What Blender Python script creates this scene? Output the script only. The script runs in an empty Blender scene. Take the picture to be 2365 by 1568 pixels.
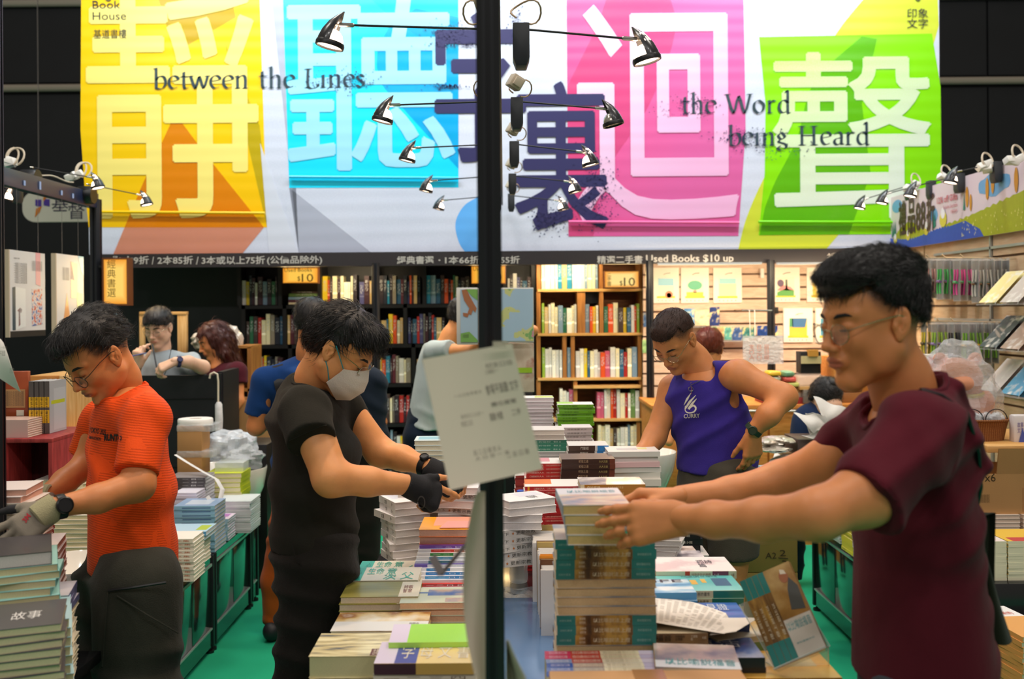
import bpy,bmesh,math,random
import numpy as np
from mathutils import Vector,Matrix,Euler
from mathutils.bvhtree import BVHTree
sc=bpy.context.scene
COL=sc.collection
R=math.radians
random.seed(7)
RNG=np.random.RandomState(5)
# ------------------------- camera
F=2300.0
VX,VY=1165.0,717.0
CZ=1.65
TILT=R(0.45)
cam_d=bpy.data.cameras.new('camera')
cam=bpy.data.objects.new('camera',cam_d)
COL.objects.link(cam)
cam.matrix_world=Matrix.Translation((0,0,CZ))@Matrix.Rotation(R(90),4,'X')@Matrix.Rotation(-TILT,4,'Z')
cam_d.sensor_width=36
cam_d.lens=F/2365*36
cam_d.shift_x=(1182.5-VX)/2365
cam_d.shift_y=-(784-VY)/2365
cam_d.clip_start=0.05
cam_d.clip_end=60
cam_d.dof.use_dof=True
cam_d.dof.focus_distance=3.4
cam_d.dof.aperture_fstop=3.2
sc.camera=cam
# ------------------------- look
sc.view_settings.view_transform='Standard'
sc.view_settings.look='None'
sc.view_settings.gamma=1
sc.view_settings.use_curve_mapping=False
sc.view_settings.exposure=0.0
sc.cycles.use_denoising=True
sc.cycles.max_bounces=8
sc.cycles.diffuse_bounces=3
sc.cycles.transparent_max_bounces=16
sc.cycles.sample_clamp_indirect=4
sc.cycles.caustics_reflective=False
sc.cycles.caustics_refractive=False
# ------------------------- hall light
wd=bpy.data.worlds.new('hall_ambient')
sc.world=wd
wd.use_nodes=True
wd.node_tree.nodes['Background'].inputs[0].default_value=(0.95,0.86,0.76,1)
wd.node_tree.nodes['Background'].inputs[1].default_value=0.20
def area(name,loc,target,sx,sy,power,col):
 l=bpy.data.lights.new(name,'AREA')
 l.shape='RECTANGLE'
 l.size,l.size_y,l.energy,l.color=sx,sy,power,col
 o=bpy.data.objects.new(name,l)
 COL.objects.link(o)
 o.location=loc
 o.rotation_euler=(Vector(target)-Vector(loc)).to_track_quat('-Z','Y').to_euler()
 return o
for hx in(-6.9,-4.2,-1.0,1.65,4.6,7.2):
 area('hall_light',(hx,-5.6,8.3),(hx*0.4,5.5,0.8),0.75,0.35,62,(1.0,0.96,0.92))
for hx,hy in((-4.0,2.5),(0.4,1.6),(4.0,2.5),(-2.4,5.0),(2.4,5.0)):
 area('hall_light',(hx,hy,7.2),(hx*0.8,hy+0.4,0),1.2,1.2,84,(1.0,0.93,0.84))
area('banner_flood',(-1.75,6.35,4.85),(-1.75,7.6,3.3),3.1,0.15,75,(0.80,0.92,1.0))
area('banner_flood',(1.75,6.35,4.85),(1.75,7.6,3.3),3.1,0.15,75,(0.80,0.92,1.0))
# ------------------------- pixels to metres
_c,_s=math.cos(TILT),math.sin(TILT)
def P(px,py,d):
 dx,dy=px-VX,py-VY
 u=dx*_c-dy*_s
 v=dx*_s+dy*_c
 return Vector((u*d/F,d,CZ-v*d/F))
def PZ(px,z,d):
 return Vector(((px-VX)*d/F,d,z))
def m(px,d):
 return px*d/F
def srgb(h):
 if isinstance(h,str):
  h=h.lstrip('#')
  h=[int(h[i:i+2],16)/255 for i in(0,2,4)]
 return tuple(c/12.92 if c<=0.04045 else((c+0.055)/1.055)**2.4 for c in h)
MATS={}
def mat(name,col='#888888',rough=0.6,metal=0.0,spec=0.4,emit=None,strength=0,alpha=1.0,var=0.0,vscale=8.0,bump=0.0,bscale=60.0,coat=0.0,trans=0.0,stretch=None,sheen=0.0,sss=0.0):
 if name in MATS:
  return MATS[name]
 M=bpy.data.materials.new(name)
 MATS[name]=M
 M.use_nodes=True
 nt=M.node_tree
 b=nt.nodes['Principled BSDF']
 c=srgb(col)
 b.inputs['Base Color'].default_value=(*c,1)
 M.diffuse_color=(*c,1)
 b.inputs['Roughness'].default_value=rough
 b.inputs['Metallic'].default_value=metal
 b.inputs['Specular IOR Level'].default_value=spec
 b.inputs['Alpha'].default_value=alpha
 b.inputs['Coat Weight'].default_value=coat
 b.inputs['Coat Roughness'].default_value=0.08
 b.inputs['Transmission Weight'].default_value=trans
 b.inputs['Sheen Weight'].default_value=sheen
 if sss:
  b.inputs['Subsurface Weight'].default_value=sss
  b.inputs['Subsurface Radius'].default_value=(0.012,0.005,0.003)
  b.inputs['Subsurface Scale'].default_value=1.0
 if emit:
  b.inputs['Emission Color'].default_value=(*srgb(emit),1)
  b.inputs['Emission Strength'].default_value=strength
 if var or bump:
  tc=nt.nodes.new('ShaderNodeTexCoord')
  mp=nt.nodes.new('ShaderNodeMapping')
  nt.links.new(tc.outputs['Object'],mp.inputs[0])
  if stretch:
   mp.inputs['Scale'].default_value=stretch
 if var:
  n=nt.nodes.new('ShaderNodeTexNoise')
  n.inputs['Scale'].default_value=vscale
  n.inputs['Detail'].default_value=5
  nt.links.new(mp.outputs[0],n.inputs['Vector'])
  mx=nt.nodes.new('ShaderNodeMix')
  mx.data_type='RGBA'
  mx.inputs[6].default_value=(*[max(0,x*(1-var))for x in c],1)
  mx.inputs[7].default_value=(*[min(1,x*(1+var))for x in c],1)
  nt.links.new(n.outputs[0],mx.inputs[0])
  nt.links.new(mx.outputs[2],b.inputs['Base Color'])
 if bump:
  n2=nt.nodes.new('ShaderNodeTexNoise')
  n2.inputs['Scale'].default_value=bscale
  n2.inputs['Detail'].default_value=4
  nt.links.new(mp.outputs[0],n2.inputs['Vector'])
  bp=nt.nodes.new('ShaderNodeBump')
  bp.inputs['Strength'].default_value=bump
  bp.inputs['Distance'].default_value=0.01
  nt.links.new(n2.outputs[0],bp.inputs['Height'])
  nt.links.new(bp.outputs[0],b.inputs['Normal'])
 return M
class NT:
 """small helper for hand-wired node materials"""
 def __init__(s,name,rough=0.6,spec=0.4,coat=0.0):
  s.M=bpy.data.materials.new(name)
  MATS[name]=s.M
  s.M.use_nodes=True
  s.nt=s.M.node_tree
  s.b=s.nt.nodes['Principled BSDF']
  s.b.inputs['Roughness'].default_value=rough
  s.b.inputs['Specular IOR Level'].default_value=spec
  s.b.inputs['Coat Weight'].default_value=coat
  s.tc=s.nt.nodes.new('ShaderNodeTexCoord')
 def n(s,t,**kw):
  x=s.nt.nodes.new(t)
  for k,v in kw.items():
   setattr(x,k,v)
  return x
 def l(s,a,b):
  s.nt.links.new(a,b)
 def val(s,x):
  return x
 def math(s,op,a,b=0.0,c=0.0):
  x=s.n('ShaderNodeMath',operation=op)
  for i,q in enumerate((a,b,c)):
   if isinstance(q,(int,float)):
    x.inputs[i].default_value=q
   else:
    s.l(q,x.inputs[i])
  return x.outputs[0]
 def mapping(s,src='Object',scale=(1,1,1),rot=(0,0,0),loc=(0,0,0)):
  mp=s.n('ShaderNodeMapping')
  mp.inputs['Scale'].default_value=scale
  mp.inputs['Rotation'].default_value=rot
  mp.inputs['Location'].default_value=loc
  s.l(s.tc.outputs[src],mp.inputs[0])
  return mp.outputs[0]
 def xyz(s,vec):
  x=s.n('ShaderNodeSeparateXYZ')
  s.l(vec,x.inputs[0])
  return x.outputs
 def noise(s,vec,scale=5,detail=4,out=0):
  x=s.n('ShaderNodeTexNoise')
  x.inputs['Scale'].default_value=scale
  x.inputs['Detail'].default_value=detail
  s.l(vec,x.inputs['Vector'])
  return x.outputs[out]
 def ramp(s,fac,stops,interp='LINEAR'):
  x=s.n('ShaderNodeValToRGB')
  x.color_ramp.interpolation=interp
  e=x.color_ramp.elements
  while len(e)<len(stops):
   e.new(0.5)
  for i,(p,c)in enumerate(stops):
   e[i].position=p
   e[i].color=(*srgb(c),1)if isinstance(c,str)else(*c,1)
  s.l(fac,x.inputs[0])
  return x.outputs[0]
 def mix(s,fac,a,b):
  x=s.n('ShaderNodeMix',data_type='RGBA')
  for i,q in((0,fac),(6,a),(7,b)):
   if isinstance(q,(int,float)):
    x.inputs[i].default_value=q
   elif isinstance(q,str):
    x.inputs[i].default_value=(*srgb(q),1)
   elif isinstance(q,tuple):
    x.inputs[i].default_value=(*q,1)
   else:
    s.l(q,x.inputs[i])
  return x.outputs[2]
 def color(s,c):
  if isinstance(c,str):
   s.b.inputs['Base Color'].default_value=(*srgb(c),1)
  else:
   s.l(c,s.b.inputs['Base Color'])
 def bump(s,h,strength=0.3,dist=0.005):
  x=s.n('ShaderNodeBump')
  x.inputs['Strength'].default_value=strength
  x.inputs['Distance'].default_value=dist
  s.l(h,x.inputs['Height'])
  s.l(x.outputs[0],s.b.inputs['Normal'])
W={}
def put(o,parent=None,label=None,cat=None,group=None,kind=None):
 COL.objects.link(o)
 if parent is not None:
  o.parent=parent
 if label:
  o['label']=label
 if cat:
  o['category']=cat
 if group:
  o['group']=group
 if kind:
  o['kind']=kind
 return o
def empty(name,loc,label=None,cat=None,group=None,M=None,kind=None):
 o=bpy.data.objects.new(name,None)
 o.empty_display_size=0.05
 M=M if M is not None else Matrix.Translation(loc)
 o.matrix_world=M
 W[o.name]=M.copy()
 put(o,None,label,cat,group,kind)
 return o
def wm(o):
 return W.get(o.name,Matrix.Identity(4))
class MB:
 def __init__(s):
  s.v,s.f,s.mi=[],[],[]
 def add(s,vs,fs,mi=0,M=None):
  n=len(s.v)
  if M is not None:
   vs=[M@Vector(v)for v in vs]
  s.v.extend([tuple(v)for v in vs])
  s.f.extend([tuple(i+n for i in f)for f in fs])
  if isinstance(mi,int):
   s.mi.extend([mi]*len(fs))
  else:
   s.mi.extend(mi)
  return s
 def box(s,a,b,mi=0,M=None):
  x0,y0,z0=[min(p,q)for p,q in zip(a,b)]
  x1,y1,z1=[max(p,q)for p,q in zip(a,b)]
  vs=[(x0,y0,z0),(x1,y0,z0),(x1,y1,z0),(x0,y1,z0),(x0,y0,z1),(x1,y0,z1),(x1,y1,z1),(x0,y1,z1)]
  fs=[(0,3,2,1),(4,5,6,7),(0,1,5,4),(1,2,6,5),(2,3,7,6),(3,0,4,7)]
  return s.add(vs,fs,mi,M)
 def cbox(s,c,h,mi=0,M=None):
  return s.box([c[i]-h[i]for i in range(3)],[c[i]+h[i]for i in range(3)],mi,M)
 def tube(s,pts,r,n=8,mi=0,caps=True,flat=1.0,M=None):
  pts=[Vector(p)for p in pts]
  if isinstance(r,(int,float)):
   r=[r]*len(pts)
  vs,fs=[],[]
  ref=None
  for i,p in enumerate(pts):
   t=(pts[min(i+1,len(pts)-1)]-pts[max(i-1,0)])
   if t.length<1e-9:
    t=Vector((0,0,1))
   t.normalize()
   if ref is None:
    ref=Vector((0,0,1))if abs(t.z)<0.9 else Vector((1,0,0))
   a=t.cross(ref)
   if a.length<1e-6:
    a=t.orthogonal()
   a.normalize()
   b=a.cross(t).normalized()
   ref=b
   for k in range(n):
    w=2*math.pi*k/n
    vs.append(p+a*math.cos(w)*r[i]+b*math.sin(w)*r[i]*flat)
  for i in range(len(pts)-1):
   for k in range(n):
    q=(k+1)%n
    fs.append((i*n+k,i*n+q,(i+1)*n+q,(i+1)*n+k))
  if caps:
   fs.append(tuple(range(n))[::-1])
   fs.append(tuple((len(pts)-1)*n+k for k in range(n)))
  return s.add(vs,fs,mi,M)
 def lathe(s,prof,n=24,mi=0,M=None,a0=0.0,a1=360.0,sx=1.0,sy=1.0):
  full=abs(a1-a0)>=359.9
  cols=n if full else n+1
  vs,fs=[],[]
  for(r,z)in prof:
   for k in range(cols):
    w=R(a0+(a1-a0)*k/n)
    vs.append((r*math.cos(w)*sx,r*math.sin(w)*sy,z))
  for i in range(len(prof)-1):
   for k in range(n):
    q=(k+1)%cols
    fs.append((i*cols+k,i*cols+q,(i+1)*cols+q,(i+1)*cols+k))
  return s.add(vs,fs,mi,M)
 def prism(s,poly,t,mi=0,M=None):
  """polygon in local x,y extruded along +z by t"""
  n=len(poly)
  vs=[(x,y,0)for x,y in poly]+[(x,y,t)for x,y in poly]
  fs=[tuple(range(n))[::-1],tuple(range(n,2*n))]
  fs+=[(i,(i+1)%n,n+(i+1)%n,n+i)for i in range(n)]
  return s.add(vs,fs,mi,M)
 def sheet(s,fn,nu,nv,thick=0.0,mi=0,M=None):
  """fn(u,v)->point; optional thickness"""
  g=[[Vector(fn(i/nu,j/nv))for j in range(nv+1)]for i in range(nu+1)]
  vs=[g[i][j]for i in range(nu+1)for j in range(nv+1)]
  idx=lambda i,j:i*(nv+1)+j
  fs=[(idx(i,j),idx(i+1,j),idx(i+1,j+1),idx(i,j+1))for i in range(nu)for j in range(nv)]
  if thick:
   n0=len(vs)
   nrm=[]
   for i in range(nu+1):
    for j in range(nv+1):
     a=g[min(i+1,nu)][j]-g[max(i-1,0)][j]
     b=g[i][min(j+1,nv)]-g[i][max(j-1,0)]
     q=a.cross(b)
     nrm.append(q.normalized()if q.length>1e-12 else Vector((0,0,1)))
   vs+=[vs[k]-nrm[k]*thick for k in range(n0)]
   fs+=[tuple(n0+k for k in f[::-1])for f in fs[:]]
   for i in range(nu):
    fs.append((idx(i+1,0),idx(i,0),n0+idx(i,0),n0+idx(i+1,0)))
    fs.append((idx(i,nv),idx(i+1,nv),n0+idx(i+1,nv),n0+idx(i,nv)))
   for j in range(nv):
    fs.append((idx(0,j),idx(0,j+1),n0+idx(0,j+1),n0+idx(0,j)))
    fs.append((idx(nu,j+1),idx(nu,j),n0+idx(nu,j),n0+idx(nu,j+1)))
  return s.add(vs,fs,mi,M)
 def mesh(s,name,mats,smooth=True,bev=0.0,angle=35,inv=None):
  me=bpy.data.meshes.new(name)
  vs=s.v
  if inv is not None:
   vs=[tuple(inv@Vector(v))for v in vs]
  me.from_pydata(vs,[],s.f)
  for x in mats:
   me.materials.append(x)
  me.polygons.foreach_set('material_index',s.mi)
  if bev:
   bm=bmesh.new()
   bm.from_mesh(me)
   ed=[e for e in bm.edges if len(e.link_faces)==2 and e.calc_face_angle(0)>0.6]
   bmesh.ops.bevel(bm,geom=ed,offset=bev,segments=2,affect='EDGES',profile=0.5)
   bm.to_mesh(me)
   bm.free()
  if smooth:
   me.polygons.foreach_set('use_smooth',[True]*len(me.polygons))
   me.set_sharp_from_angle(angle=R(angle))
  me.update()
  return me
 def build(s,name,mats,parent=None,label=None,cat=None,group=None,kind=None,smooth=True,bev=0.0,angle=35,local=False):
  if not isinstance(mats,(list,tuple)):
   mats=[mats]
  if local:
   me=s.mesh(name,mats,smooth,bev,angle)
   o=bpy.data.objects.new(name,me)
   put(o,parent,label,cat,group,kind)
   W[o.name]=wm(parent).copy()if parent else Matrix.Identity(4)
   return o
  if parent is not None:
   me=s.mesh(name,mats,smooth,bev,angle,inv=wm(parent).inverted())
   o=bpy.data.objects.new(name,me)
   put(o,parent,label,cat,group,kind)
   W[o.name]=wm(parent).copy()
   return o
  a=np.array(s.v)
  c=Vector(((a[:,0].min()+a[:,0].max())/2,(a[:,1].min()+a[:,1].max())/2,a[:,2].min()))
  T=Matrix.Translation(c)
  me=s.mesh(name,mats,smooth,bev,angle,inv=T.inverted())
  o=bpy.data.objects.new(name,me)
  o.matrix_world=T
  put(o,None,label,cat,group,kind)
  W[o.name]=T
  return o
def frame(o,x,y,z=None):
 """matrix from origin and axes"""
 x=Vector(x).normalized()
 y=Vector(y)
 z=x.cross(y).normalized()if z is None else Vector(z).normalized()
 y=z.cross(x).normalized()
 M=Matrix((x,y,z)).transposed().to_4x4()
 M.translation=Vector(o)
 return M
_TXT={}
def text_geo(s,bold=0.0,res=2,line=1.0,align='LEFT'):
 key=(s,bold,res,line,align)
 if key not in _TXT:
  cu=bpy.data.curves.new('lettering','FONT')
  cu.body=s
  cu.size=1.0
  cu.offset=bold
  cu.resolution_u=res
  cu.space_line=line
  cu.align_x=align
  cu.fill_mode='BOTH'
  o=bpy.data.objects.new('lettering',cu)
  COL.objects.link(o)
  dg=bpy.context.evaluated_depsgraph_get()
  me=bpy.data.meshes.new_from_object(o.evaluated_get(dg))
  vs=[tuple(v.co)for v in me.vertices]
  fs=[tuple(p.vertices)for p in me.polygons]
  bpy.data.objects.remove(o)
  bpy.data.curves.remove(cu)
  bpy.data.meshes.remove(me)
  if vs:
   a=np.array(vs)
   lo,hi=a.min(0),a.max(0)
  else:
   lo,hi=np.zeros(3),np.ones(3)
  _TXT[key]=(vs,fs,lo,hi)
 return _TXT[key]
def text_into(mb,s,M,w,h,mi=0,bold=0.0,res=2,line=1.0,align='LEFT',z=0.0):
 """fit the lettering into the box 0..w, 0..h of frame M"""
 vs,fs,lo,hi=text_geo(s,bold,res,line,align)
 sx=w/max(1e-6,hi[0]-lo[0])
 sy=h/max(1e-6,hi[1]-lo[1])
 mb.add([((v[0]-lo[0])*sx,(v[1]-lo[1])*sy,z)for v in vs],fs,mi,M)
GL={'b':(0.56,[[(.12,1.45),(.12,.05)],[(.12,.62),(.25,.86),(.45,.86),(.55,.6),(.53,.25),(.36,0),(.12,.05)],[(.0,1.38),(.12,1.45)]]),'e':(0.5,[[(.08,.5),(.48,.62),(.42,.85),(.25,.9),(.08,.68),(.07,.3),(.22,.03),(.45,.12)]]),'t':(0.36,[[(.16,1.15),(.16,.2),(.24,.02),(.38,.1)],[(.02,.84),(.38,.84)]]),'w':(0.8,[[(.02,.86),(.24,.02),(.42,.84),(.62,.02),(.82,.86)],[(-.04,.87),(.12,.87)],[(.72,.87),(.9,.87)]]),'n':(0.6,[[(.0,.8),(.12,.88),(.12,.02)],[(.12,.66),(.32,.9),(.48,.76),(.48,.02)],[(.02,.01),(.22,.01)],[(.38,.01),(.58,.01)]]),'h':(0.6,[[(.0,1.4),(.12,1.48),(.12,.02)],[(.12,.66),(.32,.9),(.48,.76),(.48,.02)],[(.02,.01),(.22,.01)],[(.38,.01),(.58,.01)]]),'L':(0.62,[[(.14,1.3),(.14,.03),(.55,.03),(.6,.25)],[(.0,1.3),(.28,1.3)],[(.0,.02),(.2,.02)]]),'i':(0.26,[[(.0,.8),(.12,.88),(.12,.02)],[(.02,.01),(.22,.01)],[(.1,1.2),(.14,1.24)]]),'s':(0.42,[[(.36,.74),(.22,.9),(.06,.7),(.2,.5),(.36,.28),(.22,.02),(.04,.16)]]),'W':(1.2,[[(.05,1.3),(.36,.02),(.62,1.2),(.9,.02),(1.18,1.3)],[(-.06,1.31),(.18,1.31)],[(1.04,1.31),(1.28,1.31)]]),'o':(0.6,[[(.3,.9),(.1,.72),(.07,.3),(.28,.0),(.5,.2),(.53,.62),(.3,.9)]]),'r':(0.42,[[(.0,.8),(.12,.88),(.12,.02)],[(.12,.62),(.28,.88),(.4,.82)],[(.02,.01),(.24,.01)]]),'d':(0.6,[[(.4,1.42),(.5,1.48),(.5,.06),(.6,.02)],[(.5,.7),(.34,.9),(.12,.72),(.07,.3),(.24,.0),(.5,.18)]]),'H':(0.95,[[(.16,1.3),(.16,.02)],[(.74,1.3),(.74,.02)],[(.16,.68),(.74,.68)],[(.02,1.31),(.3,1.31)],[(.6,1.31),(.88,1.31)],[(.02,.01),(.3,.01)],[(.6,.01),(.88,.01)]]),'a':(0.52,[[(.1,.74),(.28,.9),(.42,.72),(.42,.1),(.52,.04)],[(.42,.5),(.14,.42),(.08,.16),(.22,.0),(.42,.18)]]),'g':(0.55,[[(.25,.9),(.08,.68),(.22,.42),(.4,.6),(.25,.9)],[(.34,.82),(.52,.88)],[(.18,.4),(.1,.24),(.42,.08),(.46,-.16),(.22,-.34),(.04,-.2),(.2,-.02)]]),}
def nib_text(mb,s,M,h,mi=0,nib=0.075,ang=28,fuzz=None):
 """h = x-height in metres"""
 x=0.0
 nv=Vector((math.cos(R(ang)),math.sin(R(ang))))*nib
 for ch in s:
  if ch==' ':
   x+=0.42
   continue
  w,strokes=GL[ch]
  for st in strokes:
   pts=[Vector(p)for p in st]
   if len(pts)>3:
    q=[pts[0]]
    for i in range(len(pts)-1):
     p0,p1,p2,p3=pts[max(i-1,0)],pts[i],pts[i+1],pts[min(i+2,len(pts)-1)]
     for k in(1,2,3):
      t=k/3
      q.append(0.5*((2*p1)+(p2-p0)*t+(2*p0-5*p1+4*p2-p3)*t*t+(3*p1-p0-3*p2+p3)*t**3))
    pts=q
   for a,b in zip(pts,pts[1:]):
    dd=(b-a)
    if dd.length<1e-6:
     continue
    t=dd.normalized()*0.012
    pr=Vector((-t.y,t.x))
    n2=nv if abs(nv.cross(dd.normalized()))>0.02 else pr*1.5
    q4=[a-n2-t,a+n2-t,b+n2+t,b-n2+t]
    if(q4[1]-q4[0]).cross(q4[2]-q4[1])<0:
     q4=q4[::-1]
    mb.add([((x+p.x)*h,p.y*h,0)for p in q4],[(0,1,2,3)],mi,M)
  x+=w+0.1
 return x*h
# ========================= SETTING
black_panel=mat('black_panel','#17181b',0.55,var=0.25,vscale=3)
black_metal=mat('black_metal','#0e0f12',0.38,spec=0.5)
post_metal=mat('post_metal','#14161c',0.42,spec=0.45)
pale_trim=mat('pale_trim','#a89c8c',0.6)
chrome=mat('chrome','#c9c6c0',0.22,metal=1.0)
alu=mat('aluminium','#b7bdbd',0.35,metal=0.6)
white_plastic=mat('white_plastic','#e9e6df',0.45)
beige_plastic=mat('beige_plastic','#c9b9a2',0.5)
c=NT('green_carpet',0.95,0.1)
v=c.mapping('Object',(1,1,1))
n1=c.noise(v,1.6,6)
n2=c.noise(v,420,2)
c.color(c.mix(c.math('MULTIPLY',n2,0.35),c.mix(n1,'#1f9a72','#31b98c'),'#127a58'))
c.bump(n2,0.4,0.004)
MB().box((-9,-1.5,-0.05),(9,14.2,0)).build('floor',c.M,kind='structure')
wl=MB().box((-9,12.3,0),(9,12.45,9)).build('wall_back',black_panel,kind='structure')
for i,x in enumerate((-9,-6.9,-4.8,-2.7,-0.6,1.5,3.6,5.97,8.1)):
 x2=(-6.9,-4.8,-2.7,-0.6,1.5,3.6,5.97,8.1,9)[i]
 for z0,z1 in((0.1,4.35),(4.5,5.42)):
  MB().box((x+0.012,12.26,z0),(x2-0.012,12.30,z1)).build('panel',black_panel,wl)
for z in(4.42,5.46):
 MB().tube([(-9,12.2,z),(9,12.2,z)],0.045,10).build('trim_back',pale_trim,kind='structure')
sg_m=mat('sign_white','#cfc8b8',0.6)
d=10.0
def rrect(x0,y0,x1,y1,r,n=8):
 pts=[]
 for cx,cy,a in((x1-r,y1-r,0),(x0+r,y1-r,90),(x0+r,y0+r,180),(x1-r,y0+r,270)):
  for k in range(n+1):
   w=R(a+90*k/n)
   pts.append((cx+r*math.cos(w),cy+r*math.sin(w)))
 return pts
a,b=P(52,513,d),P(640,438,d)
Mx=frame((a.x,d,a.z),(1,0,0),(0,0,1))
hs=empty('hanging_sign',(a.x,d,a.z),'white rounded hanging sign with purple squares and dark characters on the dark far wall','sign',M=Mx)
hgt=b.z-a.z
MB().prism(rrect(0,0,b.x-a.x,hgt,hgt*0.42),-0.04).build('board',sg_m,hs,local=True)
def px10(x,y):
 q=Mx.inverted()@P(x,y,d)
 return(q.x,q.y)
MB().prism([px10(*q)for q in((82,461),(96,461),(96,478),(82,475))],0.006).prism([px10(*q)for q in((101,460),(115,460),(115,477),(101,474))],0.006).build('purple_squares',mat('sign_purple','#4a3290',0.6),hs,local=True,kind='stuff')
MB().prism([px10(*q)for q in((107,446),(109,455),(101,466),(100,458))],0.007).prism([px10(*q)for q in((84,482),(97,476),(92,490),(81,502))],0.007).build('orange_flash',mat('sign_orange','#c9731c',0.6),hs,local=True,kind='stuff')
MB().tube([P(90,440,d),P(90,440,d)+Vector((0,0,5))],0.004,5).tube([P(400,440,d),P(400,440,d)+Vector((0,0,5))],0.004,5).build('hanging_wire',chrome,hs,kind='stuff')
t=MB()
q0=px10(120,488)
text_into(t,'基',Matrix.Translation((q0[0],q0[1],0.005)),m(38,d),m(38,d))
q0=px10(158,506)
text_into(t,'督',Matrix.Translation((q0[0],q0[1],0.005)),m(38,d),m(38,d))
t.build('characters',mat('sign_ink','#2a2440',0.6),hs,local=True)
# ------------------------- the big printed banner
BD=7.72
def bp(x,y,k=0):
 q=P(x,y,BD)
 return(q.x,q.z)
ban=empty('banner',P(1180,584,BD),'huge printed banner with yellow, cyan, pink and green panels above the stand','banner',M=frame(P(1180,584,BD),(1,0,0),(0,0,1)))
bo=P(1180,584,BD)
def bl(pts):
 r=[]
 for x,y in pts:
  q=bp(x,y)
  r.append((q[0]-bo.x,q[1]-bo.z))
 return r
vin=NT('banner_vinyl',0.36,0.5)
v=vin.mapping('Object',(1,1,1))
n=vin.noise(v,90,3)
gx=vin.xyz(v)
n0=vin.noise(v,1.1,2)
vin.color(vin.mix(vin.math('MULTIPLY',vin.math('ADD',n0,n),0.45),'#e2e4ee','#a9b0c6'))
def wav(k,tilt=0.0):
 w=k.n('ShaderNodeTexWave',wave_type='BANDS',bands_direction='Y')
 w.inputs['Scale'].default_value=1.3
 w.inputs['Distortion'].default_value=3.0
 w.inputs['Detail'].default_value=2
 k.l(k.mapping('Object',(0.25,2.2,1)),w.inputs['Vector'])
 k.bump(w.outputs[1],0.05,0.02)
wav(vin)
MB().prism(bl([(196,-260),(2168,-260),(2171,574),(206,588)]),-0.03).build('backing',vin.M,ban,local=True)
def print_mat(name,a,b,rough=0.24,alpha=1.0,direction=(1,0),noise_amt=0.25,scale=1.0):
 k=NT(name,rough,0.5)
 v=k.mapping('Object',(1,1,1))
 x=k.xyz(v)
 g=k.math('ADD',k.math('MULTIPLY',x[0],direction[0]),k.math('MULTIPLY',x[1],direction[1]))
 nn=k.noise(v,130,3)
 g=k.math('ADD',k.math('ADD',g,0.5),k.math('MULTIPLY',k.math('SUBTRACT',nn,0.5),noise_amt))
 x=k.math('MAXIMUM',k.math('MINIMUM',g,1.0),0.0)
 k.color(k.mix(x,a,b))
 k.b.inputs['Alpha'].default_value=alpha
 wav(k)
 return k.M
lay=[0]
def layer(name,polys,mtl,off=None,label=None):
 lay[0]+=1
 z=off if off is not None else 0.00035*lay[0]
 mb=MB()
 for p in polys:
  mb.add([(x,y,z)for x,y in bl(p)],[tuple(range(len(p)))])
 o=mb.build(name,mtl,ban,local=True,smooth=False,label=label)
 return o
def curve(pts,n=10):
 q=[]
 for i in range(len(pts)-1):
  p0,p1,p2,p3=[Vector(pts[j])for j in(max(i-1,0),i,i+1,min(i+2,len(pts)-1))]
  for k in range(n):
   t=k/n
   q.append(tuple(0.5*((2*p1)+(p2-p0)*t+(2*p0-5*p1+4*p2-p3)*t*t+(3*p1-p0-3*p2+p3)*t**3)))
 q.append(tuple(pts[-1]))
 return q
yel=print_mat('print_yellow','#f2c400','#f5a800',direction=(0.05,-0.35))
cya=print_mat('print_cyan','#00aaf2','#10d4f4',direction=(-0.2,0.45))
pin=print_mat('print_pink','#d55f9c','#ef4d86',direction=(-0.5,0.3))
grn=print_mat('print_green','#55b800','#86dc00',direction=(0.15,0.4))
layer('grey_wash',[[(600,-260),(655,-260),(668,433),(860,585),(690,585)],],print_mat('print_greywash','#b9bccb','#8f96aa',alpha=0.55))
layer('blue_curve',[curve([(1110,452),(1072,475),(1052,515),(1060,560),(1078,586)])+[(1112,586)]],print_mat('print_blue','#5aa6ea','#7fc0f2'))
limec=curve([(2010,-20),(1930,80),(1870,200),(1830,300),(1770,400),(1725,500),(1704,580)])
layer('lime_shape',[limec+[(1905,579),(1990,480),(2100,300),(2168,60),(2165,-20)]],print_mat('print_lime','#a8c400','#d3dc3a',direction=(0.3,0.1),alpha=0.92,noise_amt=0.9))
layer('yellow_panel',[[(188,-60),(598,-60),(617,525),(205,525),(196,440),(186,300)]],yel)
layer('cyan_panel',[[(652,-60),(1058,-60),(1059,433),(668,434)]],cya)
layer('pink_panel',[[(1308,-60),(1716,-60),(1722,300),(1705,545),(1313,546)]],pin)
layer('green_panel',[[(1753,86),(2152,78),(2172,200),(2174,400),(2170,540),(1752,543),(1766,400),(1768,240)]],grn)
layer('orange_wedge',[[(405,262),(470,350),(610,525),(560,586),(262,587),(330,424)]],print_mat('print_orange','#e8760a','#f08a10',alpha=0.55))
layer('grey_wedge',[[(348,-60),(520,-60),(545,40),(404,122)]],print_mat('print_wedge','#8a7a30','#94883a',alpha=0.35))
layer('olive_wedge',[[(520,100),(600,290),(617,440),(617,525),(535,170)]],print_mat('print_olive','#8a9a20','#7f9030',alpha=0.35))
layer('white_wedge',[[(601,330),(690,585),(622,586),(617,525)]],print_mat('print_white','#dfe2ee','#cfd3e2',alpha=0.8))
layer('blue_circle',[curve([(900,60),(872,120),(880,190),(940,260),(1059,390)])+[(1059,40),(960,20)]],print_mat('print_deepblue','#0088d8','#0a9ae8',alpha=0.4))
layer('cyan_circle',[curve([(820,-60),(880,20),(1000,110),(1059,170)])+[(1059,-60)]],print_mat('print_deepcyan','#00b8c8','#00c8d8',alpha=0.35))
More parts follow.
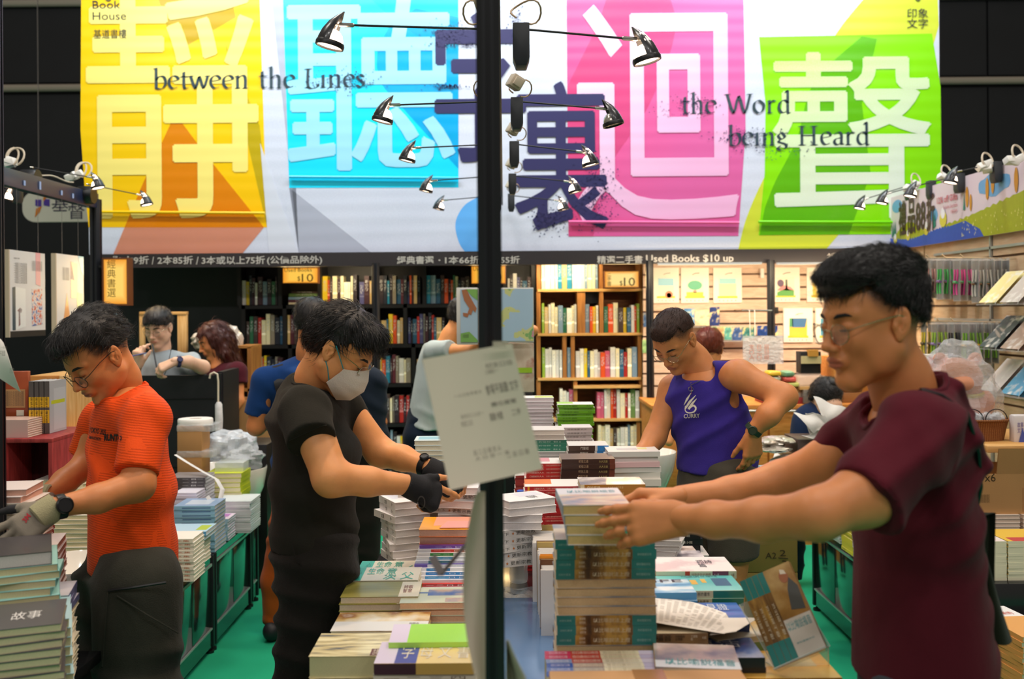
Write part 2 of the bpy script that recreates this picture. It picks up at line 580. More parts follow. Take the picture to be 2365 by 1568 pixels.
layer('magenta_curve',[curve([(1520,-60),(1560,60),(1500,240),(1400,400),(1370,546)])+[(1313,546),(1310,200),(1380,60),(1420,-60)]],print_mat('print_magenta','#d03a90','#e04a80',alpha=0.35))
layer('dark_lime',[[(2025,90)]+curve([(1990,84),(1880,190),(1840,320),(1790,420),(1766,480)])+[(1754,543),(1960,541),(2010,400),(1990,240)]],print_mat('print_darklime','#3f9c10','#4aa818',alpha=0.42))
hem=mat('panel_hem','#ffffff',0.3,alpha=0.25)
for nme,q,cc in(('yellow_hem',(215,489,611,492),'#f7c800'),('cyan_hem',(668,408,1059,411),'#28c8f8'),('pink_hem',(1313,512,1707,514),'#f06aa8'),('green_hem',(1752,512,2110,513),'#7ce000')):
 x0,y0,x1,y1=q
 A,B2=P(x0,y0,BD-0.03),P(x1,y1,BD-0.03)
 MB().tube([A,B2],0.011,8).build(nme,mat(nme,cc,0.3),ban)
def glyph(name,s,x0,y0,x1,y1,mtl,bold=0.0):
 lay[0]+=1
 z=0.00035*lay[0]+0.001
 q0,q1=bl([(x0,y1),(x1,y0)])
 mb=MB()
 big=q1[1]-q0[1]>.6
 w_=.011 if big else 0
 for k,(dx,dy)in enumerate(((0,0),(w_,0),(-w_,0),(0,w_),(0,-w_))if big else((0,0),)):
  text_into(mb,s,Matrix.Translation((q0[0]+dx,q0[1]+dy,z+k*.00008)),q1[0]-q0[0],q1[1]-q0[1],bold=bold,res=3)
 return mb.build(name,mtl,ban,local=True,smooth=False,kind='stuff')
ink=mat('print_ink','#2e2c58',0.35)
wy=print_mat('print_white_on_yellow','#f2ecf6','#f8e27a',direction=(-0.25,0.55),noise_amt=0.5,alpha=0.97)
wc=print_mat('print_white_on_cyan','#dcecfc','#a4e2fa',direction=(-0.25,0.5),noise_amt=0.5,alpha=0.85)
wp=print_mat('print_white_on_pink','#f2dbf2','#f3b6dc',direction=(0.5,-0.3),noise_amt=0.5,alpha=0.9)
wg=print_mat('print_white_on_green','#eaf3e6','#c4e25a',direction=(-0.25,0.55),noise_amt=0.6,alpha=0.9)
glyph('character','靜',205,-35,592,502,wy)
glyph('character','聽',668,-5,1046,392,wc)
glyph('character','迴',1330,12,1700,512,wp)
glyph('character','聲',1788,122,2146,505,wg)
glyph('character','裏',1192,190,1400,530,ink)
glyph('character','字',1008,30,1210,372,ink)
ink2=mat('print_ink_dark','#2a2c30',0.4)
glyph('lettering','Book\nHouse',215,2,292,47,ink2,0.0)
glyph('lettering','Logos',215,-32,285,4,ink2,0.0)
glyph('lettering','基道書樓',217,68,293,90,ink2,0.0)
glyph('lettering','印象\n文字',2094,20,2142,66,ink2,0.0)
glyph('lettering','。',2112,-16,2126,4,ink2,0.0)
nb=MB()
for s,x,y,x1,xh in(('between the Lines',356,206,848,33),('the Word',1574,263,1828,33),('being Heard',1682,337,2010,33)):
 lay[0]+=1
 q0,q1=bl([(x,y),(x1,y)])
 tmp=MB()
 wd_=nib_text(tmp,s,Matrix.Identity(4),1.0)
 kx=(q1[0]-q0[0])/wd_
 nb.add([(q0[0]+v[0]*kx,q0[1]+v[1]*m(xh,BD),0.00035*lay[0]+0.001)for v in tmp.v],tmp.f)
nb.build('serif_lettering',mat('serif_ink','#31444c',0.4),ban,local=True,smooth=False,kind='stuff')
sm=MB()
rr=random.Random(3)
for cx,cy,sx_,sy_,n_,s_ in((1040,80,28,16,160,2.0),(1075,104,40,3,120,2.2),(1030,200,22,3,120,2.2),(1375,440,22,45,300,2.4),(1265,510,22,16,200,2.4),(1330,480,38,18,160,1.7),(760,190,50,12,130,1.8),(815,190,32,12,150,1.8),(1600,240,26,14,140,1.7),(1560,262,30,8,60,1.4),(1720,318,36,12,200,1.8),(1790,345,40,12,120,1.6),(1195,60,10,28,120,2.2)):
 for k in range(n_):
  x,y=rr.gauss(cx,sx_),rr.gauss(cy,sy_)
  s=abs(rr.gauss(s_,0.8))*0.8
  a=rr.random()*3
  pts=bl([(x+s*math.cos(a+w),y+s*math.sin(a+w))for w in(0,2.1,4.2)])
  sm.add([(p[0],p[1],0.014)for p in pts],[(0,1,2)])
sm.build('ink_spray',ink,ban,local=True,smooth=False,kind='stuff')
fd=7.66
fa=empty('fascia',P(1180,613,fd),'black fascia strip with white price lettering under the big banner','sign',M=frame(P(1180,613,fd),(1,0,0),(0,0,1)))
fo=P(1180,613,fd)
def fl(x,y):
 q=P(x,y,fd)
 return(q.x-fo.x,q.z-fo.z)
MB().prism([fl(225,619),fl(2150,604),fl(2150,572),fl(225,587)],-0.06).build('band',mat('fascia_black','#2a2425',0.5),fa,local=True)
t=MB()
for s,x0,x1,yb,yt in(('『1本9折',262,344,611,591),('/',351,356,611,593),('2本85折',364,446,611,591),('/',453,459,611,593),('3本或以上75折',466,612,611,591),('(公價品除外)',617,744,612,590),('經典書選',917,1002,610,591),('·',1013,1017,603,599),('1本66折',1028,1108,610,591),('55折',1156,1200,609,591),('精選二手書',1379,1484,609,590),('Used Books $10 up',1492,1694,611,587),('禮品88折',1910,2015,604,584)):
 a=fl(x0,yb)
 b=fl(x1,yt)
 text_into(t,s,Matrix.Translation((a[0],a[1],0.004)),b[0]-a[0],b[1]-a[1],bold=0.015)
t.build('lettering',mat('fascia_white','#b9b2a8',0.5),fa,local=True,smooth=False,kind='stuff')
# ------------------------- system posts and beams
def slot_post(name,x,y,z0,z1,w,label,mtl=None):
 o=empty(name,(x,y,z0),label,'post')
 h=w/2
 g=w*0.10
 s=w*0.16
 mb=MB()
 prof=[(-h*.45,-h),(-g,-h),(-g,-h+s),(g,-h+s),(g,-h),(h*.45,-h),(h,-h*.45),(h,-g),(h-s,-g),(h-s,g),(h,g),(h,h*.45),(h*.45,h),(g,h),(g,h-s),(-g,h-s),(-g,h),(-h*.45,h),(-h,h*.45),(-h,g),(-h+s,g),(-h+s,-g),(-h,-g),(-h,-h*.45)]
 mb.prism(prof,z1-z0,M=Matrix.Translation((x,y,z0)))
 mb.build('profile',mtl or post_metal,o,angle=20)
 MB().lathe([(w*.2,-0.0),(w*.55,0.0),(w*.55,0.012),(w*.2,0.02)],16,M=Matrix.Translation((x,y,z0))).build('foot',black_metal,o)
 return o
pb=P(1127,100,1.66)
slot_post('slotted_post',pb.x+0.0,1.66,0,2.5,0.040,'black slotted aluminium post standing in the middle of the view')
for i,(x,y0,dd,lab)in enumerate(((868,613,7.62,'black booth post in front of the black bookcase'),(1500,613,7.55,'black booth post beside the wooden bookcase'),(1780,613,7.62,'black booth post between the wall calendars'),(222,470,7.06,'black booth post behind the man in orange'))):
 q=P(x,620,dd)
 slot_post('booth_post',q.x,dd,0,2.46 if i==3 else 2.02,0.055 if i<3 else 0.075,lab)
bm_=MB().box((-0.045,1.70,2.46),(-0.005,7.66,2.50))
bm_.build('ceiling_beam',post_metal,label='thin black ceiling beam carrying the paired spotlights',cat='beam')
blue_m=mat('beam_blueblack','#222a48',0.35,spec=0.6)
lb=MB()
lb.box((-2.93,4.6,2.395),(-2.87,7.06,2.50))
lbo=lb.build('side_beam',blue_m,label='dark blue booth beam at the upper left carrying cables',cat='beam',bev=0.004)
for yy in(5.6,5.95,6.15,6.45,6.62):
 MB().box((-2.868,yy,2.42),(-2.864,yy+0.02,2.45 if yy!=6.15 else 2.47)).build('tape_tag',mat('tag_blue','#9fb4e0',0.5),lbo)
q=P(3,400,5.6)
slot_post('booth_post',q.x-0.03,5.6,0,2.5,0.06,'black booth post at the left edge of the view')
# ------------------------- arm spotlights
glow=mat('lamp_glow','#fff0dc',0.4,emit='#ffd9b8',strength=9)
dim_glass=mat('lamp_glass_unlit','#b9b4a8',0.15,metal=0.6)
shade_m=mat('lamp_shade_black','#17161a',0.3,spec=0.6,coat=0.3)
box_m=mat('transformer_grey','#2b2e33',0.5)
N_LAMP=[0]
def arm_lamp(base,tip,label,lit=True,power=26,side=1,group='arm spotlights',cyl=False,s=1.0):
 """base: point on the beam; tip: hinge of the lamp head; side +1 the fin points away to +x"""
 base,tip=Vector(base),Vector(tip)
 o=empty('arm_spotlight',base,label,'spotlight',group)
 dr=(tip-base).normalized()
 if cyl:
  MB().lathe([(0.0,-.05),(.06,-.05),(.062,-.045),(.062,.045),(.06,.05),(0,.05)],22,M=Matrix.Translation(base+Vector((0,0,-.075)))@Matrix.Rotation(R(90),4,'Y')).build('transformer',black_metal,o)
 else:
  w=0.022
  prof=[(-w*1.1,0.0),(w*1.1,0.0),(w*1.1,-.1),(w*.7,-.125),(-w*.7,-.125),(-w*1.1,-.1)]
  MB().prism(prof,0.07,M=frame(base+Vector((0,-.035,0.01)),(1,0,0),(0,0,1),(0,-1,0))@Matrix.Translation((0,0,-.07))).build('transformer',box_m,o,bev=0.003)
 MB().tube([base,base+dr*0.02],0.006,8).build('swivel',chrome,o)
 MB().tube([base,tip-dr*0.05],0.0035,8).build('arm',black_metal,o)
 MB().tube([tip-dr*0.055,tip-dr*0.052,tip-dr*0.012,tip-dr*0.008],[0.004,0.0065,0.0065,0.003],10).tube([tip-dr*.01,tip+dr*.012],0.003,6).build('joint',chrome,o)
 tilt=R(-14)*side
 H=Matrix.Translation(tip+Vector((side*0.018,0,-0.062))*s)@Matrix.Rotation(tilt,4,'Y')@Matrix.Scale(s,4)@(Matrix.Rotation(R(180),4,'Z')if side<0 else Matrix.Identity(4))
 prof=[(0.040,0.0),(0.0405,0.02),(0.037,0.045),(0.029,0.07),(0.016,0.092),(0.002,0.108)]
 fin=MB()
 n=14
 vs,fs=[],[]
 for r,z in prof:
  for k in range(n+1):
   w=R(-95+190*k/n)
   off=(z/0.108)**1.6*-0.022
   vs.append((r*math.cos(w)+off*0.9,r*math.sin(w),z))
 for i in range(len(prof)-1):
  for k in range(n):
   a_,b_=i*(n+1)+k,(i+1)*(n+1)+k
   fs.append((a_,a_+1,b_+1,b_))
 nn=len(vs)
 vs2=[(x*0.93,y*0.93,z)for x,y,z in vs]
 fin.add(vs+vs2,fs+[tuple(nn+q for q in f[::-1])for f in fs],M=H)
 fin.build('shade',shade_m,o)
 sl=MB()
 for k in(-1,0,1):
  w=R(k*17-60)
  sl.tube([(0.033*math.cos(w)-.004,0.033*math.sin(w),0.052),(0.022*math.cos(w)-.010,0.022*math.sin(w),0.080)],0.0016,5,M=H)
 sl.build('vent_slots',glow if lit else shade_m,o,kind='stuff')
 MB().lathe([(0.0375,-.004),(0.042,-.004),(0.043,0.006),(0.041,0.012),(0.0375,0.010),(0.0375,-.004)],24,M=H).build('ring',black_metal,o)
 MB().lathe([(0.037,0.008),(0.036,0.02),(0.030,0.035),(0.019,0.046),(0.006,0.050),(0.0,0.050)],20,M=H).build('reflector',glow if lit else dim_glass,o)
 MB().lathe([(0.0,0.001),(0.02,0.0),(0.0375,0.002)],20,M=H).build('lens',glow if lit else dim_glass,o)
 if lit and power:
  N_LAMP[0]+=1
  l=bpy.data.lights.new('spot_bulb','SPOT')
  l.energy,l.color,l.spot_size,l.spot_blend,l.shadow_soft_size=power,(1.0,0.72,0.46),R(95),0.7,0.035
  q=bpy.data.objects.new('spot_bulb',l)
  COL.objects.link(q)
  pos=H@Vector((0,0,-0.02))
  q.location=pos
  dn=(H.to_3x3()@Vector((0.0,0,-1))).normalized()
  q.rotation_euler=dn.to_track_quat('-Z','Y').to_euler()
 return o
cen=[(2.92,775,57,1480,92),(3.93,893,243,1406,252),(4.94,948,342,1355,352),(6.1,990,418,1322,420),(7.15,1018,463,1296,464)]
posn=['nearest','second','third','fourth','farthest']
for i,(dd,xl,yl,xr,yr)in enumerate(cen):
 arm_lamp((-0.045,dd,2.475),P(xl,yl,dd),f'{posn[i]} black arm spotlight on the side of the middle beam above the gloved woman',side=-1)
 arm_lamp((0.055,dd,2.475),P(xr,yr,dd),f'{posn[i]} {"unlit " if i == 1 else ""}black arm spotlight on the middle beam towards the pink panel',lit=(i!=1),side=1)
wire_m=mat('cable_beige','#b79a78',0.5)
rr=random.Random(11)
for i,(dd,*_r)in enumerate(cen):
 o=empty('power_adaptor',(0.0,dd+0.1,2.5),f'{posn[i]} beige plug adaptor with looped cable on top of the middle beam','adaptor')
 Mx=Matrix.Translation((-0.045 if i in(0,)else 0.05,dd-0.02,2.545))@Euler((0.2,0.5 if i else-0.45,0.4)).to_matrix().to_4x4()
 MB().cbox((0,0,0),(.026,.03,.026),M=Mx).build('plug_body',beige_plastic,o,bev=0.005)
 MB().cbox((0,-.035,0),(.017,.012,.017),M=Mx).build('socket_face',beige_plastic,o,bev=0.003)
 for sgn in(-1,1):
  pts=[Vector((0.02*sgn,dd+.02,2.5))+Vector((sgn*(0.05+0.045*math.sin(a)),0.03*math.sin(a*2),0.03-0.032*math.cos(a)))for a in np.linspace(0,5.6,16)]
  MB().tube(pts,0.003,6).build('cable',wire_m,o)
for(px0,py0,dd,px1,py1,nm)in((70,386,6.25,220,411,'nearer'),(200,425,6.85,333,452,'farther')):
 arm_lamp(P(px0,py0,dd),P(px1,py1,dd),f'{nm} arm spotlight reaching right from the dark blue beam',side=1,cyl=True,group='spotlights of the side stand',power=18)
arm_lamp(P(40,430,6.6),P(20,440,6.4),'arm spotlight glowing just under the dark blue beam',side=-1,cyl=False,group='spotlights of the side stand',power=14)
for i,(px,py,dd)in enumerate(((14,374,5.9),(172,405,6.75))):
 o=empty('power_adaptor',P(px,py,dd),('nearer' if i==0 else 'farther')+' clump of beige plugs and cable on the dark blue beam','adaptor')
 rr=random.Random(i)
 for k in range(3):
  Mx=Matrix.Translation(P(px+rr.uniform(-14,14),py+rr.uniform(-8,6),dd))@Euler([rr.uniform(-.6,.6)for _ in range(3)]).to_matrix().to_4x4()
  MB().cbox((0,0,0),(.03,.025,.022),M=Mx).build('plug_body',white_plastic,o,bev=0.005)
 for k in range(2):
  c0=P(px+24-8*k,py-12,dd)
  pts=[c0+Vector((0.045*math.cos(a)*(1-.3*k),0.02*math.sin(a*1.3),0.055*math.sin(a)))for a in np.linspace(-1.2,4.2,16)]
  MB().tube(pts,0.006,6).build('cable',beige_plastic,o)
pts=[P(70+t*100,400+t*22+3*math.sin(t*9),6.3+0.45*t)+Vector((0.02,-0.05,0))for t in np.linspace(0,1,14)]
MB().tube(pts,0.005,6).build('power_cable',beige_plastic,label='beige power cable running along the dark blue beam',cat='cable')
# ========================= CABINETS, TABLES, CASES
lam=mat('cabinet_laminate','#1d2b28',0.13,spec=0.7,coat=0.6,var=0.1)
shelf_black=mat('shelf_black','#131214',0.45,var=0.2)
table_black=mat('table_black','#1a1a1d',0.22,spec=0.6,coat=0.3)
def wood(name,a,b,scale=(1,1,1),rough=0.55):
 k=NT(name,rough,0.35)
 v=k.mapping('Object',scale)
 w=k.n('ShaderNodeTexNoise')
 w.inputs['Scale'].default_value=6
 w.inputs['Detail'].default_value=6
 w.inputs['Distortion'].default_value=0.6
 k.l(v,w.inputs['Vector'])
 k.color(k.ramp(w.outputs[0],[(0.3,a),(0.7,b)]))
 k.bump(w.outputs[0],0.08)
 return k.M
wood_h=wood('wood_along','#8f5c2c','#c08544',(1.2,9,12))
wood_v=wood('wood_upright','#8a5527','#b87c3c',(12,9,1.0))
wood_back=wood('wood_back','#6a3d1e','#8a5530',(1.5,9,8))
pine=wood('pine_board','#c8924c','#dfb070',(1.2,6,14))
pine_v=wood('pine_upright','#cf9850','#e8bf84',(14,10,0.9))
red_wood=wood('red_stained_wood','#7a2424','#a53a38',(10,10,1.2))
red_shade=wood('shaded_red_wood','#3a0f10','#551a1a',(14,10,1.0))  # darker copy of the stain; shade inside the open box put into colour
orange_wood=wood('orange_wood','#b8702a','#d8924a',(1.4,8,10))
def cabinet(name,x0,x1,y0,y1,h,face,label,group):
 """low stand cabinet; face = 'r' or 'l': the side with the doors"""
 o=empty(name,((x0+x1)/2,(y0+y1)/2,0),label,'cabinet',group)
 fx=x1 if face=='r' else x0
 sg=1 if face=='r' else-1
 MB().box((x0,y0,0.09),(x1-0.02*(sg>0),y1,h)).build('body',table_black,o)if sg>0 else MB().box((x0+0.02,y0,0.09),(x1,y1,h)).build('body',table_black,o)
 ym=(y0+y1)/2
 for(a,b)in((y0+0.035,ym-0.005),(ym+0.005,y1-0.035)):
  MB().box((fx-sg*0.02,a,0.13),(fx,b,h-0.055)).build('door',lam,o,bev=0.002)
 MB().box((fx-sg*0.02,y0+0.03,0.035),(fx,y1-0.03,0.115)).build('plinth',lam,o)
 MB().box((fx-sg*0.02,y0+0.03,0.118),(fx+sg*0.006,y1-0.03,0.126)).box((fx-sg*0.02,y0+0.03,h-0.05),(fx+sg*0.006,y1-0.03,h-0.038)).build('metal_strip',alu,o,kind='stuff')
 MB().box((fx-sg*0.02,y0+0.03,h-0.036),(fx,y1-0.03,h-0.003)).build('top_rail',lam,o)
 for yy in(y0+0.012,y1-0.012):
  q=MB().box((fx-sg*0.03,yy-0.012,0.03),(fx+sg*0.008,yy+0.012,h))
  q.build('upright',post_metal,o,bev=0.003)
  MB().lathe([(0,0),(.022,0),(.022,.012),(.008,.016),(.008,.035),(0,.035)],12,M=Matrix.Translation((fx-sg*0.015,yy,0))).build('levelling_foot',black_metal,o)
 return o
g='green-reflecting cabinets along the left aisle'
names=['nearest','middle','farthest']
for i,(a,b)in enumerate(((3.55,4.18),(4.2,4.85),(4.87,5.56))):
 cabinet('display_cabinet',-2.35,-1.43,a,b,0.475,'r',f'{names[i]} low dark cabinet with two doors along the left aisle',g)
cabinet('display_cabinet',-2.35,-1.43,5.58,5.72,0.475,'r','narrow end cabinet at the far end of the left aisle row',g)
g='dark cabinets along the right aisle'
for i,(a,b)in enumerate(((3.15,4.0),(4.02,4.72),(4.74,5.45))):
 cabinet('display_cabinet',1.68,2.6,a,b,0.475,'l',f'{names[i]} low dark cabinet with two doors along the right aisle',g)
TZ=0.75
ct=empty('display_table',(0.08,3.4,0),'long black display table down the middle carrying the book piles','table')
MB().box((-0.47,1.75,TZ-0.03),(0.64,4.9,TZ)).build('tabletop',table_black,ct,bev=0.004)
for x in(-0.43,0.08,0.60):
 for y in(1.8,3.3,4.85):
  MB().box((x-.02,y-.02,0),(x+.02,y+.02,TZ-.03)).build('leg',post_metal,ct)
for x,y0_,y1_ in((-0.45,1.82,3.28),(-0.45,3.32,4.83),(0.62,1.82,3.28),(0.62,3.32,4.83)):
 MB().box((x-.008,y0_,0.06),(x+.008,y1_,TZ-.03)).build('side_panel',lam,ct)
blue_ac=mat('tray_blue','#56749c',0.18,spec=0.6,var=0.15,vscale=3)
q=MB()
q.box((-0.03,2.3,TZ+0.001),(0.16,3.08,TZ+0.012))
q.build('blue_tray',blue_ac,label='glossy blue tray surface in the gap of the middle table',cat='tray',bev=0.003)
clear=mat('clear_acrylic','#dfe6e6',0.05,spec=0.6,alpha=0.22,bump=0.0)
crinkle=mat('crinkled_film','#dfe4e8',0.12,spec=0.9,alpha=0.38,bump=0.9,bscale=45)
MB().sheet(lambda u,v:(-0.04+.22*u,3.09+.12*v,TZ+.006+.008*math.sin(u*17+v*5)*math.sin(v*9)),30,12).build('clear_film',crinkle,label='crinkled clear film lying behind the blue tray',cat='film')
lt=empty('side_table',(-1.75,3.2,0),'black side table under the book piles at the left edge','table')
MB().box((-2.1,1.9,0.69),(-1.12,2.75,0.72)).build('tabletop',table_black,lt,bev=0.003)
MB().box((-2.08,1.95,0),(-1.14,2.72,0.69)).build('body',lam,lt)
# ------------------------- black bookcase
BY=8.12
bc=empty('bookcase',(P(900,1150,BY).x,BY+.15,0),'tall black bookcase of staggered cubes filled with dark spined used books','bookcase')
def bxp(x0,y0,x1,y1,dfront,depth):
 a,b=P(x0,y1,dfront),P(x1,y0,dfront)
 xm=892 if dfront>8.05 else 1358 if dfront>7.9 else(x0+x1)/2
 return(a.x,dfront,P(xm,y1,dfront).z),(b.x,dfront+depth,P(xm,y0,dfront).z)
CD=0.32
BROWS=[(613,703),(703,795),(795,886),(886,978),(978,1066),(1066,1150)]
BX=[[552,646,738,862,980,1092,1166,1232],[562,657,790,866,936,1092,1166,1232],[574,670,790,866,955,1092,1166,1232],[574,670,790,866,955,1092,1166,1232],[574,670,790,866,955,1092,1166,1232],[574,670,790,866,955,1092,1166,1232]]
for r,(y0,y1)in enumerate(BROWS):
 xs=BX[r]
 a,b=bxp(xs[0],y1,xs[-1],y1+8 if r<5 else y1+8,BY,CD)
 MB().box((a[0],BY,a[2]),(b[0],BY+CD,b[2])).build('shelf',shelf_black,bc)
 for x in xs:
  a,b=bxp(x-4,y0,x+4,y1,BY,CD)
  MB().box(a,b).build('upright',shelf_black,bc)
a,b=bxp(548,600,1236,608,BY,CD)
MB().box(a,b).build('top',shelf_black,bc)
a,b=bxp(548,600,1236,1150,BY+CD-.01,.012)
MB().box(a,(b[0],b[1],b[2])).build('back_panel',shelf_black,bc)
a,b=bxp(565,1158,1236,1186,BY+.02,CD-.03)
MB().box((a[0],a[1],0),b).build('plinth',shelf_black,bc)
# ------------------------- wooden crate case
WY=7.98
wc_=empty('crate_shelf',(P(1360,1150,WY).x,WY+.15,0),'open shelf unit built of pale wooden crates packed with light spined books','bookcase')
WROWS=[(600,668),(668,770),(770,873),(873,968),(968,1050),(1050,1150)]
WX=[[1244,1388,1482],[1244,1338,1347,1389,1484],[1244,1304,1323,1478],[1244,1329,1482],[1244,1310,1475],[1244,1310,1475]]
for r,(y0,y1)in enumerate(WROWS):
 xs=WX[r]
 a,b=bxp(xs[0]-2,y1-1,xs[-1]+3,y1+5,WY,CD)
 MB().box(a,b).build('shelf',pine,wc_)
 for x in xs:
  a,b=bxp(x-4,y0+4,x+4,y1,WY+.01,CD-.01)
  MB().box(a,b).build('upright',wood_v,wc_)
 a,b=bxp(xs[0],y0+2,xs[-1],y1,WY+CD-.012,.012)
 MB().box(a,b).build('back_board',wood_back,wc_)
a,b=bxp(1325,890,1480,897,WY-.01,CD)
MB().box(a,b).build('shelf',pine,wc_)
a,b=bxp(1240,1150,1470,1190,WY+.02,CD-.03)
MB().box((a[0],a[1],0),b).build('plinth',wood_back,wc_)
a,b=bxp(1352,676,1385,704,WY+.1,.05)
MB().box(a,b).build('gap_shade',shelf_black,wc_)  # black block stands in for the shade in the open gap
# ------------------------- black counter wall at the left rear
co=empty('counter_screen',P(400,1100,6.15),'black counter screen in front of the two seated staff','counter')
a,b=P(296,868,6.15),P(500,868,6.15)
MB().box((a.x,6.15,0),(b.x,6.19,a.z)).build('front_panel',black_panel,co)
for zz in(0.35,.7,1.0,1.12):
 MB().box((a.x+.01,6.142,zz),(b.x-.01,6.15,zz+.004)).build('panel_joint',black_metal,co)
c2=P(540,860,6.55)
MB().prism([(b.x,6.17),(b.x+.035,6.17),(c2.x+.02,6.6),(c2.x-.02,6.6)],a.z+0.02).build('side_panel',black_panel,co)
MB().box((b.x-.01,6.14,0),(b.x+.03,6.18,a.z+.01)).build('corner_post',post_metal,co)
MB().box((P(555,1100,5.9).x,5.95,0),(P(612,1100,5.9).x,6.3,0.86)).build('black_cabinet',shelf_black,label='black cabinet half hidden behind the white tub',cat='cabinet',bev=0.004)
pw=MB().box((P(236,700,7.8).x,8.3,0),(P(553,700,7.8).x,8.34,2.1)).build('partition_back',black_panel,kind='structure')
fr=empty('wooden_stand',P(375,860,7.0),'plain wooden frame standing behind the man in a grey T-shirt','frame')
for q in((322,720,331,800),(410,720,430,800)):
 a,b=bxp(q[0],q[1],q[2],q[3]+19,7.15,0.04)
 MB().box(a,b).build('upright',pine_v,fr,bev=0.002)
a,b=bxp(322,720,430,727,7.145,0.05)
MB().box(a,b).build('top_bar',pine,fr,bev=0.002)
st=empty('wooden_rack',P(560,960,7.2),'brown wooden rack behind the long-haired woman','rack')
for q in((545,802,552,940),(572,802,580,940)):
 a,b=bxp(q[0],q[1],q[2],q[3],7.0,0.3)
 MB().box((a[0],a[1],0),b).build('upright',wood_v,st)
for q in((545,798,580,804),(545,898,580,904)):
 a,b=bxp(q[0],q[1],q[2],q[3],7.0,0.3)
 MB().box(a,b).build('shelf',wood_h,st)
a,b=bxp(548,800,576,940,7.28,0.01)
MB().box(a,b).build('back_board',wood_back,st)
# ------------------------- lit signs
lit_frame=mat('lightbox_wood','#6a3a1a',0.5)
def lightbox(px,d,w0,lines,label,glow_col,strength,depth=0.06,power=2,ink_c='#3a2410'):
 x0,y0,x1,y1=px
 a,b=P(x0,y1,d),P(x1,y0,d)
 o=empty('light_box',(a.x,d,a.z),label,'lit sign',M=Matrix.Translation((a.x,d,a.z)))
 ww,hh=b.x-a.x,b.z-a.z
 f=w0
 mb=MB()
 mb.box((0,0,0),(f,depth,hh)).box((ww-f,0,0),(ww,depth,hh)).box((f,0,0),(ww-f,depth,f)).box((f,0,hh-f),(ww-f,depth,hh))
 mb.build('frame',lit_frame,o,local=True)
 nm='glow_'+glow_col+str(strength)
 if nm not in MATS:
  k=NT(nm,0.5)
  v=k.xyz(k.mapping('Generated'))
  ex=k.math('ABSOLUTE',k.math('SUBTRACT',v[0],0.5))
  ez=k.math('ABSOLUTE',k.math('SUBTRACT',v[2],0.5))
  e=k.math('MAXIMUM',ex,ez)
  k.color('#3a2a10')
  k.l(k.ramp(e,[(0.30,glow_col),(0.5,'#f0982a')]),k.b.inputs['Emission Color'])
  k.b.inputs['Emission Strength'].default_value=strength
 MB().box((f,0.004,f),(ww-f,depth-.004,hh-f)).build('panel',MATS[nm],o,local=True)
 t=MB()
 M0=frame((0,-0.001,0),(1,0,0),(0,0,1))
 for s,u0,v0,u1,v1 in lines:
  text_into(t,s,M0@Matrix.Translation((u0*ww,v0*hh,0)),(u1-u0)*ww,(v1-v0)*hh)
 t.build('lettering',mat('sign_brown_ink'+ink_c,ink_c,0.6),o,local=True,smooth=False,kind='stuff')
 MB().box((ww*.45,depth,hh*.7),(ww*.55,depth+.14,hh*.8)).build('bracket',black_metal,o,local=True)if d>7.5 else MB().box((-.035,depth*.3,hh*.8),(0,depth*.7,hh*.85)).build('bracket',black_metal,o,local=True)
 if power:
  l=bpy.data.lights.new('sign_light','AREA')
  l.shape,l.size,l.size_y,l.energy,l.color='RECTANGLE',ww,hh,power,(1,.68,.3)
  q=bpy.data.objects.new('sign_light',l)
  COL.objects.link(q)
  q.location=(a.x+ww/2,d-.02,a.z+hh/2)
  q.rotation_euler=(R(-90),0,0)
 return o
lightbox((236,595,296,706),7.0,0.012,[('經',.2,.78,.52,.96),('典',.2,.58,.52,.76),('書',.2,.38,.52,.56),('選',.2,.18,.52,.36)],'upright glowing yellow sign with four characters on the left booth post','#ffd268',1.0,depth=0.09,ink_c='#6a4a10')
lightbox((652,617,735,655),7.95,0.006,[('Used Books',.06,.72,.82,.95),('$',.42,.12,.5,.45),('10',.54,.1,.86,.6)],'glowing yellow Used Books sign on the black bookcase','#ffc850',1.0)
lightbox((1088,613,1168,656),7.95,0.006,[('Used Books',.06,.72,.82,.95),('10',.54,.1,.86,.6)],'glowing yellow sign half hidden behind the central post','#ffc040',1.0)
lightbox((1396,625,1476,665),7.88,0.006,[('二',.08,.7,.2,.86),('手',.08,.42,.2,.66),('書',.08,.1,.2,.38),('$',.44,.1,.52,.42),('10',.56,.1,.88,.6)],'glowing cream sign reading 10 in a pale wooden crate','#ffe08c',1.0)
def strip(x0,x1,y,d,power,col=(1.0,.80,.50)):
 a,b=P(x0,y,d),P(x1,y,d)
 MB().box((a.x,d,a.z),(b.x,d+.03,a.z+.015)).build('strip_light',white_plastic,fa)
 l=bpy.data.lights.new('strip','AREA')
 l.shape,l.size,l.size_y,l.energy,l.color='RECTANGLE',b.x-a.x,0.03,power,col
 q=bpy.data.objects.new('strip',l)
 COL.objects.link(q)
 q.location=((a.x+b.x)/2,d+0.0,a.z-0.01)
 q.rotation_euler=(R(35),0,0)
strip(745,860,612,7.86,3)
strip(1170,1385,610,7.80,5)
strip(1520,1760,612,7.2,11,(1.0,.78,.50))
strip(1795,2050,611,7.2,11,(1.0,.78,.50))
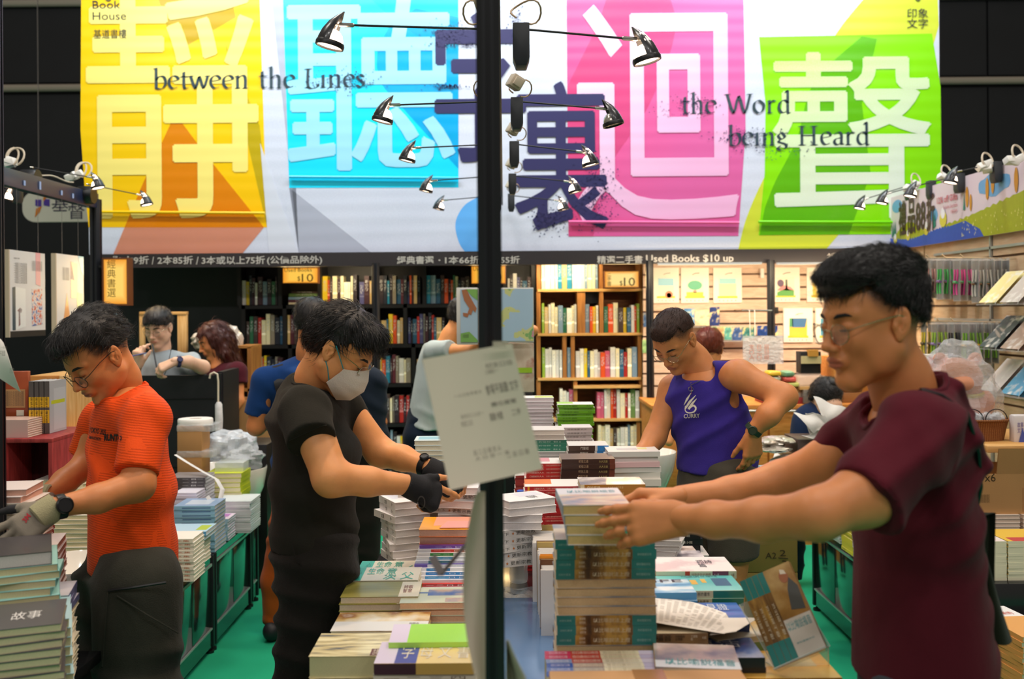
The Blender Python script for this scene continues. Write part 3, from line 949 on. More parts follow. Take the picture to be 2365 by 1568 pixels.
# ------------------------- gift wall (slatwall) at the back right
slat=wood('slat_board','#c9a890','#dcc0a8',(2,2,10),0.5)
GY=7.9
gw=MB().box((P(1486,700,GY).x,GY+.03,0),(P(2120,700,GY).x,GY+.05,2.1)).build('wall_back_gift',mat('slat_groove','#6d5142',0.7),kind='structure')
y=606
i=0
while y<1010:
 for(xa,xb)in((1486,1776),(1784,2118)):
  a,b=P(xa,y+26.5,GY),P(xb,y,GY)
  MB().box((a.x,GY+.012,a.z),(b.x,GY+.03,b.z)).build('slat',slat,gw)
 y+=28.6
a,b=P(1486,700,GY),P(2118,700,GY)
beige_board=wood('beige_board','#cda77f','#dfc09a',(8,1.2,9),0.5)
rwall=MB().box((3.06,4.2,0),(3.08,7.9,2.5)).build('wall_right',mat('side_groove','#8a7460',0.5),kind='structure')
z=2.10
while z>0.3:
 for(ya,yb)in((4.2,5.18),(5.2,6.18),(6.2,7.18),(7.2,7.88)):
  MB().box((3.035,ya,z-.135),(3.06,yb,z)).build('slat',beige_board,rwall)
 z-=0.15
for zz in(2.02,1.72,1.57,1.12):
 MB().box((3.02,4.9,zz-.012),(3.034,7.0,zz+.004)).build('metal_rail',alu,rwall)
MB().box((3.02,6.185,0.3),(3.034,6.20,2.1)).build('metal_rail',alu,rwall)
sk=NT('lake_print',0.45)
sf=empty('side_fascia',(3.0,6.6,2.09),'lake landscape sign with big brown price characters above the right wall','sign',M=frame((3.0,7.72,2.09),(0,-1,0),(0,0,1)))
LW,LH=3.3,0.41
def sp(name,polys,col,z):
 mb=MB()
 for i,p in enumerate(polys):
  mb.add([(x,y_,z+i*.00012)for x,y_ in p],[tuple(range(len(p)))])
 return mb.build(name,mat(name,col,0.5,var=0.12,vscale=30),sf,local=True,smooth=False,kind='stuff')
MB().box((0,0,-.02),(LW,LH,0)).build('board',mat('fascia_pale','#dcc9d0',0.5),sf,local=True)
def hills(x0,x1,base,amp,f,n=60,low=0.0,ph=0):
 top=[(x0+(x1-x0)*k/n,base+amp*math.sin(f*k/n*6.28+ph)+0.008*math.sin(k*2.9))for k in range(n+1)]
 return[(x0,low)]+[(x1,low)]+top[::-1]
sp('print_clouds',[[(0.05+.1*math.cos(a)+.08,.33+.05*math.sin(a))for a in np.linspace(0,6.1,14)],[(1.63+.2*math.cos(a),.31+.07*math.sin(a)+.01*math.sin(5*a))for a in np.linspace(0,6.1,20)],[(.78+.06*math.cos(a),.2+.05*math.sin(a))for a in np.linspace(0,6.1,12)]],'#6aa0cc',.001)
sp('print_meadow',[hills(0,.95,.12,.07,1.0,ph=-.7),hills(.9,LW,.19,.07,.7,ph=-1.4)],'#a2a81c',.002)
sp('print_lake',[hills(0,1.25,.085,.02,1.1,ph=2.6)[0:],[(1.2,0),(1.5,0),(1.45,.05),(1.25,.12),(1.0,.1)]],'#2f4fb0',.003)
sp('print_trees',[[(x+.022*s*math.cos(a),y_+.07*s*math.sin(a))for a in np.linspace(0,6,10)]for x,y_,s in((1.28,.27,1),(1.33,.23,.8),(1.55,.29,1),(1.62,.32,1),(1.9,.3,1.1),(2.2,.29,1))],'#c98a28',.004)
sp('print_dark_trees',[[(x-.015,y_-.05),(x+.015,y_-.05),(x,y_+.06)]for x,y_ in((.04,.15),(.07,.16),(.1,.17),(.78,.16),(.8,.17),(1.24,.24))],'#2f7a6a',.004)
sp('print_swim_rings',[[(x+.05*s*math.cos(a),y_+.05*s*math.sin(a))for a in np.linspace(0,6,14)]for x,y_,s in((.1,.08,.7),(.34,.09,.7),(.5+.02,.09,0.0001),(.93,.16,1.1),(.66,.11,.8))],'#d6c84a',.005)
sp('print_swimmers',[[(x+.03*s*math.cos(a),y_+.035*s*math.sin(a))for a in np.linspace(0,6,10)]for x,y_,s in((.1,.1,.7),(.34,.11,.7),(.93,.2,1.1),(.66,.14,.8))],'#efe9ee',.006)
rr=random.Random(9)
sp('print_flowers',[[(x,y_),(x+.008,y_),(x+.004,y_+.016)]for x,y_ in[(rr.uniform(1.2,3.2),rr.uniform(.01,.13))for _ in range(120)]],'#eadf8a',.0055)
t=MB()
for s,u0,v0,u1,v1 in(('禮',.17,.10,.31,.36),('品',.34,.10,.47,.36),('88',.485,.11,.65,.32),('折',.665,.09,.80,.36)):
 text_into(t,s,Matrix.Translation((u0,v0,.007)),u1-u0,v1-v0,bold=0.02)
t.build('big_characters',mat('print_brown','#4a2a2c',0.5),sf,local=True,smooth=False,kind='stuff')
t=MB()
text_into(t,'12% off Gifts',Matrix.Translation((.84,.27,.007)),.31,.045,bold=0.02)
text_into(t,'Excludes Sale Items',Matrix.Translation((.94,.225,.007)),.21,.025)
text_into(t,'特價品除外',Matrix.Translation((1.05,.185,.007)),.10,.025)
t.build('small_lettering',mat('print_pinkred','#c05a6a',0.5),sf,local=True,smooth=False,kind='stuff')
for i,(px0,py0,px1,py1,dd,nm)in enumerate(((2100,428,1990,462,7.4,'lowest'),(2150,421,2042,449,7.0,'second'),(2215,405,2108,431,6.5,'third'),(2300,378,2202,398,6.0,'highest'))):
 arm_lamp(P(px0,py0,dd),P(px1,py1,dd),f'{nm} arm spotlight over the lake landscape sign',side=-1,group='spotlights over the right sign',power=14)
for i,(px,py,dd,nm)in enumerate(((2110,430,7.2,'smallest, by the green panel'),(2180,412,6.6,'second, behind the highest spotlight'),(2275,385,6.0,'third, with an upright cable loop'),(2345,368,5.7,'at the right edge'))):
 o=empty('power_adaptor',P(px,py,dd),'white plugs and cable loop on the lake sign, '+nm,'adaptor')
 rr=random.Random(i+40)
 for k in range(3):
  Mx=Matrix.Translation(P(px+rr.uniform(-14,14),py+rr.uniform(-6,6),dd))@Euler([rr.uniform(-.6,.6)for _ in range(3)]).to_matrix().to_4x4()
  MB().cbox((0,0,0),(.028,.025,.02),M=Mx).build('plug_body',white_plastic,o,bev=0.005)
 c0=P(px+4,py-14,dd)
 pts=[c0+Vector((0.035*math.cos(a),0.02*math.sin(a*1.3),0.05*math.sin(a)))for a in np.linspace(-1.2,4.2,16)]
 MB().tube(pts,0.006,6).build('cable',beige_plastic,o)
KEEP=[1,1,1,3,2,4,1,8,1,10,23,4,4,5,2,5,6,4,21,8,4,1,5,1,3,12,4,5,1,9,1,11,1,10,2,9,1,21,1,9,2,8,2,5,1,10,2,2,1,6,1,2,1,1,1,4,3,6,1,2,1,2,2,3,6,18,2,5,3,11,4,14,2,14,7,18,4,19,2,15,6,25,8,20,6,11,4,37,1,14,5,2,8,3,7,9,3,3,1,11,3,4,1,2,1,7,3,29,1,32,8,53,12,8,6,1,6,7,3,15,4,14,19,31,2,1,1,1,1,2,1,1,1,2,2,1,4,1,1,2,1,1,5,32,1,9,9,2,67,3,19,2,7,1,12,4,8,2,6,4,2,1,1,3,86,10,12,20]
# ========================= BOOKS
ORD=['topmost','second','third','fourth','fifth','sixth','seventh','eighth','ninth','tenth','eleventh','twelfth','thirteenth','fourteenth','fifteenth','sixteenth','seventeenth','eighteenth','nineteenth','twentieth','twenty-first','twenty-second','twenty-third','twenty-fourth']
def paper(col):
 nm='pages_'+col
 if nm not in MATS:
  k=NT(nm,0.85,0.15)
  v=k.mapping('Object',(0.4,0.4,1))
  n=k.noise(v,900,2)
  k.color(k.mix(n,tuple(x*0.72 for x in srgb(col)),tuple(min(1,x*1.12)for x in srgb(col))))
  k.bump(n,0.25,0.001)
 return MATS[nm]
def bm(col,rough=0.38):
 return mat('cover_'+col,col,rough,spec=0.45,coat=0.15)
def art(name,stops,scale=6,stretch=(1,1,1),rough=0.35):
 if name not in MATS:
  k=NT(name,rough,0.4,0.15)
  v=k.mapping('Object',stretch)
  n=k.noise(v,scale,5)
  k.color(k.ramp(n,stops))
 return MATS[name]
def as_mat(c):
 return bm(c)if isinstance(c,str)and c.startswith('#')else(MATS[c]if isinstance(c,str)else c)
TPL={}
BARE={}
def tmpl(key,w,dp,t,side='f',cover='#f2efe8',spine=None,pages='#e6d8b8',blocks=(),texts=(),sblocks=(),stexts=(),under=None):
 """blocks: (u0,v0,u1,v1,colour) on the top cover; sblocks: (u0,u1,colour) along the spine"""
 mats,idx=[],{}
 def mi(c):
  mt=as_mat(c)
  if mt.name not in idx:
   idx[mt.name]=len(mats)
   mats.append(mt)
  return idx[mt.name]
 spine=spine or cover
 ct_=0.0012
 mb=MB()
 hx,hy=w/2,dp/2
 mb.box((-hx,-hy,t-ct_),(hx,hy,t),mi(cover))
 mb.box((-hx,-hy,0),(hx,hy,ct_),mi(under or cover))
 e=0.0012
 if side=='f':
  mb.box((-hx,-hy-e,0),(hx,-hy,t),mi(spine))
  S=frame((-hx,-hy-e-.0002,0),(1,0,0),(0,0,1))
  L=w
 elif side=='b':
  mb.box((-hx,hy,0),(hx,hy+e,t),mi(spine))
  S=frame((hx,hy+e+.0002,0),(-1,0,0),(0,0,1))
  L=w
 elif side=='l':
  mb.box((-hx-e,-hy,0),(-hx,hy,t),mi(spine))
  S=frame((-hx-e-.0002,hy,0),(0,-1,0),(0,0,1))
  L=dp
 else:
  mb.box((hx,-hy,0),(hx+e,hy,t),mi(spine))
  S=frame((hx+e+.0002,-hy,0),(0,1,0),(0,0,1))
  L=dp
 for(u0,u1,c)in sblocks:
  mb.add([(u0*L,0,0),(u1*L,0,0),(u1*L,t,0),(u0*L,t,0)],[(0,1,2,3)],mi(c),S)
 for(s,u0,u1,v0,v1,c)in stexts:
  text_into(mb,s,S@Matrix.Translation((u0*L,v0*t,.0003)),(u1-u0)*L,(v1-v0)*t,mi(c),res=1)
 for i,(u0,v0,u1,v1,c)in enumerate(blocks):
  z=t+.0002+i*.00008
  mb.add([(-hx+u0*w,-hy+v0*dp,z),(-hx+u1*w,-hy+v0*dp,z),(-hx+u1*w,-hy+v1*dp,z),(-hx+u0*w,-hy+v1*dp,z)],[(0,1,2,3)],mi(c))
 for(s,u0,v0,u1,v1,rot,c)in texts:
  M=Matrix.Translation((-hx+(u0+u1)/2*w,-hy+(v0+v1)/2*dp,t+.001))@Matrix.Rotation(R(rot),4,'Z')
  ww,hh=(u1-u0)*w,(v1-v0)*dp
  if abs(rot)in(90,270):
   ww,hh=hh,ww
  text_into(mb,s,M@Matrix.Translation((-ww/2,-hh/2,0)),ww,hh,mi(c),res=1)
 cm=mb.mesh('book_cover',mats,smooth=False)
 bare=MB()
 bare.v,bare.f,bare.mi=mb.v[:24],mb.f[:18],mb.mi[:18]
 BARE[cm.name]=bare.mesh('bare_cover',mats,smooth=False)
 q=MB()
 i_=0.002
 q.box((-hx+(0 if side=='l' else i_),-hy+(0 if side=='f' else i_),ct_),(hx-(0 if side=='r' else i_),hy-(0 if side=='b' else i_),t-ct_))
 pm=q.mesh('page_block',[paper(pages)],smooth=False)
 TPL[key]=(cm,pm,t,w,dp)
 return key
NB=[0]
REST=[]
SHOWN=[(i%2==0)for i,n in enumerate(KEEP)for _ in range(n)]
def kept():
 NB[0]+=1
 return not KEEP or NB[0]>len(SHOWN)or SHOWN[NB[0]-1]
def book(key,M,label,group,name='book'):
 cm,pm,t,w,dp=TPL[key]
 if not kept():
  REST.append((cm,pm,M.copy()))
  return
 o=bpy.data.objects.new(name,cm)
 o['seq']=NB[0]-1
 o.matrix_world=M
 put(o,None,label,'book',group)
 p=bpy.data.objects.new('page_block',pm)
 COL.objects.link(p)
 p.parent=o
 return o
PR=random.Random(21)
def pile(px0,px1,py,d,seq,stem,where,group,rot=0.0,jit=0.003,rj=0.8,base=None,step=(0.0,0.0),seqmax=None,zs=1.0):
 """seq: list of template keys from the top down (last repeats until the base is reached)"""
 cm,pm,t,w,dp=TPL[seq[0]]
 a,b=P(px0,py,d),P(px1,py,d)
 cx=(a.x+b.x)/2
 z=a.z
 cy=d+dp/2*math.cos(R(rot))+abs(math.sin(R(rot)))*w/2
 i=0
 out=[]
 while True:
  k=seq[min(i,len(seq)-1)]
  t=TPL[k][2]
  if base is not None:
   if z-t<base-t*0.6:
    break
  elif i>=len(seq):
   break
  if seqmax and i>=seqmax:
   break
  z-=t
  n=ORD[min(i,23)]
  ph=f'{stem}, {n} in the {where}'
  M=Matrix.Translation((cx+PR.uniform(-jit,jit)+step[0]*i,cy+PR.uniform(-jit,jit)+step[1]*i,z))@Matrix.Rotation(R(rot+PR.uniform(-rj,rj)),4,'Z')
  out.append((k,M,ph,group))
  i+=1
 if base is not None and out:
  dz=base+0.0005-out[-1][1].translation.z
  if abs(dz)<0.03:
   for q in out:
    q[1].translation.z+=dz
 for i,(k,M,ph,g)in enumerate(out):
  book(k,M,ph,g)
 return out
G1='books piled on the left side of the middle table'
G2='books piled on the right side of the middle table'
G3='books piled at the left edge of the view'
G4='books piled on the left aisle cabinets'
G5='books piled at the right edge of the view'
CB='#e9dcb4'
# --- middle table, left column
tmpl('pillar',.235,.165,.050,'b',art('art_pillars',[(0.30,'#4c5a6c'),(0.45,'#c9b98a'),(0.62,'#ece2b8')],5,(2.2,14,1)),pages='#ddd6a4',blocks=[(.60,.02,.90,.30,'#6e3322')],texts=[('古教會',.62,.04,.72,.28,0,'#e8d8c0'),('遺物',.75,.04,.86,.28,0,'#e8d8c0')])
pile(712,950,1505,2.31,['pillar'],'very thick book','pale column pictured pile nearest on the middle table',G1,base=TZ)
tmpl('flower',.245,.155,.022,'b',art('art_flower',[(0.35,'#f0ead8'),(0.52,'#d9b878'),(0.60,'#a0672e'),(0.7,'#efe9dc')],9),pages='#e4dcc4',blocks=[(0,0,1,.5,'#e6e4e0')],texts=[('田園中\n的神',.80,.12,.90,.42,0,'#5a554e')])
pile(752,992,1458,2.53,['flower'],'large golden sketched book','second pile along the middle table edge',G1,base=TZ)
tmpl('olive',.215,.15,.019,'b',art('art_olive',[(0.3,'#8a8438'),(0.7,'#a49a50')],6,(1,12,1)),pages='#e8d2b4',blocks=[(.74,0,1.0,1,'#e9dfc6')],texts=[('詩歌\n智慧',.78,.25,.90,.75,0,'#8a3c28')])
pile(783,962,1380,2.74,['olive'],'olive green book','third pile along the middle table edge',G1,base=TZ)
ov=MB()
q_=P(783,1380,2.74)
ov.add([(q_.x+.155+.05*math.cos(a),q_.y+.065+.042*math.sin(a),q_.z+.0026)for a in np.linspace(0,6.28,24)[:-1]],[tuple(range(23))])
TEALC='#3fb7a2'
tmpl('script',.21,.148,.013,'b','#eee6d2',pages='#e9e2c0',blocks=[(0,0,.2,1,TEALC)],texts=[('生命',.25,.45,.48,.92,0,TEALC),('意',.52,.40,.66,.92,0,TEALC),('次',.5,.05,.68,.42,0,TEALC),('父',.74,.05,.92,.6,0,TEALC),('心',.1,.4,.17,.8,0,'#2a7a70')])
pile(805,962,1345,2.90,['script'],'turquoise lettered book','pile behind the olive books',G1,base=TZ)
pile(830,965,1322,3.08,['script'],'turquoise lettered book','pile before the red edged book',G1,base=TZ)
tmpl('rededge',.20,.14,.013,'b','#efe9dc',pages='#e9e2c8',blocks=[(0,0,.12,1,'#b0583c')],texts=[('主禱文',.3,.2,.8,.6,0,'#8a5a48')])
pile(848,980,1308,3.20,['rededge'],'cream book with a brick red edge','low pile under the tall white stack',G1,base=TZ,seqmax=4)
tmpl('whitethick',.135,.165,.0235,'l','#eceaec','#d6d3d0','#dad5d4',blocks=[(.1,.4,.55,.9,'#dcdce8')],texts=[('耶穌',.55,.5,.8,.72,0,'#48484c')],sblocks=[(.0,.3,'#c9c6c4')],stexts=[('文集',.35,.5,.2,.8,'#4a4a4c'),('卜',.80,.88,.3,.8,'#2a2a2a')])
tmpl('whitespine',.20,.135,.0235,'f','#eceaec','#e0dcd6','#dad5d4',stexts=[('更新宗教',.55,.9,.25,.8,'#3a3a34'),('★',.47,.52,.3,.75,'#c8742c'),('上下',.25,.42,.3,.7,'#55524c'),('卜',.06,.12,.25,.8,'#2a2a2a')])
rots=[26,25,32,24,24,24,15,20,25]
zt=P(883,1157,3.36).z
for i in range(9):
 z=zt-.0235*(i+1)
 x=-.345+[0,.001,-.012,.003,.006,.004,.0,.002,.004][i]
 book('whitethick',Matrix.Translation((x,3.43,z))@Matrix.Rotation(R(rots[i]),4,'Z'),'thick white book, '+('topmost of' if i==0 else ORD[i]+' from the top of')+' the crooked stack by the gloved hand',G1)
zz=zt-.0235*9
while zz-.013>TZ-.002:
 zz-=.013
tmpl('orange',.165,.19,.0235,'b','#f2a21e','#e87a20','#d9a892',under='#ee7a1c',blocks=[(.25,.3,1,1,'#f0a48c')])
pile(969,1085,1223,3.12,['orange','orange'],'thick orange covered book','pair on top of the glossy thin books',G1)
cols=[['#7a4cb4'],['#f0eef4','#e23a34','#c98060'],['#f4f2f4','#3f9a4c','#d8dcd8'],['#f4f2f4','#6fb0d8','#e0e4e8'],['#e8ecf4','#58a0a8','#e8e8ec'],['#6a58b0','#dfe4ee','#dfe4ee'],['#f2f0f4','#3a8ac8','#f0f2f4'],['#f2f0f4','#2f86d0','#3a8cd0'],['#f2f0f4','#5aa6dc','#4a90d0'],['#f0eef2','#e8eaf0','#dfe6f0'],['#e4402e','#c04a50','#a8404c'],['#f2eef2','#d08a48','#e8e8ec'],['#f0eef4','#7a4cb4','#e8e4c8'],['#f0ecf4','#8a5cb8','#efeccc'],['#eceaf2','#f2f2ee','#f2f2ee'],['#dcd8ec','#88a4ac','#7c98a4']]
a0,a1=P(968,1260,3.10),P(938,1358,2.93)
zc=P(969,1223,3.12).z-.047
for i,cc in enumerate(cols):
 c3=(cc*3)[:3]
 k=tmpl('thin%d'%i,.20,.15,.0088,'f',c3[0],c3[0],'#e9e4dc',sblocks=[(0,.2,c3[0]),(.2,.56,c3[1]),(.56,1,c3[2])],stexts=[('一 二 口 日 目',.25,.95,.25,.75,'#f4f4f4')])
 f=i/15
 zz=zc-.0088*(i+1)
 book(k,Matrix.Translation((a0.x+.1-.030*f,3.10+.08-.17*f,zz))@Matrix.Rotation(R(PR.uniform(-.7,.7)),4,'Z'),['purple','white and red','white and green','pale blue','teal','violet edged','white and blue','bright blue','sky blue','white','red','white and orange','white and purple','lilac','all white','slate blue'][i]+' glossy thin booklet, '+ORD[i]+' in the fanned pile below the orange books',G1)
zlow=zc-.0088*16
tmpl('tower',.205,.15,.0182,'b','#cfd4ba',pages='#efc6a0',blocks=[(.35,.45,.95,.85,art('art_blue_tower',[(0.35,'#3f66b0'),(0.5,'#7a86a8'),(0.65,'#c8a890')],18)),(.22,.6,.36,.68,'#5a78a8'),(.6,.05,.95,.3,art('art_blue_tower',[],1))])
pile(925,1098,1389,2.70,['tower'],'sage green book with a blue tower drawing','pile beside the hanging sheet',G1,base=TZ)
tmpl('coral',.2,.13,.02,'b',art('art_coral',[(0.3,'#d9682e'),(0.7,'#f0a070')],5),pages='#efe2c8',texts=[('教會倫理',.74,.1,.82,.9,0,'#f6dcc8'),('文集',.88,.1,.93,.9,0,'#f6dcc8')])
pile(915,1092,1489,2.50,['coral'],'coral orange covered book','pile between the tower books and the lime book',G1,base=TZ)
tmpl('lime',.205,.13,.012,'f','#a4e24c','#b8ec60','#efe9d8',blocks=[(0,0,.2,1,'#e2d6ec')])
tmpl('purpleyellow',.215,.14,.024,'f','#ecd08c','#d8b05c','#efe2c8',blocks=[(0,0,.2,1,'#dcd0e4'),(.2,0,.42,1,'#4f55a0')],sblocks=[(0,.42,'#4a2a38')],texts=[('字 母 文 書',.25,.2,.95,.8,0,'#e8dcc8')])
tmpl('creamset',.22,.14,.02,'f','#efe6d4','#ebe2ce','#efe6d4',blocks=[(.4,0,.46,1,'#a8703c')],stexts=[('一 二 三 四',.1,.9,.3,.7,'#8a7a6a')])
pile(866,1098,1531,2.14,['purpleyellow','creamset','creamset'],'thick book','purple and yellow pile at the curled grey sheet',G1,base=TZ)
qq=P(868,1531,2.14)
book('lime',Matrix.Translation((qq.x+.118,2.30,qq.z+.0005))@Matrix.Rotation(R(1),4,'Z'),'lime green and lilac booklet lying on the purple and yellow book',G1)
za=P(1040,1134,3.28).z
for i in range(4):
 z=za-.0235*(i+1)
 k='whitethick' if i in(0,2)else 'whitespine'
 book(k,Matrix.Translation((-.155-.01*(i%2),3.42+.005*i,z))@Matrix.Rotation(R([-4,8,-12,-22][i]),4,'Z'),'thick white book, '+('topmost' if i==0 else ORD[i]+' from the top')+' of the stack under the pointing finger',G1)
for i in range(5):
 z=za-.0235*(5+i)
 book('whitethick',Matrix.Translation((-.165,3.44,z))@Matrix.Rotation(R(3),4,'Z'),'thick white book, '+ORD[4+i]+' from the top of the stack under the pointing finger',G1)
zb=P(1250,1165,3.05).z
for i in range(9):
 z=zb-.0235*(i+1)
 if z<TZ:break
 k='whitethick' if i in(0,1,2,3)else 'whitespine'
 rt=[-64,-66,-88,-90,28,26,30,24,20][i]
 x=[.055,.058,.03,.03,-.01,-.008,-.01,-.02,-.02][i]
 book(k,Matrix.Translation((x,3.19,z))@Matrix.Rotation(R(rt),4,'Z'),'thick white book, '+('topmost' if i==0 else ORD[i]+' from the top')+' of the twisted stack right of the central post',G1)
SER='#23807a'
tealart=art('art_teal_brown',[(0.3,'#3a2618'),(0.5,'#8a6430'),(0.62,'#c49a48')],7,(5,1,1.5))
tmpl('tealspine',.215,.152,.0215,'f',art('art_teal_cover',[(0.35,'#b8a898'),(0.5,'#d8c8b0'),(0.65,'#8a98a8')],8),tealart,'#e6cfa4',sblocks=[(0,.19,SER),(.76,1,SER)],stexts=[('以比喻說法上燈',.37,.74,.28,.74,'#e4d8b8'),('新約聖經文化',.81,.95,.36,.62,'#9fc6bc'),('出版社叢書',.03,.15,.38,.6,'#8fbcb0'),('基督教',.23,.29,.55,.8,'#e8dcc0'),('研究所',.23,.29,.15,.42,'#e8dcc0')])
tmpl('tealpages',.215,.152,.0195,'b',art('art_teal_cover',[],1),tealart,'#e2c394')
pile(1284,1515,1257,2.15,['tealspine']*4+['tealpages']*4+['tealspine']*3+['tealpages'],'teal and brown book','tall pile before the man in maroon',G2,base=TZ,rj=0.5,jit=0.0015)
tmpl('handbook',.137,.19,.0205,'l','#e8e4e6','#6a90a0','#dcbd80',blocks=[(0,.0,1,.62,art('art_blur_cover',[(0.35,'#8a96a8'),(0.5,'#d8b8a0'),(0.65,'#e8dcc0')],7,(2,5,1)))],texts=[('以比喻說福音',.15,.70,.92,.86,0,'#3f9aa0')])
q_=P(1376,1167,2.02)
for i in range(4):
 book('handbook',Matrix.Translation((q_.x+[0,.006,.011,.014][i],2.12,q_.z-.0205*(i+1)))@Matrix.Rotation(R([1.5,0,-1,-1.5][i]),4,'Z'),'cream paged book, '+('topmost' if i==0 else ORD[i]+' from the top')+' of the four held by the man in maroon',G2)
q_=P(1263,1564,1.98)
for i,cc in enumerate([('#3a58a8','#a89c98','#ece2c4','#c8bcd8'),('#6c80b8','#b0a49c','#ece0c0','#d0c4dc'),('#3a58a8','#b8a090','#efe4c8','#c8bcd8'),('#8a98c0','#c05a50','#efe4c8','#d8cce0'),('#d8305c','#c8402e','#e8dcb8','#c0b4d0'),('#d8305c','#c8402e','#e8dcb8','#d8cce0')]):
 k=tmpl('multi%d'%i,.235,.168,.0235,'f',cc[2],cc[0],'#efe6d4',sblocks=[(0,.23,cc[0]),(.23,.5,cc[1]),(.5,.85,cc[2]),(.85,1,cc[3])],stexts=[('日口目日口目',.04,.2,.2,.8,'#e8d8e0'),('日口目日口目日',.25,.48,.2,.8,'#f0e4d0'),('目日口目日口日',.53,.82,.2,.8,'#d0c4a8')])
 book('multi%d'%i,Matrix.Translation((q_.x+.1175+PR.uniform(-.003,.003),1.985+.0245*i,TZ+.085))@Matrix.Rotation(R(-90),4,'X'),['blue','pale blue','navy','slate','crimson','dark pink'][i]+' ended booklet standing spine up, '+['nearest','second','third','fourth','fifth','last'][i]+' before the tall pile',G2)
card=mat('cardboard','#b98a56',0.8,var=0.12,vscale=6,bump=0.05,bscale=200)
card_l=mat('cardboard_light','#dba774',0.8,var=0.08,vscale=6)
tape=mat('packing_tape','#c08a58',0.25,spec=0.6,alpha=0.85)
a=P(1268,1549,1.925)
cb=empty('cardboard_box',(a.x+.19,1.85,TZ),'pale brown cardboard box top at the bottom edge of the photo','box')
MB().box((a.x,1.76,TZ),(a.x+.37,1.925,a.z)).build('carton',card_l,cb,bev=0.002)
MB().box((a.x+.16,1.758,a.z-.08),(a.x+.22,1.927,a.z+.0008)).build('tape',tape,cb)
tmpl('greywhite',.15,.2,.0155,'l','#d4d0cc','#c8c4c0','#c9c4c0',blocks=[(.0,.5,.4,.9,'#b0484a')])
pile(1462,1584,1236,2.86,['greywhite'],'plain grey white book','fanned stack right of the tall teal pile',G2,base=TZ,rot=-12,rj=6,jit=.006)
tmpl('blackspine',.115,.12,.022,'f','#1e1e20','#17171a','#c8c4bc',stexts=[('黑門小館',.3,.7,.3,.7,'#b0aca0')])
pile(1560,1602,1236,3.30,['blackspine']*3+['greywhite'],'black spined book','small dark stack below the forearm',G2,base=TZ,seqmax=9,rj=3)
tmpl('rock1',.18,.13,.015,'f',art('art_rocks',[(0.35,'#4a3c38'),(0.5,'#c8b4a8'),(0.65,'#f0e6dc')],14),'#8a7a72','#e6dcc8')
tmpl('rock2',.18,.13,.015,'f',art('art_stones',[(0.35,'#5a5660'),(0.5,'#b8b0b4'),(0.65,'#e8e0e4')],16),'#a09aa0','#e6dcc8')
pile(1480,1622,1283,3.02,['rock1'],'book with a dark rocky picture','pile behind the stone cover',G2,base=TZ)
pile(1485,1644,1298,2.84,['rock2'],'book with a grey stones picture','pile behind the pink spined books',G2,base=TZ)
tmpl('pinkspine',.21,.15,.0195,'f',art('art_pinkwhite',[(0.42,'#e8d0d2'),(0.55,'#f6f1ee')],12),'#e8dcc0','#eee6d2',sblocks=[(0,.36,'#e6dcc2'),(.36,.42,'#d8402c'),(.70,.90,'#8a3c58')],stexts=[('詩篇是我的靈糧',.44,.68,.25,.75,'#b08070'),('小說',.93,.97,.3,.7,'#6a5a48'),('人一著',.72,.78,.3,.7,'#e8d0d0')],texts=[('孤詩\n篇',.58,.25,.78,.75,0,'#3a3a40')])
pile(1512,1701,1314,2.60,['pinkspine'],'cream and plum spined book','pile right of the grey white stack',G2,base=TZ,rj=.5)
tmpl('tealcover',.205,.14,.0185,'f',art('art_aqua',[(0.4,'#5cbcbc'),(0.6,'#86d0cc')],5),'#dccfa4','#e6dcc0',blocks=[(.7,.3,.9,.8,'#3a6a88'),(.42,.4,.5,.7,'#e6b84c'),(.56,.5,.62,.75,'#e6b84c')],sblocks=[(.62,1,'#1f7a6a')],stexts=[('職人心態的靈思',.32,.58,.3,.8,'#4a4030')],texts=[('PULLER LIFE OF VIRTUE',.35,.85,.8,.97,0,'#2a5a68')])
pile(1528,1714,1362,2.46,['tealcover'],'turquoise covered book with cream and green spine','pile behind the printed sheets',G2,base=TZ,rj=.5)
tmpl('water',.17,.12,.018,'f',art('art_water',[(0.35,'#3f88c0'),(0.5,'#8cc4e4'),(0.62,'#e8f2f6')],8,(1,3,1)),'#3a8ac0','#e6e6e0',texts=[('LIFE',.3,.75,.9,.95,0,'#28343c')])
pile(1460,1598,1378,2.40,['water'],'book with a light blue water picture','pile left of the turquoise books',G2,base=TZ)
tmpl('gold',.15,.1,.02,'f',art('art_goldblack',[(0.4,'#1c1a16'),(0.55,'#8a6a28'),(0.65,'#e0b83c')],10),'#2a241c','#e0d4b0')
pile(1478,1592,1344,2.53,['gold'],'dark book with golden figures','pile behind the blue water book',G2,base=TZ)
tmpl('bluebook',.2,.14,.018,'f',art('art_bluebook',[(0.4,'#2c55a4'),(0.55,'#4a78c0'),(0.7,'#7a70b8')],5,(1,5,1)),'#28407c','#e0dcd0',texts=[('見證',.6,.55,.85,.9,0,'#dfe8f4'),('人子',.25,.6,.5,.9,0,'#8ac0e8')])
pile(1540,1722,1432,2.30,['bluebook'],'blue covered book with pale lettering','pile half under the printed sheets',G2,base=TZ)
tmpl('brownspine',.21,.15,.0193,'f',art('art_browncover',[(0.4,'#8a6a48'),(0.6,'#e0d0b0')],7),art('art_brownspine',[(0.35,'#b08c5c'),(0.7,'#5c4030')],2.5,(3,1,1)),'#dcc9a0',sblocks=[],stexts=[('福音',.45,.62,.15,.85,'#1c1610'),('約翰福音\n註釋書',.66,.76,.2,.8,'#3c2c20'),('丁道爾\n著',.82,.89,.2,.8,'#e0d4c0'),('校園',.94,.98,.35,.65,'#e0d4c0')])
pile(1420,1630,1462,2.17,['brownspine'],'brown spined book','pile right of the tall teal pile',G2,base=TZ,rj=.8)
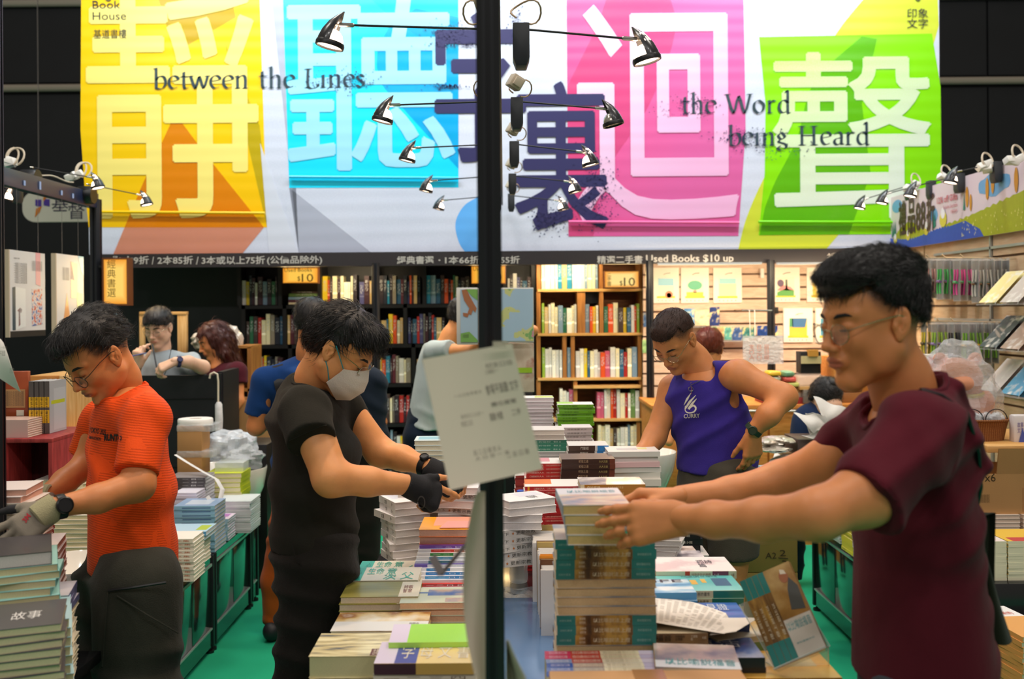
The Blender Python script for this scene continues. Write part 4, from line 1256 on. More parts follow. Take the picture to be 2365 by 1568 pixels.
tmpl('navy',.17,.13,.022,'f',art('art_navy',[(0.35,'#2a3c78'),(0.55,'#5068a8'),(0.7,'#c8c8d8')],9),'#2a2c34','#d8d0b8',texts=[('復活',.15,.5,.8,.9,0,'#e8e8f0')])
pile(1600,1752,1510,2.13,['navy'],'navy blue book with pale title','pile behind the painted cover book',G2,base=TZ)
tmpl('painted',.17,.145,.024,'l',art('art_painted',[(0.32,'#5a6a7c'),(0.5,'#c0aaa0'),(0.66,'#e4d8d0')],9),tealart,'#e0d0b0',blocks=[(.0,0,1,.28,'#e8ecec')],sblocks=[(0,.3,SER)],texts=[('以比喻說福音',.12,.1,.95,.36,0,'#3fa6a4')])
pile(1540,1712,1546,1.99,['painted','greywhite'],'painted scene book','front pile right of the colourful booklets',G2,base=TZ,rot=-6,seqmax=12)
tmpl('yellowtilt',.18,.12,.014,'l',art('art_yellow',[(0.35,'#e0a820'),(0.5,'#f0dcb0'),(0.62,'#f8f4ea'),(0.72,'#d09a28')],6),'#cfc6a0','#e6dcc0',stexts=[('新約神學導論',.1,.8,.25,.75,'#4a4030')])
q_=P(1725,1500,2.22)
book('yellowtilt',Matrix.Translation((q_.x-.005,2.32,q_.z))@Matrix.Rotation(R(24),4,'Z')@Matrix.Rotation(R(3),4,'Y'),'yellow and white book lying askew behind the acrylic stand',G2)
tmpl('yellowbox',.205,.17,.040,'f',art('art_ochre',[(0.4,'#d8962c'),(0.6,'#f2c468')],5),'#d0881c','#e6d4a0',blocks=[(.1,.4,.85,.9,'#c8b080')],sblocks=[(.0,.10,'#4a2418')],stexts=[('牧人之神',.14,.42,.2,.85,'#6a3c10'),('沈志雄',.58,.7,.3,.7,'#7a4a18'),('校園書房',.8,.93,.3,.7,'#7a4a18')])
pile(1722,1944,1551,2.10,['yellowbox'],'thick ochre book with brown spine lettering','pile carrying the acrylic stand',G2,base=TZ,rj=.2)
MB().box((0.642,2.06,0.70),(0.75,2.32,TZ-.001)).box((0.642,2.06,0),(0.75,2.32,.70)).build('side_ledge',table_black,label='black ledge fixed to the right edge of the middle table',cat='ledge')
tmpl('upright_tan',.12,.205,.012,'f','#b9a060','#c8b070','#e0d0a0')
tmpl('upright_white',.10,.19,.0085,'f','#ece8e4','#f2efe9','#eeeae2',stexts=[('一日二日三日',.1,.9,.2,.8,'#8a6aa0')])
tmpl('upright_brown',.12,.205,.012,'f','#6a4020','#8a5a30','#d8c8a0')
tmpl('upright_orange',.12,.2,.008,'f','#e8941c','#f0a838','#e6d4b0')
zt_=P(1222,1216,3.2).z
def upright_row(x,y0,n,keys,label,tops,gap=.0105):
 for i in range(n):
  k=keys[i%len(keys)]
  t_,w_,h_=TPL[k][2],TPL[k][3],TPL[k][4]
  M=Matrix.Translation((x+w_/2+PR.uniform(-.004,.004),y0-i*gap,TZ+h_/2+.001))@Matrix.Rotation(R(90),4,'X')
  book(k,M,f'{label}, {ORD[min(i, 23)] if i else "first"} from the far end beside the blue tray','upright booklets beside the blue tray')
upright_row(.083,3.22,18,['upright_tan']+['upright_white']*17,'thin upright booklet of the farther row',0)
upright_row(.095,3.00,20,['upright_brown','upright_tan']+['upright_white']*8+['upright_orange','upright_orange']+['upright_white']*3+['upright_brown']+['upright_white']*4,'upright book of the nearer row',0,.0145)
# --- far piles on the middle table
tmpl('red',.225,.15,.0138,'f','#f4efe8','#c8302c','#efe8dc',blocks=[(0,.35,.42,1,'#e8a0a8')],sblocks=[],stexts=[('口語誠文人人',.06,.3,.25,.75,'#eac8b8'),('口語之道與我們的不同文本故',.34,.66,.28,.72,'#eab8a8'),('李德華 著',.74,.87,.3,.75,'#f0e0d4'),('文',.91,.95,.2,.8,'#f0d8cc')])
tmpl('redo',.225,.15,.0138,'f','#f4efe8','#b4282e','#efe8dc',blocks=[(0,.35,.42,1,'#e87c34')],stexts=[('口語誠文人人',.14,.3,.25,.75,'#eac8b8'),('口語之道與我們的不同文本故',.34,.66,.28,.72,'#eab8a8'),('李德華 著',.74,.87,.3,.75,'#f0e0d4'),('文',.91,.95,.2,.8,'#f0d8cc')],sblocks=[(.04,.07,'#e8a82c')])
pile(1212,1352,1072,3.78,['red'],'red spined book with a white cover','farther red pile',G2,base=TZ,rj=.6)
pile(1216,1356,1128,3.44,['redo'],'dark red spined book with a white and orange cover','nearer red pile',G2,base=TZ,rj=.6)
tmpl('darkbrown',.20,.15,.019,'f','#7a6a60','#3a2018','#d8c8b0',sblocks=[(.90,1,'#6a3424')],stexts=[('初信之道',.32,.5,.3,.85,'#b89878'),('人人文庫',.7,.86,.25,.75,'#a8985c')])
pile(1296,1420,1067,3.72,['darkbrown'],'dark brown spined book','pile between the red pile and the leaning hand',G2,base=TZ)
tmpl('ochrespine',.215,.15,.02,'f',art('art_greycity',[(0.35,'#6a7088'),(0.5,'#a8a0a0'),(0.62,'#e0dcd8')],13),'#b0742c','#e0d0b0',sblocks=[(0,.06,'#e8d8b8')],stexts=[('奇妙家譜',.1,.3,.2,.8,'#f0d8a8'),('人信奉上帝的故事',.42,.66,.3,.7,'#e0b878')])
pile(1354,1480,1126,3.30,['ochrespine'],'ochre spined book with a grey city picture','pile behind the held books',G2,base=TZ,rj=.5)
tmpl('greenspine',.17,.14,.0155,'f','#e8ece4','#2f7a62','#e8e4d4',stexts=[('人之初信仰',.1,.6,.3,.7,'#b8d4c4'),('張文 主',.68,.86,.3,.7,'#cfe4d8')])
tmpl('creamclosed',.15,.15,.021,'b','#efeae6',pages='#e2d6c8')
pile(1216,1308,984+8,4.16,['creamclosed','creamclosed','greenspine','greenspine','greenspine','greywhite'],'cream or green edged book','pile right of the hanging sheet',G2,base=TZ)
tmpl('pinkgrey',.13,.13,.0165,'f','#e8e0e4','#c8b8b4','#e4dcd4',stexts=[('經典導讀 人文',.15,.8,.3,.7,'#7a6a68')])
pile(1299,1368,992,4.40,['pinkgrey'],'pale pink spined book','pile below the green stack',G2,base=TZ)
tmpl('brownblue',.16,.14,.021,'f','#f2eeea','#4a342c','#d8d0c4',sblocks=[(.66,.72,'#d8d4d0'),(.72,1,'#2a80c4')],stexts=[('門聖經',.3,.5,.25,.8,'#d0c4b8')])
pile(1312,1404,1032,3.98,['brownblue'],'brown and blue spined book','pile above the dark brown books',G2,base=TZ)
tmpl('green',.172,.14,.0145,'f','#f2f2f2','#6fae1a','#e8ecd8',blocks=[(0,.3,.45,1,'#a4d468')],stexts=[('新生命 讀經',.15,.55,.3,.7,'#3a5a14'),('人人',.8,.92,.3,.7,'#2e4a10')])
pile(1288,1370,936,4.74,['green'],'bright green spined book','green stack in front of the wooden crates',G2,base=TZ,jit=.008,rj=1.5)
tmpl('whitelime',.15,.14,.017,'b','#f4f2f2',pages='#e2d4d6',blocks=[(.4,.2,1,.8,'#c8e07c')])
pile(1207,1275,924,4.80,['whitelime'],'white book with pinkish pages','stack left of the green stack',G2,base=TZ,jit=.006)
tmpl('magazine',.2,.16,.020,'f','#f0eeea','#d8d4d0','#d9cdc8',blocks=[(.2,.3,.6,.6,'#c8c8d0'),(.62,.4,.8,.7,'#ecec9c')])
tmpl('magazine_pink',.21,.17,.020,'f','#e8c8cc','#e0b8bc','#e4dad4')
tmpl('magazine_cream',.215,.17,.026,'f','#e8e4dc','#d8d4cc','#d6ceb8')
pile(1402,1520,1049,3.84,['magazine','magazine','magazine_pink','magazine','magazine_cream','magazine_cream','magazine'],'large soft magazine','uneven pile under the leaning hand',G2,base=TZ,jit=.008,rj=4)
tmpl('creamblue',.13,.14,.0195,'b','#dce8e8',pages='#e4dcc0',blocks=[(.1,.2,.9,.9,'#9ac8d4')])
pile(957,1034,1017,3.92,['creamblue'],'cream paged book','pile left of the tilted hanging sheet',G1,base=TZ)
tmpl('whiteblue',.2,.18,.016,'b',art('art_whiteblue',[(0.4,'#6ab0d8'),(0.5,'#f0f4f6'),(0.7,'#f6f4f0')],8),pages='#e6dccc')
pile(925,1045,1120,3.42,['whiteblue'],'white book with a blue patterned cover','low pile between the two gloved hands',G1,base=TZ)
tmpl('smallred',.06,.1,.011,'f','#f0ece8','#a83a34','#e8dcd0')
pile(1188,1222,1101,4.30,['smallred'],'small brick red spined booklet','little pile behind the red books',G2,base=TZ)
# --- left edge of the view (table at 0.72)
LZ=0.72
KZ=0.476
tmpl('blackflower',.15,.21,.030,'r','#4a4648','#3a2018','#d8d2cc',sblocks=[(0,.16,'#e0b020')],stexts=[('新版字典',.22,.6,.25,.8,'#c89a3c')])
tmpl('aqua',.15,.21,.0175,'r','#a9dcd4','#64aaa4','#d9cda0',stexts=[('生命之道人子',.1,.7,.3,.75,'#2f5a5c'),('上帝',.78,.92,.3,.7,'#2f5a5c')])
tmpl('aquacream',.16,.215,.0215,'l','#b8dce4','#a8ccd4','#e2d8ae',texts=[('讀本',.5,.55,.8,.7,0,'#4a7a8c')])
tmpl('darkcream',.15,.2,.017,'l','#5a5658','#6a6668','#e0d4aa',texts=[('故事',.3,.3,.7,.6,0,'#e8e4e0')])
tmpl('pinkpages',.12,.15,.0175,'l','#efe4e0','#d8b4a4','#e0b09c')
tmpl('orangetint',.10,.14,.012,'l','#e8dcc4','#d8a070','#e0cfa4')
tmpl('violet',.10,.14,.016,'r','#d8d4dc','#6a6c94','#e0dcd4')
tmpl('creamthick',.19,.15,.0165,'b','#efe6d8',pages='#e6dab0',blocks=[(.3,.2,.7,.8,'#c8a8c0')])
tmpl('lefttext',.16,.16,.014,'f','#f0e8e0','#ece0cc','#e8d8c8',stexts=[('人文口語典',.2,.7,.25,.75,'#4a3c34'),('出',.8,.88,.2,.8,'#d0642c')])
MB().box((-1.30,1.98,LZ),(-1.15,2.25,.80)).build('display_riser',table_black,label='black riser block below the piles at the lower left',cat='riser')
q_=P(14,1297,2.34)
b_=pile(-75,55,1320,2.26,['aqua']*7,'pale aqua book','teal spined pile at the left edge',G3,rot=24,rj=5,jit=.006)
M_=b_[0][1].copy()
M_.translation.z+=.0178
M_=Matrix.Translation((-.012,-.005,0))@M_
book('blackflower',M_,'dark grey book with a looping line drawing and brown spine on the teal pile',G3)
zc_=b_[-1][1].translation.z
q2=b_[-1][1].translation
k_=0
zz=zc_
while zz-.0215>LZ-.01:
 zz-=.0215
 book('aquacream',Matrix.Translation((q2.x+.035+PR.uniform(-.004,.004),q2.y-.01,zz))@Matrix.Rotation(R(24+PR.uniform(-2,2)),4,'Z'),f'thick cream paged book with a pale blue cover, {ORD[k_]} below the teal spined books',G3)
 k_+=1
pile(-60,52,1466,2.06,['darkcream'],'dark covered book','front pile in the lower left corner',G3,base=LZ,rot=22,rj=3)
pile(15,88,1268,2.62,['pinkpages'],'pink tinted book','pinkish pile behind the teal spines',G3,base=LZ,rot=16,rj=3,jit=.004)
pile(52,118,1384,2.46,['violet','violet','violet','orangetint'],'book with orange tinted pages','slim pile beside the white tub',G3,base=LZ,rot=16,rj=5)
pile(-60,42,1136,2.66,['pinkpages','pinkpages','lefttext','lefttext','lefttext','lefttext','pinkpages','lefttext'],'cream book with small spine lettering','tall pile being lifted with grey gloves',G3,base=LZ,rot=6,rj=4,jit=.005)
pile(80,190,1114,3.78,['creamthick'],'thick cream paged book','cream pile behind the gloved hand',G3,base=KZ,rj=2,jit=.004)
pile(128,240,1193,3.60,['creamthick'],'thick cream paged book','nearer cream pile above the white tub',G3,base=KZ,rj=2,jit=.004)
pile(120,208,1080,3.96,['creamthick'],'thick cream paged book','cream pile beside the red box',G3,base=KZ,rj=2,jit=.004)
# --- left aisle cabinets (top at 0.475)
KZ=0.476
def lc(key,xr,ytop,d,stem,where,n=None,rot=0,**kw):
 w=TPL[key[0]][3]
 px1=xr
 px0=xr-w*F/d
 pile(px0,px1,ytop,d,key,stem,where,G4,rot=rot,base=KZ,seqmax=n,**kw)
tmpl('whitebk',.15,.16,.017,'f','#f0ece4','#e8e0d0','#ece2cc',stexts=[('圖說文集',.1,.9,.25,.75,'#c87a5a')])
tmpl('bluemag',.20,.2,.019,'f','#8aa8cc','#8ab8d0','#d8e0e4',blocks=[(.2,.2,.8,.8,'#c8d4e4')],stexts=[('——',.2,.9,.35,.6,'#4a6a94')])
tmpl('bluecov',.2,.18,.02,'f','#b8d8ec','#5aa0d0','#e0e4e8',blocks=[(.7,.2,.95,.8,'#b8cc3c')])
tmpl('greyblack',.2,.18,.017,'f','#8a8688','#d8d6d8','#d8d6da',sblocks=[(.2,1,'#4c4a4e')],stexts=[('一 目一',.4,.95,.3,.7,'#e0e0e0')])
tmpl('yellowedge',.2,.2,.026,'r','#c8d028','#c0cc20','#ece0b8')
tmpl('whitemag',.2,.22,.012,'f','#e4ecec','#dfe0e2','#dde2e2',blocks=[(.1,.1,.9,.8,'#e8eef0')])
tmpl('palebluebk',.1,.15,.014,'f','#f0dce8','#a8ccdc','#d0dde4',blocks=[(.2,.4,.8,.9,'#c078c0')])
tmpl('lilacbk',.12,.15,.014,'f','#e8e4f0','#dcd8e8','#e0dce8')
lc(['whitebk'],447,1250,4.35,'cream book with orange spine print','pile nearest on the left cabinets',rj=1.5)
lc(['bluecov','bluecov','whitebk'],474,1228,4.62,'blue spined book','pile behind the cream corner pile',rj=1.5)
lc(['bluemag'],495,1172,4.88,'shrink-wrapped pale blue book','shiny blue pile on the left cabinets',rj=1)
lc(['palebluebk'],526,1200,5.12,'small pale blue book','pile right of the shiny blue books',rj=2)
lc(['lilacbk'],454,1138,5.08+.02,'pale lilac book','pile left of the grey spined books',rj=2)
lc(['greyblack'],474,1107,5.25,'white book with dark spine bands','pile under the looped strap',rj=1)
lc(['whitemag'],578,1160,5.3,'large white magazine','pile at the far corner of the left cabinets',rj=1)
lc(['yellowedge'],556,1096,5.50,'thick cream book','yellow edged pile before the white tub',rj=1)
# --- right aisle and right edge
tmpl('rwhite',.14,.2,.0145,'l','#eceef0','#e0e4e8','#e4e6e6')
tmpl('ryellow',.14,.16,.0145,'l','#e8e8ea','#e4d020','#e4e6e6',sblocks=[(0.0,.5,'#e8d428')],stexts=[('日目口',.1,.4,.3,.7,'#4a4a40')])
tmpl('rcream',.2,.2,.011,'f','#f0e0dc','#e6e2c4','#dfe2c0',blocks=[(.1,.1,.9,.9,art('art_red_on_white',[(0.45,'#d87c70'),(0.55,'#f2e6dc')],16))])
tmpl('rcream2',.2,.2,.011,'f','#ecc048','#e6e2c4','#dfe2b8',blocks=[(.1,.0,.9,.3,'#c84848')])
tmpl('rpeach',.2,.2,.0165,'b','#efe2d4',pages='#ecd2bc')
pile(1950,1993,1196,4.95,['rwhite'],'white book','white pile on the right aisle cabinets',G5,base=KZ,rj=1.5)
pile(1925,1960,1190,5.25,['rwhite'],'white book','farther white pile on the right aisle cabinets',G5,base=KZ,rj=1.5)
pile(1978,2030,1205,4.7,['ryellow'],'white book','yellow labelled pile behind the man in maroon',G5,base=KZ,rj=.6)
RX=P(2262,1345,3.6)
ri=MB().box((RX.x-.01,3.58,KZ),(2.6,3.95,RX.z)).build('display_riser',table_black,label='black riser box carrying cream piles at the right edge',cat='riser',bev=.003)
for i,(x0,x1,key,st,wh)in enumerate(((2262,2332,'rcream','thin book','red and white topped pile'),(2334,2460,'rcream2','thin book','yellow and red topped pile'))):
 w=TPL[key][3]
 q_=P(x0,1248,3.6)
 z=q_.z
 k=0
 top=RX.z
 n_=int((z-top)/.011)
 for k in range(n_):
  M=Matrix.Translation((q_.x+(x1-x0)/F*3.6/2 if i==0 else q_.x+.1,3.72,top+.0003+.011*(n_-1-k)))@Matrix.Rotation(R(PR.uniform(-.8,.8)),4,'Z')@(Matrix.Diagonal((.53,1,1,1))if i==0 else Matrix.Identity(4))
  book(key,M,f'{st}, {ORD[min(k, 23)]} in the {wh} at the right edge',G5)
pq=P(2262,1180,4.25)
rb=MB().box((2.0,4.22,KZ),(2.62,4.7,0.56)).build('display_riser',table_black,label='black riser under the peach coloured piles',cat='riser')
for i,x in enumerate((2.10,2.31,2.52)):
 for k in range(12):
  z=.56+.0003+.0165*(11-k)
  book('rpeach',Matrix.Translation((x,4.36,z))@Matrix.Rotation(R(PR.uniform(-1,1)),4,'Z'),f'peach paged book, {ORD[k]} from the top of the {("left", "middle", "right")[i]} pile under the open carton',G5)
tmpl('rcurve',.15,.21,.014,'l','#f4f2f0','#e8e6e6','#e4e2de',texts=[('新約',.6,.55,.85,.7,0,'#d0442c')])
tmpl('rorange',.14,.2,.016,'l','#e8a860','#e0a058','#e6ddbc')
pile(2302,2400,1450,3.22,['rcurve'],'white covered soft book','white pile at the lower right edge',G5,base=KZ,rot=8,rj=2,jit=.008)
pile(2350,2470,1480,3.0,['rorange'],'cream paged book with an orange cover','pile in the lower right corner',G5,base=KZ,rot=6,rj=2)
# ------------------------- shelved books
SH={}
def shelf_mat():
 k=NT('shelved_spine',0.45,0.4,0.1)
 oi=k.n('ShaderNodeObjectInfo')
 v=k.mapping('Generated')
 x=k.xyz(v)
 rnd=oi.outputs['Random']
 band=k.math('ABSOLUTE',k.math('SUBTRACT',x[2],k.math('ADD',0.2,k.math('MULTIPLY',rnd,0.25))))
 b1=k.math('LESS_THAN',band,0.035)
 ti=k.math('LESS_THAN',k.math('ABSOLUTE',k.math('SUBTRACT',x[2],0.66)),0.2)
 vv=k.mapping('Object',(180,1,120))
 ch=k.math('GREATER_THAN',k.noise(vv,1.0,2),0.56)
 mid=k.math('LESS_THAN',k.math('ABSOLUTE',k.math('SUBTRACT',x[0],0.5)),0.28)
 t_=k.math('MULTIPLY',k.math('MULTIPLY',ti,ch),mid)
 base=oi.outputs['Color']
 hs=k.n('ShaderNodeHueSaturation')
 hs.inputs['Hue'].default_value=0.5
 hs.inputs['Value'].default_value=1.6
 hs.inputs['Saturation'].default_value=0.7
 k.l(base,hs.inputs['Color'])
 c1=k.mix(k.math('MULTIPLY',b1,k.math('GREATER_THAN',rnd,0.4)),base,hs.outputs[0])
 inv=k.n('ShaderNodeInvert')
 k.l(base,inv.inputs['Color'])
 c2=k.mix(k.math('MULTIPLY',t_,0.75),c1,inv.outputs[0])
 k.color(c2)
 return k.M
SM=shelf_mat()
RS=[]
SP=mat('shelved_pages','#d8ccb0',0.85)
def shelf_book(x,y,z,w,h,dp,col,label,group,lean=0.0):
 key=(round(w,3),round(h,2))
 if key not in SH:
  mb=MB()
  W_,H_=key
  mb.box((0,0,0),(W_,.0015,H_),0).box((0,0,0),(.0012,dp,H_),0).box((W_-.0012,0,0),(W_,dp,H_),0).box((.0012,.0015,.002),(W_-.0012,dp-.003,H_-.003),1)
  SH[key]=mb.mesh('shelved_book',[SM,SP],smooth=False)
 if not kept():
  RS.append((SH[key],Matrix.Translation((x,y,z)),col))
  return
 o=bpy.data.objects.new('shelved_book',SH[key])
 o['seq']=NB[0]-1
 o.matrix_world=Matrix.Translation((x,y,z))@Matrix.Rotation(R(lean),4,'Y')
 put(o,None,label,'book',group)
 o.color=(*srgb(col),1)
 return o
CN={'#2a2026':'near-black','#3c2028':'maroon','#1f2430':'navy black','#40302c':'dark brown','#5a2430':'wine red','#b02a24':'red','#d8501c':'orange','#e0c020':'yellow','#e8dcb4':'cream','#f0ead8':'ivory','#2a5a78':'steel blue','#2080a0':'bright teal','#2a6a4a':'green','#6a8a4a':'olive','#8a8070':'taupe','#4a4a78':'indigo','#c8a870':'tan','#d8d4cc':'pale grey','#8fae3c':'lime','#c85a78':'pink','#7a94a8':'grey blue'}
dark=['#2a2026','#3c2028','#1f2430','#40302c','#5a2430','#2a5a78','#2a6a4a','#4a4a78','#8a8070','#c8a870','#e8dcb4','#d8d4cc','#b02a24','#d8501c','#e0c020','#2080a0','#7a94a8']
wdark=[10,8,7,8,5,4,3,4,5,4,6,5,3,2.5,2,1.5,2]
light=['#f0ead8','#e8dcb4','#d8d4cc','#c8a870','#7a94a8','#8fae3c','#6a8a4a','#2a5a78','#2080a0','#b02a24','#d8501c','#e0c020','#c85a78','#2a6a4a','#40302c']
wlight=[18,16,12,4,5,4,3,3,2,2.5,2,4,2,2,2]
SB=random.Random(77)
USED={}
COUNT=[0]
def fill(x0,x1,yb,hpx,d,pal,wts,case,rown,fixed=(),hmin=.72,jitw=(5,12),group=None):
 """fill a shelf compartment between pixel columns; yb = pixel row of the shelf board"""
 x=x0+1.5
 prev='the left side board'
 seq=[]
 i=0
 fx=dict(fixed)
 while x<x1-5:
  w=SB.choice(range(jitw[0],jitw[1]+1))
  w=min(w,x1-2-x)
  if w<4:break
  c=fx.get(i)or SB.choices(pal,wts)[0]
  h=hpx*SB.uniform(hmin,.98)
  seq.append((x,w,h,c))
  x+=w
  i+=1
 base=P(x0,yb,d)
 zb_=P(892 if d>8.05 else 1358,yb,d).z
 for i,(x,w,h,c)in enumerate(seq):
  l_=CN[seq[i-1][3]]if i else 'side board'
  r_=CN[seq[i+1][3]]if i<len(seq)-1 else 'side board'
  size='tall' if h>hpx*.9 else 'short' if h<hpx*.8 else 'mid-height'
  thick='thick' if w>9 else 'thin' if w<7 else ''
  lab=f'{size} {thick} {CN[c]} spine between {l_} and {r_}, {rown} {case}'.replace('  ',' ')
  if lab in USED:
   USED[lab]+=1
   lab=f'{size} {CN[c]} spine, {ORD[min(i, 23)] if i else "first"} from the left, {rown} {case}'
  USED[lab]=1
  q=PZ(x,zb_,d)
  shelf_book(q.x,d+SB.uniform(.01,.035),zb_+.001,m(w-.4,d),m(h,d),.13,c,lab,group)
  COUNT[0]+=1
gB,gW='used books standing in the black bookcase','used books standing in the wooden crates'
bs='shelf of black case'
rn=['top','second','third','fourth','fifth','lowest']
for r,x0,x1,fx in((0,556,642,{0:'#d8d4cc',1:'#e0c020',6:'#7a94a8'}),(0,742,826,{0:'#e0c020',1:'#d8501c',3:'#e8dcb4',5:'#e8dcb4',6:'#f0ead8',7:'#f0ead8'}),(0,828,860,{}),(0,872,976,{2:'#2080a0',9:'#d8501c'}),(0,984,1088,{6:'#d8501c',8:'#e8dcb4'}),(0,1172,1230,{0:'#d8d4cc',3:'#4a4a78'}),(1,566,653,{1:'#2a6a4a',3:'#c85a78' if False else '#b02a24'}),(1,661,690,{}),(1,832,862,{}),(1,872,932,{4:'#d8501c',5:'#e8dcb4'}),(1,940,1028,{8:'#b02a24'}),(2,578,666,{1:'#e0c020',3:'#d8501c'}),(2,846,862,{}),(2,872,950,{}),(2,960,986,{}),(3,850,862,{}),(3,878,950,{0:'#b02a24',2:'#e8dcb4',5:'#b02a24'}),(4,872,950,{3:'#7a94a8',6:'#e0c020'}),(5,872,950,{})):
 fill(x0,x1,BROWS[r][1]-1,72 if r else 70,BY,dark,wdark,bs,rn[r],fixed=fx,group=gB)
ws='shelf of wooden crates'
for r,x0,x1,fx in((0,1250,1384,{}),(1,1250,1334,{}),(1,1351,1385,{}),(1,1394,1480,{0:'#2a6a4a',1:'#d8501c',8:'#8fae3c',9:'#8fae3c'}),(2,1250,1300,{}),(2,1308,1320,{}),(2,1328,1474,{}),(3,1290,1325,{}),(3,1376,1478,{5:'#b02a24',8:'#b02a24'}),(4,1378,1472,{}),(5,1378,1472,{})):
 fill(x0,x1,WROWS[r][1]-1,72,WY,light,wlight,ws,rn[r],fixed=fx,group=gW,jitw=(6,12),hmin=.8)
def flat(px0,px1,yb,tpx,d,col,label,grp):
 a,b=P(px0,yb,d),P(px1,yb,d)
 t_=m(tpx,d)
 mb=MB().box((0,0,0),(b.x-a.x,.0015,t_),0).box((0,0,0),(b.x-a.x,.15,.0015),0).box((0,0,t_-.0015),(b.x-a.x,.15,t_),0).box((.002,.002,.0015),(b.x-a.x-.002,.148,t_-.0015),1)
 o=bpy.data.objects.new('shelved_book',mb.mesh('shelved_book',[SM,SP],smooth=False))
 o.matrix_world=Matrix.Translation((a.x,d+.02,P(892,yb,d).z))
 put(o,None,label,'book',grp)
 o.color=(*srgb(col),1)
for i,(x0,x1,yb,t_,c,lab)in enumerate(((665,737,695,5,'#e8dcb4','cream book lying flat, lowest below the Used Books sign'),(665,737,690,6,'#5a2430','wine red book lying flat, second up below the Used Books sign'),(665,732,684,7,'#7a94a8','grey blue book lying flat, third up below the Used Books sign'),(666,735,677,7,'#6a8a4a','olive book lying flat, fourth up below the Used Books sign'),(672,734,670,5,'#40302c','dark brown book lying flat, topmost below the Used Books sign'))):
 flat(x0,x1,yb+6.5,t_,BY,c,lab,gB)
print('shelved',COUNT[0])
